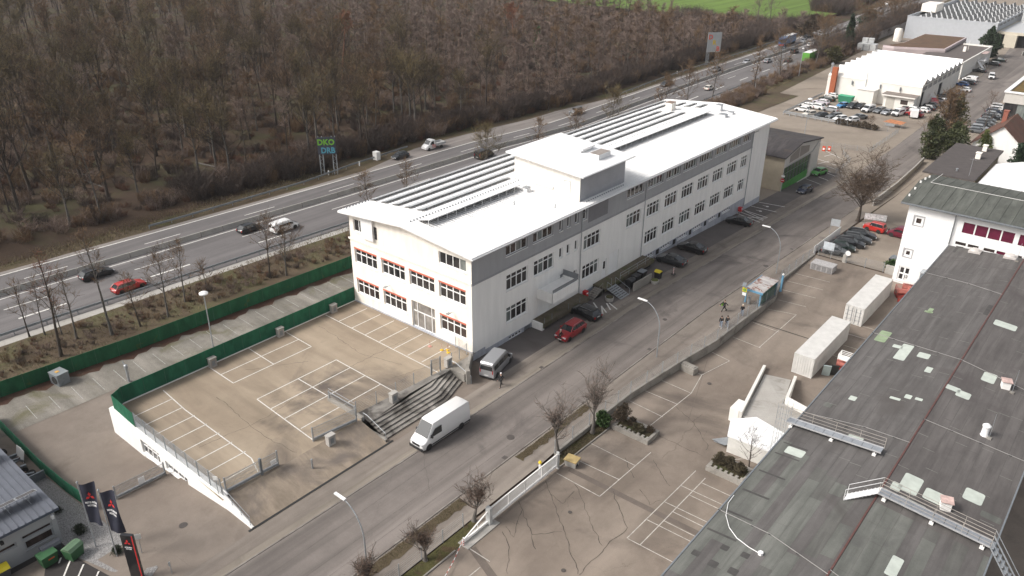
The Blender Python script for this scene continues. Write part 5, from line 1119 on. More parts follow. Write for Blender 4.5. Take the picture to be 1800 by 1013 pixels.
# ---- office annexes behind the factory hall
OA=thing('office_annex','white two storey office annex with a dark flat roof and outside stairs','building',(-62,325,-3.2))
TO=lambda a,z,d:(-56.3+d,a,z); wo=[(303+k*5,305.6+k*5,-.9,.9) for k in range(8)]+[(305+k*9,306.5+k*9,-2.9,-1.7) for k in range(2)]
mb=MB(); facade(mb,TO,300.4,344,-3.4,2.0,wo,.2); mb.box(-72,-56.31,300.4,343.9,-3.4,1.6); mb.box(-56.6,-56.2,300.3,344,2.0,2.3); mb.box(-66,-56.6,300.2,300.6,1.6,2.3); mb.box(-66,-56.6,343.6,344,1.6,2.3); mb.build('walls',gw,OA)
for q in wo: window(TO,*q,OA,cols=2,transom=0,rev=.2)
mb=MB(); mb.box(-72,-56.62,300.6,343.6,1.55,1.75); mb.build('roof',M('dark_annex_roof',(.10,.085,.08),.9,.15),OA)
mb=MB(); mb.box(-62.5,-61.6,327,328,1.7,3.4); mb.tube((-61.5,330,1.7),(-61.5,330,5.2),.05,4); mb.build('chimney',cream_wall,OA)
mb=MB(); mb.quad((-56.2,322,-.2),(-53.6,322,-3.1),(-53.6,324.2,-3.1),(-56.2,324.2,-.2)); mb.box(-56.2,-54.2,324.2,331,-.35,-.15); 
for y in (322,324.2): mb.path([(-56.2,y,.8),(-53.6,y,-2.2),(-53.6,y,-3.2)],.05,4)
mb.path([(-54.2,324.2,-.2),(-54.2,324.2,.9),(-54.2,331,.9),(-54.2,331,-3.2)],.05,4); mb.build('outside_stairs',white_metal,OA)
mb=MB(); mb.box(-56.2,-54.4,325,331,2.,2.1); mb.build('door_canopy',M('pinkish_canopy',(.42,.32,.30),.8,.1),OA)
OB=thing('pink_annex','long low building with a brown planted roof and pale pink fascia','building',(-77,330,-3.2))
P5=[(-66.7,319.9),(-67.4,354),(-82.2,353),(-82.2,324),(-86,313.5),(-82,312.8)]
mb=MB(); mb.prism(P5,-3.4,2.3); mb.prism(P5,2.3,3.0,1); mb.build('walls',[M('pink_wall',(.40,.34,.34),.85,.1,.3),M('pink_fascia',(.55,.47,.48),.8,.05)],OB)
Pc=(sum(p[0] for p in P5)/6,sum(p[1] for p in P5)/6); mb=MB(); mb.prism([(Pc[0]+(x-Pc[0])*.955,Pc[1]+(y-Pc[1])*.975) for x,y in P5],2.95,3.03); mb.build('planted_roof',ASPH('brown_sedum_roof',(.13,.080,.052),(.17,.11,.07),.5,1.5,(.10,.07,.05),.4,.5,.65),OB)
mb=MB(); 
for k in range(6): mb.box(-66.72,-66.66,322+k*5.2,325.2+k*5.2,.7,1.8)
mb.build('strip_windows',glass,OB)
# ---- grey hall with the shed lights
KH=thing('grey_hall','big grey clad hall whose roof is covered with triangular skylight ridges','building',(-78,415,-3.2))
kx0,kx1,ky0,ky1=-97.,-62.5,381,470.
mb=MB(); cl_=STRIPES('grey_sheet_cladding',(.42,.44,.47),(.34,.36,.39),2,5,.55,0,.4,.05)
mb.quad((kx0,ky0,-3.4),(kx1,ky0,-3.4),(kx1,ky0,5.9),(kx0,ky0,5.9),0); mb.quad((kx1,ky0,1.),(kx1,ky1,1.),(kx1,ky1,5.9),(kx1,ky0,5.9),0); mb.quad((kx1-.3,ky0,-3.4),(kx1-.3,ky1,-3.4),(kx1-.3,ky1,1.),(kx1-.3,ky0,1.),1); mb.quad((kx0,ky0,-3.4),(kx0,ky1,-3.4),(kx0,ky1,5.9),(kx0,ky0,5.9),0); mb.box(kx0+.05,kx1-.05,ky0+.05,ky1,3.,4.6,2)
mb.box(kx0-.06,kx1+.06,ky0-.06,ky0+.3,5.5,6.0,0); mb.box(kx1-.3,kx1+.06,ky0+.301,ky1,5.5,6.,0); mb.box(kx0-.06,kx0+.3,ky0+.301,ky1,5.5,6.,0)
mb.build('walls',[cl_,M('cream_lower_wall',(.48,.45,.38),.85,.05,1),M('hall_flat_roof',(.30,.30,.30),.8,.1,.5)],KH)
sl_=M('skylight_pale',(.50,.51,.52),.5,.06,.8); sd_=M('skylight_dark',(.16,.155,.15),.5,.1,.8)
for j in range(11):
    mb=MB(); y=ky0+2.5+j*7.6
    for i in range(8):
        x=kx0+2+i*4.2
        a=(x,y,4.6); b_=(x+3.4,y,4.6); c_=(x+3.4,y+5.8,4.6); d_=(x,y+5.8,4.6); e_=(x+2.6,y+.2,6.4); f_=(x+2.6,y+5.6,6.4)
        mb.quad(a,e_,f_,d_,0); mb.quad(b_,e_,f_,c_,1); mb.add([a,b_,e_],[(0,1,2)],0); mb.add([d_,c_,f_],[(0,1,2)],1)
    mb.build('skylight_row',[sl_,sd_],KH)
mb=MB(); mb.box(-59.5,-55,383,386,-3.3,1.6,0); mb.box(-62.6,-48,384,425,1.6,2.6,0); mb.box(-61.5,-49,385,424,2.6,2.65,1); mb.build('gate_canopy',[M('canopy_beige',(.50,.46,.38),.8,.05),M('canopy_top',(.45,.46,.47),.7,.05)],KH)
mb=MB(); mb.box(-62.4,-49,386,424,-3.3,1.6); mb.build('passage',dark_gap,KH)
mb=MB(); mb.box(-60.5,-58.3,420,424,2.6,11); mb.build('stack',M('pale_stack',(.45,.46,.46),.7,.05),KH)
mb=MB(); mb.box(-97.,-91,400,412,5.9,9.2); mb.build('roof_house',cream_wall,KH)
for k in range(3): mb=MB(); mb.box(kx1+.0,kx1+.05,388+k*9,390.5+k*9,-1,.6); mb.build('window',glass_warm,KH)
# tanks, skip
for x,y,l in ((-101,338.5,'white plastic sheeted tanks stacked beside the dark conifer'),):
    b=MB(); [b.rbox((x+i*2.3,y+.3*i,-3.2),2.1,4.5,2.4,.1) for i in range(3)]; [b.rbox((x+i*2.3+.5,y+2+.3*i,-.8),2.,2.6,1.8,.2) for i in range(2)]; b.build('wrapped_stack',M('white_foil',(.55,.56,.56),.5,.15,1.5),None,label=l,cat='stack')
b=MB(); b.lathe([(1.6,0),(1.6,4.6),(1.2,5.2),(.2,5.4)],(-96.2,369,-3.2),14); b.build('silo_tank',cream_wall,None,label='cream silo tank standing against the grey hall',cat='tank',smooth=True)
def skip(x,y,z,rz_,col,label,w=1.9,l=3.2,hh=1.5,name='skip_container'):
    t=thing(name,label,'skip',(x,y,z),rz_); b=MB(); b.loft([[(-w*.4,-l*.42,0),(w*.4,-l*.42,0),(w*.4,l*.42,0),(-w*.4,l*.42,0)],[(-w/2,-l/2,hh),(w/2,-l/2,hh),(w/2,l/2,hh),(-w/2,l/2,hh)]]); b.build('tub',M('skip_green',col,.6,.1,2),t,world=False); b=MB(); b.box(-w*.52,w*.52,-l*.5,l*.5,hh,hh+.08); b.build('lid',M('skip_lid',tuple(min(1,c*1.8) for c in col),.6,.1,2),t,world=False)
p=G(1486,180); skip(p[0],p[1],p[2],pi/2,(.03,.20,.11),'green skip standing at the foot of the factory hall wall',2.2,4.2,1.9)
# ================================================================ fences, walls
def fence(name,label,cat,pts,hh,zf,step,style='mesh',postm=None,panel=None,group=None,base=0.):
    P_=[Vector((p[0],p[1],0)) for p in pts]; c=P_[len(P_)//2]; t=thing(name,label,cat,(c.x,c.y,zf(c.x,c.y)),0,group)
    posts=[]; mesh=MB(); carry=0
    for a,b_ in zip(P_,P_[1:]):
        L_=(b_-a).length; n=max(1,round(L_/step))
        for k in range(n):
            p=a.lerp(b_,k/n); q=a.lerp(b_,(k+1)/n); zp,zq=zf(p.x,p.y)+base,zf(q.x,q.y)+base; posts.append((p,zp))
            if style=='screen':
                d=(q-p).normalized(); nn=Vector((-d.y,d.x,0))*.02
                mesh.add([(p.x+nn.x,p.y+nn.y,zp+.03),(q.x+nn.x,q.y+nn.y,zq+.03),(q.x+nn.x,q.y+nn.y,zq+hh),(p.x+nn.x,p.y+nn.y,zp+hh),(p.x-nn.x,p.y-nn.y,zp+.03),(q.x-nn.x,q.y-nn.y,zq+.03),(q.x-nn.x,q.y-nn.y,zq+hh),(p.x-nn.x,p.y-nn.y,zp+hh)],[(0,1,2,3),(7,6,5,4),(3,2,6,7)])
            else:
                rr_=.007 if style=='mesh' else .010
                m_=max(2,int((q-p).length/(.16 if style=='mesh' else .13)))
                for i in range(m_+1):
                    u=p.lerp(q,i/m_); z=zp+(zq-zp)*i/m_; mesh.tube((u.x,u.y,z+.04),(u.x,u.y,z+hh),rr_,3,0,caps=False)
                K=int(hh/.2)
                for i in range(K+1): f_=.05+(hh-.06)*i/K; mesh.tube((p.x,p.y,zp+f_),(q.x,q.y,zq+f_),rr_ if style=='mesh' else .016,3,0,caps=False)
    posts.append((P_[-1],zf(P_[-1].x,P_[-1].y)+base))
    mesh.build('panel',panel or galv,t)
    if len(posts)<=100:
        for p,z in posts: b=MB(); b.box(p.x-.035,p.x+.035,p.y-.035,p.y+.035,z-.05,z+hh+.06); b.build('post',postm or galv,t)
    else:
        b=MB()
        for p,z in posts: b.box(p.x-.03,p.x+.03,p.y-.03,p.y+.03,z-.05,z+hh+.06)
        b.build('posts',postm or galv,t)
    return t
def GREEN(name,a,b,c):
    return ASPH(name,a,b,.3,1.2,c,.6,.6,.72,(2.5,.9,.4),.06,0,.8)
gscreen=GREEN('green_privacy_net',(.016,.12,.066),(.022,.155,.085),(.012,.08,.046)); gscreen2=GREEN('mossy_green_net',(.016,.10,.046),(.024,.13,.060),(.11,.12,.025))
fence('green_screen_fence','dark green screened fence along the west and south edge of the raised plaza','fence',[(-76.95,59.7),(-77.,27.9),(-76.3,26.6),(-71.5,26.42)],1.95,lambda x,y:1.0,2.5,'screen',M('green_post',(.02,.10,.06),.6,0),gscreen,base=.1)
fence('green_boundary_fence','long mossy green screen fence between the back parking strip and the motorway bank','fence',[(-95.5,-6),(-93.6,21),(-92.0,37),(-90.8,70),(-88.9,141)],2.0,lambda x,y:h(x,y),2.5,'screen',M('green_post2',(.02,.10,.05),.6,0),gscreen2)
fence('green_yard_fence','green screen fence around the car dealer yard beside the gravel bed','fence',[(-89.5,18.7),(-77,18.55),(-75.1,18.6),(-66,18.95)],1.55,lambda x,y:h(x,y),2.,'screen',M('green_post3',(.015,.08,.05),.6,0),gscreen)
fence('mesh_fence','tall galvanised mesh fence on the white wall above the driveway','fence',[(-71.4,26.45),(-63.5,26.45),(-55.7,26.45)],1.75,lambda x,y:1.35,2.2,'bars',galv)
t=thing('ramp_railing','sloping galvanised handrail at the end of the white plaza wall','railing',(-53.5,26.4,.5)); b=MB()
for o_ in (.55,1.05): b.tube((-55.6,26.45,1.35+o_),(-51.5,26.45,.15+o_),.03,4)
b.build('rails',galv,t)
for k in range(4): b=MB(); xx=-55.5+k*1.3; zz=1.33-(xx+55.6)*.29; b.tube((xx,26.45,zz),(xx,26.45,zz+1.08),.03,4); b.build('post',galv,t)
# plaza front gate wings
def gatewing(name,label,a,b_,z,hh,m_=galv,beam=True):
    t=thing(name,label,'gate',((a[0]+b_[0])/2,(a[1]+b_[1])/2,z)); mb=MB(); A_=Vector((*a,z)); B_=Vector((*b_,z)); L_=(B_-A_).length; n=int(L_/.11)
    for i in range(n+1): u=A_.lerp(B_,i/n); mb.tube((u.x,u.y,z+.35),(u.x,u.y,z+hh),.022,3,caps=False)
    for f_ in (.36,.8,1.2,hh): mb.tube((*a,z+f_),(*b_,z+f_),.015 if f_<hh else .03,3)
    mb.build('mesh_infill',m_,t)
    if beam: mb=MB(); d=(B_-A_).normalized(); c=(A_+B_)/2; mb.rbox((c.x,c.y,z+.1),L_,.16,.26,atan2(d.y,d.x)); mb.build('bottom_beam',m_,t)
    for p in (A_,B_): mb=MB(); mb.rbox((p.x,p.y,z-.6 if z>.5 and p.x>-55.4 else z-.02),.11,.11,hh+.15+(.58 if z>.5 and p.x>-55.4 else 0)); mb.build('gate_post',m_,t)
    return t
g1=gatewing('sliding_gate','long galvanised sliding gate at the top of the plaza ramp, with a white name plate',(-56.0,27.),(-55.7,32.4),1.0,1.65)
b=MB(); b.box(-55.66,-55.6,31.6,32.2,1.6,2.0); b.build('name_plate',white_wall,g1); b=MB(); b.rbox((-55.75,30.6,1.0),.22,.22,1.9); b.build('gate_post',galv_d,g1)
gatewing('swing_gate','small open mesh gate wing beside the concrete cube on the plaza ramp',(-56.2,36.9),(-55.5,41.9),1.0,1.6)
t=gatewing('barrier_rail','galvanised railing on the low wall at the top left of the steps',(-60.7,42.5),(-56.4,42.5),1.35,.75,galv,False)
fence('plaza_front_fence','slender steel posts with wires along the top of the stone steps','fence',[(-56.6,42.8),(-56.1,48),(-55.9,53.2)],1.5,lambda x,y:1.0,2.6,'mesh',galv)
gatewing('plaza_wicket','narrow steel wicket gate at the upper end of the steps',(-55.9,53.3),(-55.7,54.5),1.0,1.9,galv,False)
fence('corner_fence','short mesh fence from the wicket to the building corner','fence',[(-55.8,56.5),(-55.9,59.2),(-58.,59.5)],1.5,lambda x,y:1.0,1.6,'mesh',galv)
gatewing('driveway_gate','galvanised picket gate across the driveway below the white wall, with a white symbol plate',(-65.8,21.1),(-65.6,25.9),h(-65.7,23),1.45)
b=MB(); b.rbox((-65.6,23.6,h(-65.6,23.6)+.4),.06,.6,.75); b.build('symbol_plate',white_metal,None,label='white pictogram plate hung on the driveway gate',cat='sign')
# concrete retaining wall with fence on the right of the street
RWl=thing('retaining_wall','weathered concrete retaining wall with a mesh fence between the street and the lower yard','wall',(-36.5,85,-1))
def wallstrip(mb,pts,w,zb,zt):
    secs=[]
    for i,p in enumerate(pts):
        a=Vector(pts[max(0,i-1)]); c=Vector(pts[min(len(pts)-1,i+1)]); d=(c-a).normalized(); n_=Vector((-d.y,d.x))*w/2
        x,y=p; secs.append([(x-n_.x,y-n_.y,zb(x,y)),(x-n_.x,y-n_.y,zt(x,y)),(x+n_.x,y+n_.y,zt(x,y)),(x+n_.x,y+n_.y,zb(x,y))])
    mb.loft(secs)
pts=[(x_,y_) for y_,x_ in WP[1:-2]]+[(-37.1,121.3)]
pp=[]
for a,b_ in zip(pts,pts[1:]):
    n=max(1,int(hypot(b_[0]-a[0],b_[1]-a[1])/3)); pp+=[(a[0]+(b_[0]-a[0])*k/n,a[1]+(b_[1]-a[1])*k/n) for k in range(n)]
pp.append(pts[-1])
mb=MB(); wallstrip(mb,pp,.28,lambda x,y:zy(y)-.1,lambda x,y:h(x,y)+.22); mb.build('wall_body',conc,RWl)
mb=MB(); y=45
wallst=[]
fence('street_mesh_fence','long galvanised mesh fence on the retaining wall on the right side of the street','fence',[(-37.35,-20),(-37.35,38.6)],1.4,lambda x,y:h(x,y),2.6,'mesh',galv)
fence('street_mesh_fence','galvanised mesh fence following the curved retaining wall past the bus shelter','fence',pp[::1][0:1]+[(x_,y_) for y_,x_ in WP[2:-2]]+[(-37.1,121.3)],1.5,lambda x,y:h(x,y)+.2,2.6,'mesh',galv)
mb=MB(); wallstrip(mb,[(-35.8,y) for y in (50.5,53,56,60)],.12,lambda x,y:zy(y)-.1,lambda x,y:zy(y)+.12); wallstrip(mb,[(-35.85,y) for y in (-20,0,15,30,36)],.12,lambda x,y:-.1,lambda x,y:.12); mb.build('bed_edging',conc,kind='structure')
# yard cross fence and gate
z_=zy(121)
t=thing('yard_gate','wide wire gate closing the lower yard in front of the row of dark cars','gate',(-29.3,121.6,z_)); mb=MB()
for k in range(9): mb.tube((-32.1,121.3,z_+.2+k*.16),(-26.6,121.7,z_+.2+k*.16),.014,3)
for x in (-32.1,-29.3,-26.6): mb.tube((x,121.3+(x+32.1)*.07,z_),(x,121.3+(x+32.1)*.07,z_+1.6),.06,6)
mb.build('gate_frame',galv,t); mb=MB(); mb.lathe([(.42,0),(.42,.03)],(0,0,0),18); mb.xf(Matrix.Translation((-32.0,121.1,z_+1.75))@Matrix.Rotation(pi/2,4,'X')); mb.build('round_sign',white_metal,t)
b=MB(); b.box(-26.3,-24.7,121.5,121.9,z_-.1,z_+1.3); b.box(-32.7,-32.2,121.2,121.6,z_-.1,z_+1.3); b.build('concrete_wall',conc_l,None,label='short pale concrete wall beside the wire yard gate',cat='wall')
fence('panel_fence','low steel frame fence with a leaning white board in front of the first dark car','fence',[(-36.6,121.4),(-32.6,121.5)],1.5,lambda x,y:-1.25,1.9,'mesh',galv)
b=MB(); b.rbox((-35.3,121.9,-.2),1.7,.06,1.3,0); b.build('white_board',M('bluish_board',(.50,.54,.58),.6,.1),None,label='pale bluish board fixed to the frame fence by the dark cars',cat='board')
b=MB(); b.rbox((-37.35,127.4,h(-37,127)),.06,11.5,1.5,-.02); b.build('pale_hoarding',white_wall,None,label='long pale hoarding panel between the pavement and the dark parked cars',cat='board')
# far lot fences
farf=lambda x,y:h(x,y)
t=thing('guard_rail','double steel guard rail round the far car lot before the factory hall','guard rail',(-78,225,-3.2)); b=MB()
for z in (.45,.85):
    for a,c in (((-81.1,214.9),(-81.6,246)),((-81.1,214.9),(-66.8,214.3))): b.rbox(((a[0]+c[0])/2,(a[1]+c[1])/2,-3.2+z),hypot(c[0]-a[0],c[1]-a[1]),.08,.26,atan2(c[1]-a[1],c[0]-a[0]))
b.build('rail',galv,t)
for k in range(9): b=MB(); x=-81.1+k*1.78; b.box(x-.06,x+.06,214.4,214.55,-3.2,-2.1); b.build('post',galv,t)
fence('lot_mesh_fence','thin mesh fence enclosing the empty tan lot across from the workshop','fence',[(-66,213.6),(-51.3,215.8),(-51.2,193.4),(-62,191),(-68,190)],1.2,farf,2.6,'mesh',galv)
fence('lot_mesh_fence','short broken mesh fence along the street before the empty tan lot','fence',[(-55.3,187.4),(-51.9,182),(-51.5,172)],1.1,farf,2.4,'mesh',galv)
b=MB(); wallstrip(b,[(-38.4,155),(-38.5,170),(-38.9,185),(-39.3,193)],.25,lambda x,y:h(x,y)-.1,lambda x,y:h(x,y)+1.25); b.build('street_wall',conc_l,None,label='plain concrete garden wall along the far street below the big evergreen',cat='wall')
fence('timber_fence','tall grey timber fence between the motorway trees and the grey hall','fence',[(-103.3,357),(-104.2,407),(-107,430)],3.2,farf,3,'screen',galv_d,M('grey_timber',(.23,.21,.20),.9,.15,1))
b=MB(); b.box(-49.5,-49.2,366,396,-3.2,-1.9); b.build('barrier_wall',conc_l,None,label='long pale barrier wall at the entrance below the grey hall canopy',cat='wall')
for i,(x,y) in enumerate(((-59.8,187.3),(-58.8,188.1))):
    b=MB(); b.box(x-.35,x+.35,y-.1,y+.1,h(x,y),h(x,y)+1.15,0); b.box(x-.2,x+.2,y-.105,y+.105,h(x,y)+.3,h(x,y)+.75,1); b.build('traffic_barrier',[M('signal_red',(.55,.07,.03),.5,0),white_metal],None,label=('left','right')[i]+' one of the two red and white barrier blocks by the workshop end',cat='barrier',group='red and white barrier blocks')
# motorway furniture
t=thing('median_barrier','long concrete barrier between the two carriageways of the motorway','barrier',(-119,100,-2)); 
y=-22; k=0
b=MB(); last=None
seg_i=0
while y<420:
    b=MB(); x0=L0(y)+7.3; x1=L0(y+3.9)+7.3; z0=h(x0,y); z1=h(x1,y+3.9)
    b.loft([[(x0-.3,y,z0),(x0-.24,y,z0+.12),(x0-.09,y,z0+.85),(x0+.09,y,z0+.85),(x0+.24,y,z0+.12),(x0+.3,y,z0)],[(x1-.3,y+3.9,z1),(x1-.24,y+3.9,z1+.12),(x1-.09,y+3.9,z1+.85),(x1+.09,y+3.9,z1+.85),(x1+.24,y+3.9,z1+.12),(x1+.3,y+3.9,z1)]])
    b.build('barrier_block',conc_l,t); y+=4.0; seg_i+=1
    if seg_i>=99: break
b=MB(); Y=ys(y,900,10); b.loft([[(L0(v)+7.0,v,h(-120,v)),(L0(v)+7.2,v,h(-120,v)+.85),(L0(v)+7.4,v,h(-120,v)+.85),(L0(v)+7.6,v,h(-120,v))] for v in Y]); b.build('far_blocks',conc_l,t)
def grail(name,label,xf,y0,y1,st=4.):
    t=thing(name,label,'guard rail',(xf(y0),(y0+y1)/2,-2)); b=MB(); Y=ys(y0,y1,6)
    b.loft([[(xf(v)-.06,v,h(xf(v),v)+.45),(xf(v)-.1,v,h(xf(v),v)+.6),(xf(v)-.06,v,h(xf(v),v)+.78),(xf(v)+.06,v,h(xf(v),v)+.78),(xf(v)+.06,v,h(xf(v),v)+.45)] for v in Y]); b.build('rail',galv_d,t)
    y=y0; n=0
    while y<y1 and n<98: b=MB(); x=xf(y); b.box(x-.05,x+.05,y-.05,y+.05,h(x,y)-.05,h(x,y)+.75); b.build('post',galv_d,t); y+=st; n+=1
    return t
grail('guard_rail','steel guard rail on the near edge of the motorway above the bank',lambda y:L0(y)+21.1,-20,262)
grail('guard_rail','steel guard rail beneath the graffiti billboard on the far side of the motorway',lambda y:L0(y)-interp([(62,2.2),(90,3.2),(104,5.4),(122,7)],y),58,121)
grail('guard_rail','steel guard rail far up the motorway in front of the tall price sign',lambda y:L0(y)-2.2-interp([(205,0),(240,1.5)],y),205,400)
t=thing('concrete_balustrade','pale concrete channel wall along the near carriageway','wall',(-106,100,-2)) if False else None
# ================================================================ street furniture
def curved_lamp(x,y,z,label,hh=7.2,reach=2.6,ang=pi,group='curved street lamps'):
    t=thing('street_lamp',label,'street lamp',(x,y,z),ang,group); b=MB(); pts=[(0,0,0)]
    for k in range(0,10):
        a=k/9*radians(78); pts.append((reach*(1-cos(a)),0,hh*.55+ (hh*.42)*sin(a)/sin(radians(78))))
    for i,(p,q) in enumerate(zip(pts,pts[1:])): b.tube(p,q,.07-.003*i,6)
    b.build('pole',galv,t,world=False); e=pts[-1]; b=MB(); b.rbox((e[0]+.55,0,e[2]-.02),1.25,.24,.12,0,0); b.build('lamp_head',white_metal,t,world=False)
for x,y,l in [(-39.3,29.3,'curved street lamp nearest the camera, its head over the street in front of the plaza'),(-39.1,74.9,'curved street lamp in the middle of the street, opposite the red parked car'),(-38.5,109.2,'curved street lamp farthest along, above the yard fence opposite the black saloon')]: curved_lamp(x,y,h(x,y),l)
def disc_lamp(x,y,z,hh,label,r=.55):
    t=thing('disc_lamp',label,'street lamp',(x,y,z),0,'mushroom headed lamps'); b=MB(); b.tube((0,0,0),(0,0,hh),.09,8,r2=.06); b.build('pole',galv,t,world=False); b=MB(); b.lathe([(r*.5,-.12),(r,-.05),(r,.08),(r*.7,.2),(r*.2,.28)],(0,0,hh),20); b.build('lamp_head',white_metal,t,world=False,smooth=True)
disc_lamp(-84.9,42.9,-2,7.9,'mushroom lamp behind the green plaza fence')
p=G(1413.5,239); disc_lamp(p[0],p[1],p[2],9.2,'tall mushroom lamp between the beige workshop and the far car lot',.6)
p=G(1653,243); disc_lamp(p[0],p[1],p[2],6.2,'mushroom lamp on the far street beside the slanted row of cars',.5)
for px,py,hh in ((1404,134,9.),(1326,165,8.5)): p=G(px,py); disc_lamp(p[0],p[1],p[2],hh,'slim mast lamp on the motorway bank near '+('the green lorry' if px>1400 else 'the single tall tree'),.35)
b=MB(); b.tube((-85.6,32.2,-2),(-85.6,32.2,-.2),.16,10); b.lathe([(.2,0),(.22,.1),(.22,.5),(.1,.6)],(-85.6,32.2,-.2),10); b.path([(-85.7,32.2,.2),(-86.,32.1,.75)],.06,5); b.build('vent_post',galv,None,label='thick grey steel post with a fitting behind the plaza corner',cat='post')
for px,py,l in ((1341,0,''),): pass
# pillars (concrete cubes) on the plaza
for i,(x,y,l) in enumerate([(-54.7,37.9,'concrete pillar standing on the ramp beside the open gate wing'),(-55.3,46.9,'concrete pillar behind the steps'),(-55.8,55.9,'concrete pillar at the top end of the steps'),(-76.5,38.2,'concrete pillar at the green fence nearest the round lamp'),(-76.5,47.5,'concrete pillar in the middle of the green plaza fence'),(-76.5,55.8,'concrete pillar at the building end of the green plaza fence')]):
    b=MB(); z=plaza_f(x,y) if x>-55.4 else 1.; b.box(x-.27,x+.27,y-.42,y+.42,z-.02,z+1.1); b.box(x-.32,x+.32,y-.47,y+.47,z+1.1,z+1.18); b.box(x+.27,x+.28,y-.2,y+.2,z+.25,z+.85,1); b.build('concrete_pillar',[conc_l,galv_d],None,label=l,cat='pillar',group='concrete pillars of the plaza')
b=MB(); b.tube((-53.4,34.6,.45),(-53.4,34.6,1.6),.09,8); b.build('steel_bollard',galv,None,label='single steel bollard on the plaza ramp',cat='bollard')
for i,(x,y,c_,l) in enumerate([(-60.6,57.7,(.6,.3,.25),'pale red and white chain post left of the entrance'),(-58.9,58.,(.65,.42,.02),'leftmost chain post with a yellow foot before the entrance'),(-58.4,58.5,(.65,.42,.02),'middle chain post with a yellow foot before the entrance'),(-57.9,58.1,(.65,.42,.02),'rightmost chain post with a yellow foot before the entrance')]):
    t=thing('chain_post',l,'post',(x,y,1.0),0,'chain posts before the entrance'); b=MB(); b.lathe([(.24,0),(.22,.07),(.05,.12)],(0,0,0),10); b.build('foot',M('foot_colour',c_,.6,0),t,world=False); b=MB(); b.tube((0,0,.1),(0,0,.95),.03,6); b.build('pole',M('post_red',(.42,.10,.05),.6,.4,12,col2=(.6,.55,.5),coord='O'),t,world=False)
# sliding gate of the yard
SG=thing('yard_sliding_gate','long pale steel sliding gate closing the lower yard towards the street','gate',(-35.8,45,0))
b=MB()
n=int(9.6/.13)
for i in range(n+1): y=40.7+i*9.6/n; b.box(-35.87,-35.83,y-.022,y+.022,.4,1.6)
b.build('bars',M('pale_gate_bars',(.46,.47,.48),.5,.05),SG)
b=MB(); b.box(-35.92,-35.78,40.6,50.4,.16,.42); b.box(-35.9,-35.8,40.6,50.4,1.58,1.68); 
for k in range(5): y=40.6+k*2.45; b.box(-35.89,-35.81,y-.04,y+.04,.42,1.58)
b.path([(-35.85,40.6,1.62),(-35.9,37.1,.4)],.07,4); b.box(-35.93,-35.79,37.,40.6,.16,.4); b.tube((-35.86,38.9,.4),(-35.86,38.9,1.),.04,4); b.build('frame',white_wall,SG)
b=MB(); b.box(-36.05,-35.55,40.15,40.5,-.05,1.9); b.box(-36.,-35.7,50.45,50.6,-.3,1.85); b.build('gate_posts',M('gate_grey',(.42,.43,.43),.5,.05),SG)
b=MB(); b.box(-36.3,-35.1,36.8,41.,-.05,.08); b.build('gate_footing',conc_l,SG)
b=MB(); b.tube((-36.4,48.4,.1),(-36.4,48.4,1.5),.12,8); b.lathe([(.16,0),(.18,.12),(.1,.25)],(-36.4,48.4,1.5),10,1); b.build('signal_post',[white_metal,M('signal_yellow',(.7,.5,.02),.4,0)],None,label='white post with a yellow warning light behind the yard sliding gate',cat='post')
for i,(x,y) in enumerate(((-35.7,36.9),(-33.6,31.2))):
    b=MB(); b.tube((x,y,0),(x,y,.95),.06,8); [b.tube((x,y,.1+.2*k),(x,y,.2+.2*k),.063,8,1) for k in range(4)]; b.build('striped_post',[white_metal,M('post_stripe_red',(.4,.05,.04),.5,0)],None,label=('striped chain post at the end of the yard sliding gate','striped chain post at the lower frame edge on the yard asphalt')[i],cat='post',group='striped chain posts')
b=MB(); q=[Vector((-35.7,36.9,.85)),Vector((-33.6,31.2,.85))]
for i in range(20):
    f0,f1=i/20,(i+1)/20; a=q[0].lerp(q[1],f0); c=q[0].lerp(q[1],f1); a.z-=.55*sin(pi*f0); c.z-=.55*sin(pi*f1); b.tube(a,c,.028,4,i%2)
b.build('plastic_chain',[white_metal,M('chain_red',(.5,.1,.08),.5,0)],None,label='red and white plastic chain sagging between the striped posts',cat='chain')
# sand box, planters, concrete block
t=thing('grit_bin','yellowish concrete grit bin beside the yard sliding gate','bin',(-35.1,51.9,-.2),.15); b=MB(); b.loft([[(-.55,-.4,0),(.55,-.4,0),(.55,.4,0),(-.55,.4,0)],[(-.62,-.5,.75),(.62,-.5,.75),(.62,.5,.75),(-.62,.5,.75)]]); b.box(.56,.6,-.25,.15,.12,.4,1); b.build('tub',[conc_l,dark_gap],t,world=False); b=MB(); b.box(-.68,.68,-.55,.55,.75,.85); b.build('lid',M('yellowish_lid',(.36,.27,.12),.8,.15,2),t,world=False)
b=MB(); b.rbox((-35.4,75.9,zy(75)-.02),2.4,1.0,.85,-.12); b.rbox((-35.4,75.9,zy(75)+.84),2.0,.5,.1,-.12); b.build('concrete_block',conc,None,label='long concrete block lying against the retaining wall in the yard',cat='block')
soil=ASPH('planter_soil',(.06,.05,.03),(.10,.085,.045),.6,3,(.05,.07,.02),.8,.5,.62)
def planter(label,x0,x1,y0,y1,z,hh):
    t=thing('concrete_planter',label,'planter',((x0+x1)/2,(y0+y1)/2,z)); b=MB()
    for a in ((x0,x1,y0,y0+.3),(x0,x1,y1-.3,y1),(x0,x0+.3,y0+.3,y1-.3),(x1-.3,x1,y0+.3,y1-.3)): b.box(*a,z-.1,z+hh)
    n=int((x1-x0)/.55)
    for k in range(n): xx=x0+.1+k*(x1-x0)/n; b.box(xx,xx+.3,y0+.3,y0+.62,z+hh-.12,z+hh+.05); b.box(xx,xx+.3,y1-.6,y1-.3,z+hh-.12,z+hh+.05)
    b.build('trough',conc,t); b=MB(); b.box(x0+.3,x1-.3,y0+.3,y1-.3,z,z+hh-.08); b.build('soil',soil,t); return t
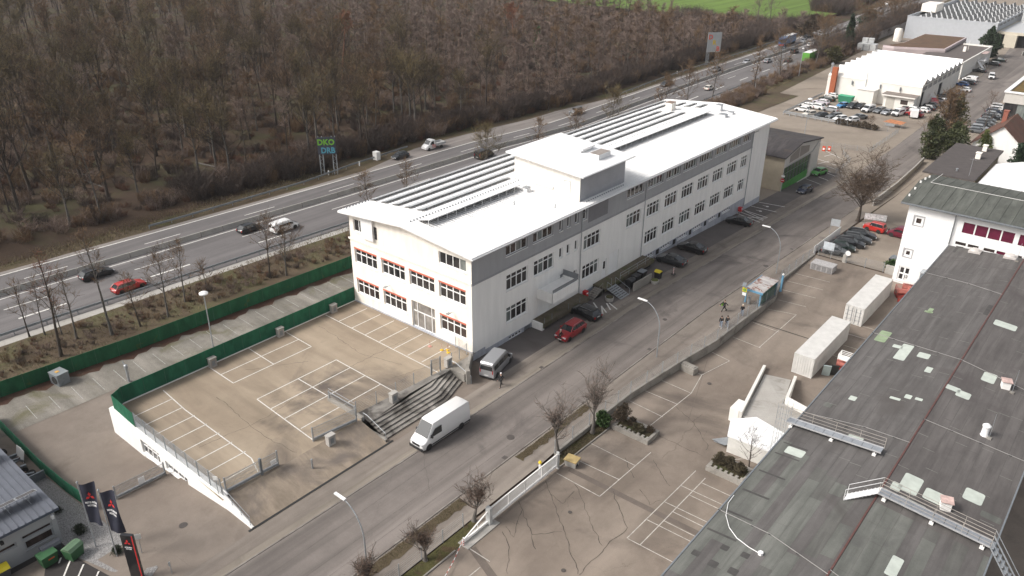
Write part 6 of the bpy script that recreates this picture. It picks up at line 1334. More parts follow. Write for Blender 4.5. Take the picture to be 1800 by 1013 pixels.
planter('long concrete trough planter with brown shrubs in the yard',-35.6,-31.2,59.7,62.1,zy(60)-.02,.55); planter('concrete trough planter with a dark hedge beside the hall roof',-24.8,-20.9,60.0,62.6,zy(60)-.02,.55)
# round planters at the dock
for x,y,l,c_ in ((-51.9,83.9,'round concrete planter beside the steel stairs',soil),(-50.1,93.,'round mossy concrete planter before the concrete bin wall',M('moss',(.09,.10,.03),.95,.3,4))):
    t=thing('round_planter',l,'planter',(x,y,h(x,y)+.01)); b=MB(); b.lathe([(.55,0),(.62,.5),(.62,.52)],(0,0,0),18); b.build('tub',conc_l,t,world=False,smooth=True); b=MB(); b.lathe([(.54,.5),(.5,.6),(.2,.66)],(0,0,0),18); b.build('planting',c_,t,world=False)
b=MB(); b.rbox((-50.75,90.6,h(-50,90)),.18,4.6,1.3,-.03); b.build('bin_screen',conc,None,label='weathered concrete screen wall hiding the waste bins at the dock',cat='wall')
def wheelie(x,y,rz_,body,lid,label,w=1.25,d=1.0,hh=1.15,domed=False,z=None,mark=False,group=None):
    t=thing('waste_bin',label,'waste bin',(x,y,h(x,y)+.02 if z is None else z),rz_,group); b=MB(); b.loft([[(-w*.42,-d*.4,.12),(w*.42,-d*.4,.12),(w*.42,d*.4,.12),(-w*.42,d*.4,.12)],[(-w/2,-d/2,hh),(w/2,-d/2,hh),(w/2,d/2,hh),(-w/2,d/2,hh)]]); b.build('tub',body,t,world=False)
    b=MB()
    if domed: b.loft([[(-w*.52,-d*.52,hh),(-w*.52,-d*.3,hh+.22),(-w*.52,d*.1,hh+.3),(-w*.52,d*.52,hh+.02)],[(w*.52,-d*.52,hh),(w*.52,-d*.3,hh+.22),(w*.52,d*.1,hh+.3),(w*.52,d*.52,hh+.02)]])
    else: b.box(-w*.52,w*.52,-d*.52,d*.52,hh,hh+.08)
    b.build('lid',lid,t,world=False)
    for sx in (-1,1):
        for sy in (-1,1): b=MB(); b.tube((sx*w*.36-.03,sy*d*.36,.09),(sx*w*.36+.03,sy*d*.36,.09),.09,10); b.build('castor',black,t,world=False)
    if mark: b=MB(); b.box(-.15,.35,-d*.47-.02,-d*.47-.005,.75,.87); b.build('sticker',M('orange_sticker',(.6,.10,.03),.6,0),t,world=False)
blk=M('black_bin',(.02,.02,.022),.5,.1); yel=M('yellow_lid',(.62,.50,.02),.5,.05); gr_=M('bin_green',(.035,.11,.045),.5,.1,2); gr2=M('bin_green_lid',(.10,.17,.10),.5,.15,2)
wheelie(-50.6,94.8,.0,blk,yel,'black waste bin with a bright yellow lid at the end of the screen wall',.9,.9,1.1,True); wheelie(-51.9,89.2,pi/2,blk,blk,'black lidded waste bin behind the screen wall, nearest the stairs',1.3,1.,1.2,True); wheelie(-52.2,91.2,pi/2,blk,blk,'second black waste bin behind the concrete screen wall'); wheelie(-52.4,93.2,pi/2,blk,galv_d,'black waste bin with a greyish lid against the dock'); 
wheelie(-61.6,13.4,pi/2+.1,gr_,gr_,'dark green waste container with an orange sticker by the dealer wall',1.35,1.05,1.15,False,None,True); wheelie(-60.6,15.1,pi/2+.35,gr_,gr2,'green waste container with a pale domed lid at the edge of the gravel',1.35,1.1,1.15,True); wheelie(-63.0,10.2,pi/2,M('anthracite',(.06,.06,.065),.6,0),yel,'waste container with a yellow domed lid at the left frame edge',1.35,1.1,1.1,True); wheelie(-62.3,14.0,pi/2,M('bin_dark',(.05,.055,.07),.6,.05),M('bin_dark2',(.07,.075,.09),.6,.05),'dark blue grey waste container behind the green ones',1.5,.8,1.25,True)
p=G(1567,468); wheelie(p[0],p[1],pi/2,blk,galv_d,'dark waste container beside the green bush at the white building',1.3,1.,1.4,True)
b=MB(); b.tube((-49.4,97.2,.0),(-49.4,97.2,1.1),.06,8); [b.tube((-49.4,97.2,.15+.25*k),(-49.4,97.2,.27+.25*k),.063,8,1) for k in range(4)]; b.box(-49.7,-49.1,96.9,97.5,0.01,.08,2); b.build('beacon_post',[white_metal,M('beacon_red',(.5,.1,.08),.5,0),black],None,label='red and white traffic beacon near the yellow lidded bin',cat='beacon')
for x,y,l in ((-54.6,81.9,'red post box on the building wall beside the stone stairs'),(-54.9,131.6,'red post box on the plinth near the hatched bays')):
    b=MB(); z=h(x,y); b.box(x-.3,x+.3,y-.3,y+.3,z+.55,z+1.35); b.box(x+.3,x+.32,y-.12,y+.22,z+.95,z+1.15,1); b.tube((x,y,z),(x,y,z+.56),.06,6,2); b.build('post_box',[M('postbox_red',(.50,.015,.02),.4,0),white_metal,galv],None,label=l,cat='post box')
# bus shelter
BSh=thing('bus_shelter','small green and blue bus shelter with a rust streaked metal roof','shelter',(-36.3,98.4,h(-36,98))); z=h(-36,98)
blue=M('shelter_blue',(.12,.28,.42),.5,.08,2)
b=MB(); b.add([(-37.6,96.0,z+2.35),(-35.1,95.8,z+2.35),(-35.1,101.2,z+2.35),(-37.6,101.4,z+2.35),(-37.6,96.0,z+2.27),(-35.1,95.8,z+2.27),(-35.1,101.2,z+2.27),(-37.6,101.4,z+2.27)],[(0,1,2,3),(7,6,5,4),(0,4,5,1),(1,5,6,2),(2,6,7,3),(3,7,4,0)]); b.build('roof',ASPH('rusty_sheet',(.42,.40,.39),(.50,.48,.47),.6,2,(.22,.075,.045),1.1,.50,.58,(.5,2.4,1),.08),BSh)
b=MB(); b.box(-37.65,-35.05,95.75,95.83,z+2.1,z+2.38); b.box(-37.68,-37.6,95.8,101.4,z+2.1,z+2.38); b.build('fascia',blue,BSh)
for x,y in ((-35.4,96.0),(-35.3,101.1),(-37.5,96.1),(-37.5,101.2)): b=MB(); b.box(x-.09,x+.09,y-.09,y+.09,z,z+2.27); b.build('post',blue,BSh)
for k in range(3): b=MB(); b.box(-35.42,-35.36,96.15+k*1.65,97.7+k*1.65,z+.25,z+2.1); b.build('side_panel',STRIPES('dark_green_sheet',(.020,.09,.062),(.015,.07,.05),1,30,.5,0,.2) if k==0 else bpy.data.materials['dark_green_sheet'],BSh)
b=MB(); b.box(-36.,-35.5,96.6,100.6,z+.42,z+.48); b.build('bench',galv,BSh)
b=MB(); b.box(-35.45,-35.2,103.1,103.35,h(-35,103),h(-35,103)+2.6); b.lathe([(.12,0),(.16,.15),(.05,.3)],(-35.32,103.2,h(-35,103)+2.6),8,1); b.build('blue_column',[blue,white_metal],None,label='pale blue column with a white cap behind the bus shelter',cat='post')
BS=thing('bus_stop_sign','bus stop pole with a yellow plate and a small solar panel','sign',(-37.4,95.2,h(-37,95))); z=h(-37,95)
b=MB(); b.tube((-37.4,95.2,z),(-37.4,95.2,z+3.1),.045,6); b.build('pole',galv_d,BS)
b=MB(); b.rbox((-37.4,95.12,z+2.0),.62,.05,.62,.0); b.rbox((-37.4,95.12,z+1.45),.55,.05,.42,0,1); b.build('plate',[M('sign_yellow',(.65,.52,.03),.5,0),white_metal],BS)
b=MB(); b.lathe([(.22,0),(.22,.012)],(0,0,0),18); b.xf(Matrix.Translation((-37.4,95.085,z+2.3))@Matrix.Rotation(pi/2,4,'X')); text(b,'H',.3,(-37.4,95.07,z+2.2),(1,0,0),(0,0,1),1); b.build('emblem',[M('sign_green',(.05,.30,.08),.5,0),M('sign_yellow2',(.65,.52,.03),.5,0)],BS)
b=MB(); b.rbox((-37.5,95.0,z+3.1),.5,.7,.04,.2,0,.5); b.build('solar_panel',galv_d,BS)
b=MB(); b.tube((-36.9,95.9,z),(-36.9,95.9,z+1.1),.2,10); b.build('litter_bin',galv,None,label='slim grey litter bin beside the bus stop pole',cat='litter bin')
# small signs
def plate_sign(name,label,x,y,z,hh,w,ph,col,face=(0,-1),twoposts=False,txt=None):
    t=thing(name,label,'sign',(x,y,z)); b=MB(); rz_=atan2(face[1],face[0])+pi/2
    if twoposts: 
        for s in (-w/2+.1,w/2-.1): b.tube((x+s*cos(rz_),y+s*sin(rz_),z),(x+s*cos(rz_),y+s*sin(rz_),z+hh),.035,6)
    else: b.tube((x,y,z),(x,y,z+hh),.035,6)
    b.build('pole',galv,t); b=MB(); b.rbox((x+face[0]*.06,y+face[1]*.06,z+hh-ph),w,.04,ph,rz_); b.build('plate',col,t)
plate_sign('notice_sign','small white notice sign on a pole at the driveway',-56.1,18.8,h(-56,18.8),2.1,.5,.5,M('notice_face',(.62,.62,.60),.5,.12,14,coord='O'),(1,-.6)); plate_sign('notice_sign','small notice plate on the post at the top of the white wall',-56.1,26.3,1.35,2.,.42,.4,white_wall,(.6,-.8)); plate_sign('notice_sign','thin sign post at the kerb of the driveway mouth',-51.9,19.2,0,1.3,.16,.45,galv,(1,-1))
plate_sign('framed_board','steel framed notice board on the pavement at the dark parked cars',-38.2,133.,h(-38,133),2.9,1.5,1.25,M('board_face',(.36,.38,.40),.5,.1,3),(0.2,-1),True); plate_sign('white_board_sign','white lettered banner board behind the small red off-road car',-34.2,141.8,h(-34,141),2.6,3.6,1.1,M('banner_face',(.60,.60,.60),.6,.35,3,coord='O'),(.35,-1),True)
# graffiti billboard
def lattice_sign(name,label,x,y,zb,w,zlo,zhi,face,letters,backm,group=None):
    t=thing(name,label,'billboard',(x,y,zb)); f=Vector((face[0],face[1],0)).normalized(); u=Vector((-f.y,f.x,0)); o=Vector((x,y,0))
    for s in (-1,1):
        b=MB()
        for q in (-.35,.35):
            for d in (0,.8): p=o+u*(s*w*.36+q)-f*d; b.tube((p.x,p.y,zb),(p.x,p.y,zhi),.06,4)
        z=zb
        while z<zlo: a=o+u*(s*w*.36-.35); c=o+u*(s*w*.36+.35); b.tube((a.x,a.y,z),(c.x,c.y,z+.7),.035,3); b.tube((c.x,c.y,z+.7),(a.x,a.y,z+1.4),.035,3); z+=1.4
        b.build('lattice_leg',galv,t)
    b=MB(); p=o+f*.1; b.rbox((p.x,p.y,zlo),w,.12,zhi-zlo,atan2(u.y,u.x)); b.build('board',backm,t)
    for txt,sz,du,z,col,sx in letters:
        b=MB(); p=o+f*.20+u*du; text(b,txt,sz,(p.x,p.y,z),u,(0,0,1),0,'CENTER',.02,.03*sz,sx); b.build('painted_letters',M('letter_'+txt,col,.6,0),t)
    return t
lattice_sign('graffiti_billboard','dark billboard on lattice legs with green and blue graffiti letters at the wood edge',-130.1,97.4,-2,3.7,2.4,6.0,(.72,-.69),[('DKO',1.65,-.1,4.4,(.16,.40,.03),.95),('DRB',1.65,.2,2.7,(.08,.30,.40),.9)],M('dark_board',(.045,.05,.07),.7,.1))
b0=lattice_sign('price_billboard','tall grey billboard with large coloured letters beyond the motorway',-130.0,268,-3.2,5.,1.3,8.,(.75,-.66),[('D',2.2,-1.5,5.7,(.60,.10,.06),1),('R',2.2,0,3.8,(.60,.42,.03),1),('B',2.2,1.5,1.7,(.60,.10,.08),1)],STRIPES('slatted_board',(.36,.38,.39),(.20,.21,.22),2,8,.6,0,.2))
b=MB(); b.box(-131.4,-130.1,110.4,111.5,-2,-.2); b.build('roadside_cabinet',white_wall,None,label='pale grey roadside cabinet between the billboard and the lay-by',cat='cabinet')
for px,py in ((578,308),(811,225),(632,292),(1190,130)):
    p=G(px,py); b=MB(); b.box(p[0]-.08,p[0]+.08,p[1]-.08,p[1]+.08,p[2],p[2]+1.); b.build('delineator_post',white_metal,None,label='white roadside delineator '+{578:'below the graffiti billboard',811:'behind the lay-by with the flatbed truck',632:'between billboard and cabinet',1190:'past the grey oncoming car'}[px],cat='marker post',group='white delineator posts')
# containers
def container(x,y,z,rz_,label,doors):
    t=thing('shipping_container',label,'shipping container',(x,y,z),rz_); L_,Wd,H_=12.19,2.44,2.68; cw=M('container_white',(.56,.55,.53),.55,.08,1.2,coord='O') if 'container_white' not in bpy.data.materials else bpy.data.materials['container_white']
    b=MB(); b.box(-Wd/2+.06,Wd/2-.06,-L_/2+.06,L_/2-.06,.12,H_-.06); b.box(-Wd/2,Wd/2,-L_/2,L_/2,H_-.06,H_)
    for sx in (-1,1):
        n=44
        for k in range(n): y0=-L_/2+.1+k*(L_-.2)/n; b.box(min(sx*(Wd/2-.06),sx*Wd/2*.993),max(sx*(Wd/2-.06),sx*Wd/2*.993),y0,y0+.15,.16,H_-.07)
    for k in range(8): x0=-Wd/2+.12+k*.29; yy=L_/2 if doors else -L_/2; b.box(x0,x0+.15,min(yy,yy-.06*(1 if doors else -1)),max(yy,yy-.06*(1 if doors else -1)),.16,H_-.07)
    for sx in (-1,1):
        for sy in (-1,1): b.box(sx*Wd/2-.09 if sx>0 else sx*Wd/2-.002,sx*Wd/2+.002 if sx>0 else sx*Wd/2+.09,sy*L_/2-.1 if sy>0 else sy*L_/2-.004,sy*L_/2+.004 if sy>0 else sy*L_/2+.1,0,H_+.003)
    b.box(-Wd/2,Wd/2,-L_/2-.002,-L_/2+.1,.0,.16); b.box(-Wd/2,Wd/2,L_/2-.1,L_/2+.002,.0,.16); b.box(-Wd/2,-Wd/2+.08,-L_/2,L_/2,.02,.155); b.box(Wd/2-.08,Wd/2,-L_/2,L_/2,.02,.155)
    b.build('body',cw,t,world=False)
    if doors:
        for s in (-1,1):
            b=MB(); b.box(min(s*.03,s*1.13),max(s*.03,s*1.13),-L_/2-.03,-L_/2+.06,.2,H_-.12); dr=b.build('door',cw,t,world=False)
            b=MB(); 
            for q in (.25,.8): b.tube((s*q,-L_/2-.08,.2),(s*q,-L_/2-.08,H_-.15),.03,5)
            for z_ in (.7,1.3,1.9): b.box(min(s*.1,s*1.05),max(s*.1,s*1.05),-L_/2-.045,-L_/2-.03,z_,z_+.06)
            b.build('locking_bars',galv,dr,world=False)
    return t
zc=zy(90); container(-24.6,90.2,zc,-.004,'nearer of the two long white shipping containers, corrugated end towards the ramp',False); container(-24.4,107.2,zy(107),-.002,'farther long white shipping container with its door end towards the camera',True)
# pallets
t=thing('pallet_stack','flat stack of grey wire mesh panels in the corner of the yard','stack',(-33.9,116.3,zy(116)),0.0); b=MB()
for k in range(5): b.box(-1.7,1.7,-1.05,1.05,.05+k*.2,.11+k*.2); [b.box(-1.65+q*.8,-1.5+q*.8,-1.0,1.0,.11+k*.2,.25+k*.2 if k<4 else .2+k*.2-.07) for q in range(5)]
b.box(-1.7,1.7,-1.05,1.05,1.0,1.06); b.build('panels',M('weathered_mesh',(.36,.35,.35),.7,.25,6,coord='O'),t,world=False)
redm=M('faded_red_steel',(.30,.045,.035),.6,.25,3); pinkm=M('pinkish_steel',(.46,.16,.13),.6,.2,3)
def redrack(x,y,z,rz_,label,n,w=1.5,d=1.2):
    t=thing('red_crate_stack',label,'crate stack',(x,y,z),rz_)
    for k in range(n):
        b=MB(); z0=k*.75; m_=[redm,pinkm,white_wall][k%3 if n>2 else k%2]
        b.box(-w/2,w/2,-d/2,d/2,z0+.05,z0+.12)
        for sx in (-1,1):
            for sy in (-1,1): b.tube((sx*w*.48,sy*d*.48,z0),(sx*w*.48,sy*d*.48,z0+.74),.05,4)
        for zz in (.3,.5,.72): b.path([(-w*.48,-d*.48,z0+zz),(w*.48,-d*.48,z0+zz),(w*.48,d*.48,z0+zz),(-w*.48,d*.48,z0+zz),(-w*.48,-d*.48,z0+zz)],.035,4)
        b.box(-w*.46,w*.46,-d*.5,-d*.47,z0+.1,z0+.45); b.box(w*.45,w*.48,-d*.46,d*.46,z0+.1,z0+.45); b.build('crate',m_,t,world=False)
redrack(-21.2,88.6,zy(88),.0,'tall stack of faded red steel crates beside the nearer container',3); redrack(-21.6,116.6,zy(110),.2,'red steel crates at the foot of the white building, upper one',3,1.6,1.4); redrack(-21.8,114.4,zy(107),.5,'low pile of red steel frames in front of the white building',2,1.8,1.5); redrack(-20.6,112.4,zy(105),-.3,'lowest red steel frames beside the farther container',1,2.,1.4)
b=MB(); b.rbox((-19.9,117.6,zy(112)),1.4,1.4,3.2,0); b.rbox((-19.9,117.6,zy(112)+3.2),1.6,1.6,.12,0,1); b.build('dark_cabin',[galv_d,M('cabin_lid',(.32,.34,.36),.6,0)],None,label='dark cabinet with a pale lid between the red crates and the white building',cat='cabinet')
for i,(x,y,m_,l) in enumerate(((-22.4,86.0,M('glass_board',(.30,.36,.36),.4,.05),'pale board leaning against the near container'),(-21.7,86.7,black,'black board leaning beside the pale one at the near container'))):
    b=MB(); b.rbox((x,y,zc),.9,.12,1.7,.4,0,.3); b.build('leaning_board',m_,None,label=l,cat='board')
# loading ramp and white boxes
LR=thing('loading_ramp','white walled concrete ramp rising from the yard to the hall','ramp',(-24,74,-1)); zr=zy(75)
b=MB(); A=[(-27.9,81.2),(-25.0,82.0),(-23.1,74.6),(-20.2,73.6),(-17.7,71.5),(-17.7,68.0),(-25.4,69.2)]; zz=[zr+.02,zr+.02,.55,.75,.8,.8,.75]
b.add([(x,y,z) for (x,y),z in zip(A,zz)],[(0,1,2,6),(2,3,4,5,6)]); b.build('deck',conc_l,LR)
b=MB()
def slopew(p,q,zp,zq,w=.32,zb=zr-.1,mi=0):
    a=Vector(p); c=Vector(q); d=(c-a).normalized(); n_=Vector((-d.y,d.x))*w/2
    b.add([(a.x-n_.x,a.y-n_.y,zb),(a.x+n_.x,a.y+n_.y,zb),(c.x+n_.x,c.y+n_.y,zb),(c.x-n_.x,c.y-n_.y,zb),(a.x-n_.x,a.y-n_.y,zp),(a.x+n_.x,a.y+n_.y,zp),(c.x+n_.x,c.y+n_.y,zq),(c.x-n_.x,c.y-n_.y,zq)],[(4,5,6,7),(0,1,5,4),(1,2,6,5),(2,3,7,6),(3,0,4,7)],mi)
slopew((-28.6,82.6),(-25.55,69.0),zr+.35,1.35); slopew((-24.7,82.4),(-22.95,75.),zr+.5,1.25); slopew((-22.95,75.),(-20.1,74.0),1.25,1.45,.34); slopew((-20.1,74.),(-17.7,71.8),1.45,1.45,.34); b.build('side_walls',gw,LR)
b=MB(); b.box(-27.0,-26.0,69.6,71.7,zr-.1,.95); b.build('white_kiosk',gw,None,label='small white box cabinet against the ramp wall',cat='cabinet')
t=thing('white_shed','white panelled shed with a pale roof beside the ramp foot','shed',(-22.3,66.5,-.8)); b=MB(); b.prism([(-25.6,66.8),(-24.6,64.2),(-18.9,64.6),(-18.6,67.6),(-23.8,68.9)],zy(66)-.05,1.35); b.build('walls',M('panelled_white',(.60,.59,.56),.6,.08,2),t); b=MB(); b.prism([(-25.7,66.9),(-24.7,64.1),(-18.8,64.5),(-18.5,67.7),(-23.8,69.)],1.35,1.5); [b.box(x,x+.08,64.6,68.3,1.5,1.54) for x in (-23.6,-22.2,-20.8,-19.6)]; b.build('roof',white_metal,t)
b=MB(); b.add([(-24.9,64.4,.0),(-23.6,65.9,.0),(-25.6,66.6,-.6),(-26.8,65.2,-.6)],[(0,1,2,3)]); b.add([(-24.9,64.4,-.75),(-23.6,65.9,-.75),(-25.6,66.6,-.75),(-26.8,65.2,-.75)],[(0,1,2,3)]); b.tube((-26.8,65.2,-.75),(-24.9,64.4,0),.04,4); b.build('access_ramp',galv,None,label='small grey metal access ramp before the white shed',cat='ramp')
# AC unit on the back lot
t=thing('air_unit','grey ventilation unit with a round fan beside the green boundary fence','machine',(-91.6,26.9,-2),.15); b=MB(); b.box(-.85,.85,-.7,.7,0,1.45); b.box(-.9,.9,-.75,.75,1.45,1.52,1); b.box(-.25,.15,-.3,.1,1.52,1.56,2); b.build('housing',[galv_d,M('unit_top',(.20,.22,.23),.5,.05),M('orange_label',(.55,.30,.05),.6,0)],t,world=False); b=MB(); b.lathe([(.5,0),(.5,.05),(.3,.06),(.1,.02)],(0,0,0),18); b.xf(Matrix.Translation((.15,-.71,.72))@Matrix.Rotation(pi/2,4,'X')); b.build('fan',black,t,world=False); b=MB(); b.path([(-.9,-.2,.1),(-1.2,-.3,.5),(-1.2,-.3,1.1)],.06,5); b.build('pipe',galv,t,world=False)
# ================================================================ car dealer at the lower left
DB=thing('dealer_building','low grey car dealer building with a ribbed metal roof at the lower left corner','building',(-70,8,-2))
dx=-63.8; TD=lambda a,z,d:(dx+d,a,z); grey_w=M('dealer_grey_wall',(.34,.35,.36),.7,.05,.6)
mb=MB(); dh=[(12.5,15.0,.95,1.45),(12.6,14.95,-.15,.8),(10.2,12.1,.75,1.25),(9.,9.9,-1.,.9)]
def dtop(y): return 2.4
facade(mb,TD,-10,15.4,-3,2.5,dh,.15); mb.quad((dx,15.4,-3),(-90,15.4,-3),(-90,15.4,2.5),(dx,15.4,2.5)); mb.build('walls',grey_w,DB)
for q in dh: window(TD,*q,DB,cols=1,transom=0,rev=.15,sill=q[2]<0,fm=M('grey_frame',(.30,.31,.32),.5,0) if 'grey_frame' not in bpy.data.materials else bpy.data.materials['grey_frame'],gl=glass_warm)
dr_=lambda y:2.62+.0*(y)
mb=MB(); mb.box(-90,dx+.35,-10,15.75,2.45,2.7,1); x=-90
mb.quad((-90,-10,2.705),(dx+.35,-10,2.705),(dx+.35,15.75,2.705),(-90,15.75,2.705),0)
y=-9.5
while y<15.6: mb.box(-90,dx+.3,y,y+.06,2.7,2.78,0); y+=.55
drf=mb.build('roof',[M('slate_metal_roof',(.125,.135,.16),.45,.08,.8,.3),M('slate_fascia',(.07,.085,.12),.5,0)],DB)
pvm=STRIPES('solar_cells',(.07,.065,.065),(.14,.13,.13),0,10,.2,0,.05,.1)
for i,(x,y) in enumerate(((-66.4,14.4),(-66.4,12.75),(-66.4,11.1),(-66.4,9.4),(-74.5,14.4),(-74.5,12.75),(-66.4,7.7))):
    mb=MB(); a=[(x-.5,y-.78,3.15),(x+.5,y-.78,3.55),(x+.5,y+.78,3.55),(x-.5,y+.78,3.15)]
    mb.add(a,[(0,1,2,3)],0); mb.add([(p[0],p[1],p[2]-.04) for p in a],[(0,1,2,3)],1)
    for p,q in zip(a,a[1:]+a[:1]): mb.tube(p,q,.03,4,1)
    mb.tube((x+.4,y,2.7),(x+.4,y,3.5),.03,4,1); mb.tube((x-.4,y,2.7),(x-.4,y,3.2),.03,4,1); mb.tube((x-.6,y,2.74),(x+.8,y,2.74),.03,4,1); mb.build('solar_panel',[pvm,galv],drf)
mb=MB(); mb.rbox((dx+.3,15.1,1.9),.35,.2,.35,0); mb.build('wall_lamp',white_metal,DB); mb=MB(); mb.rbox((dx+.3,11.1,1.9),.3,.25,.25,0); mb.build('camera_box',black,DB)
mb=MB(); mb.add([(-75.2,15.5,h(-75.2,15.5)+.03),(-65,15.45,h(-65,15)+.03),(-63.7,15.2,h(-63.7,15)+.03),(-60.2,15.2,h(-60,15)+.03),(-56.,16.1,h(-56,16)+.03),(-52.8,17.9,h(-52.8,18)+.03),(-53.4,18.8,h(-53.4,18.8)+.03),(-59.7,18.9,h(-59.7,19)+.03),(-66,18.7,h(-66,18.7)+.03),(-75.2,18.4,h(-75,18)+.03)],[(8,9,0,1),(8,1,2),(7,8,2,3),(6,7,3,4),(6,4,5)]); mb.build('gravel_bed',m_gravel,kind='structure')
mb=MB()
for y0,y1 in ((-10,15.2),): mb.add([(-63.8,y0,h(-63.8,5)+.03),(-51,y0,.03),(-51.,14,.03),(-54.8,15.9,h(-55,16)+.03),(-60.3,15.1,h(-60,15)+.03),(-63.8,15.2,h(-63.8,15)+.03)],[(0,1,2,3,4,5)])
mb.build('dealer_forecourt',m_dark_asph,kind='structure')
mk=MB(); seg(mk,(-60.8,14.9),(-58.6,13.3),.14,h,.07); seg(mk,(-58.9,15.1),(-57,13.6),.14,h,.07); seg(mk,(-61.5,14.3),(-60.9,13.9),.14,h,.07); seg(mk,(-56.9,15.5),(-55.1,14.),.14,h,.07); mk.build('forecourt_markings',paint_line,kind='structure')
b=MB(); zq=h(-75,17); b.box(-75.2,-75.05,15.5,18.4,zq,zq+.95); b.box(-88,-75.2,15.5,15.6,zq,zq+.6); b.build('steel_trough',galv_d,None,label='grey sheet metal screen closing the narrow yard full of old tyres',cat='screen')
rr=random.Random(2)
tm=MB(); tm.lathe([(.2,-.1),(.32,-.1),(.36,0),(.32,.1),(.2,.1)],(0,0,0),12); tme=tm.mesh('old_tyre',tyre_m)
for i,(x,y,dz,tx) in enumerate([(-75.9,17.5,.1,.2),(-76.3,17.,.12,.5),(-76.6,17.7,.1,.1),(-77.2,16.6,.15,.6),(-77.5,17.4,.1,.3),(-76.,16.4,.1,.9),(-82,17.2,.3,1.2),(-82.4,16.9,.3,1.2)]):
    o=link('old_tyre',tme); o.location=(x,y,h(x,y)+.12+dz); o.rotation_euler=(tx,.3*i,0); tag(o,'worn tyre lying in the narrow yard behind the dealer building','tyre','old tyres behind the dealer')
for i,(x,y) in enumerate(((-79.6,17.9),(-80.4,17.9))): b=MB(); b.rbox((x,y,h(x,y)),.9,.05,1.3,.1*i,0,-.25); b.build('leaning_board',white_wall,None,label=('nearer','farther')[i]+' white panel leaning on the green dealer fence',cat='board',group='white panels leaning on the fence')
b=MB()
for i in range(40):
    x=-81+rr.random()*5.5; y=15.9+rr.random()*2.; b.rbox((x,y,h(x,y)+.02),rr.uniform(.2,1.2),rr.uniform(.05,.3),rr.uniform(.05,.4),rr.random()*3,rr.randrange(2))
b.build('scrap_heap',[M('rusty_scrap',(.09,.055,.04),.8,.3,4),galv_d],None,label='heap of rusty scrap parts in the narrow yard behind the dealer building',cat='scrap heap',kind='stuff')
# flags with the three diamond emblem
navy=M('flag_navy',(.016,.018,.035),.75,.15,2); emr=M('emblem_red',(.62,.03,.03),.6,0); emw=M('emblem_white',(.75,.75,.75),.6,0)
def diamonds(mb,o,u,w,s,mi=0):
    o=Vector(o); u=Vector(u); w=Vector(w)
    for a in (90,210,330):
        d=Vector((cos(radians(a)),sin(radians(a)))); n_=Vector((-d.y,d.x))*.29
        pts=[Vector((0,0)),d*.5+n_,d*1.0,d*.5-n_]; mb.add([o+u*(p.x*s)+w*(p.y*s) for p in pts],[(0,1,2,3)],mi)
def flag(x,y,label,hh,ph):
    z=h(x,y); t=thing('banner_flag',label,'flag',(x,y,z),0,'dark brand flags'); b=MB(); b.tube((x,y,z),(x,y,z+hh),.06,8); b.lathe([(.08,0),(.1,.1),(.02,.2)],(x,y,z+hh),8); b.build('pole',galv,t)
    u=Vector((.86,.50,0)).normalized(); nn=Vector((u.y,-u.x,0)); b=MB(); N=14; Mv=10; wd=1.45; H=4.1
    P_=lambda s,v:Vector((x,y,0))+u*(.1+wd*s*(1-.10*v))+nn*(.14*sin(s*5.5+v*3.3+ph)*(.3+s))+Vector((0,0,z+hh-.15-H*v-.25*s*sin(v*3)+.45*s*(1-v)-.35*s*v*0))
    vs=[P_(i/N,j/Mv) for j in range(Mv+1) for i in range(N+1)]
    b.add(vs,[(j*(N+1)+i,j*(N+1)+i+1,(j+1)*(N+1)+i+1,(j+1)*(N+1)+i) for j in range(Mv) for i in range(N)]); c=b.build('cloth',navy,t,smooth=True)
    b=MB(); 
    def onflag(s,v): return P_(s,v)+nn*.03
    def put(pts,mi): b.add([onflag(s,v) for s,v in pts],[tuple(range(len(pts)))],mi)
    for a in (90,210,330):
        d=Vector((cos(radians(a)),sin(radians(a)))); n_=Vector((-d.y,d.x))*.29; s=.42
        put([(.5+p.x*s/wd,.30-p.y*s/H) for p in (Vector((0,0)),d*.5+n_,d*1.,d*.5-n_)],0)
    for txt,v0 in (('MITSUBISHI',.47),('MOTORS',.545)):
        q=MB(); text(q,txt,.27 if v0<.5 else .25,(0,0,0),(1,0,0),(0,1,0),0,'CENTER',0,.012,.78)
        b.add([onflag(.5+px_/wd,v0-py_/H) for px_,py_,_ in q.v],q.f,1)
    b.build('emblem',[emr,emw],c)
flag(-60.4,16.8,'left one of the two dark banner flags with a red three diamond emblem',7.0,0.); flag(-57.5,17.3,'right one of the two dark banner flags with a red three diamond emblem',7.1,1.6)
t=thing('brand_totem','black pylon sign with a red three diamond emblem at the driveway edge','sign',(-53.6,17.2,h(-53.6,17)),radians(32)); b=MB(); b.box(-.5,.5,-.15,.15,0,4.6); b.build('pylon',M('pylon_black',(.012,.012,.014),.3,0,coat=.4),t,world=False); b=MB(); b.box(.44,.5,-.165,-.151,0,4.6); b.box(.501,.512,-.165,-.11,0,4.6); b.build('red_edge',emr,t,world=False)
b=MB(); diamonds(b,(.0,-.17,3.9),(1,0,0),(0,0,1),.32,0); text(b,'MITSUBISHI',.14,(.0,-.17,3.35),(1,0,0),(0,0,1),1,'CENTER',.004,.006,.9); text(b,'MOTORS',.13,(.0,-.17,3.18),(1,0,0),(0,0,1),1,'CENTER',.004,.006,.9); b.build('emblem',[emr,emw],t,world=False)
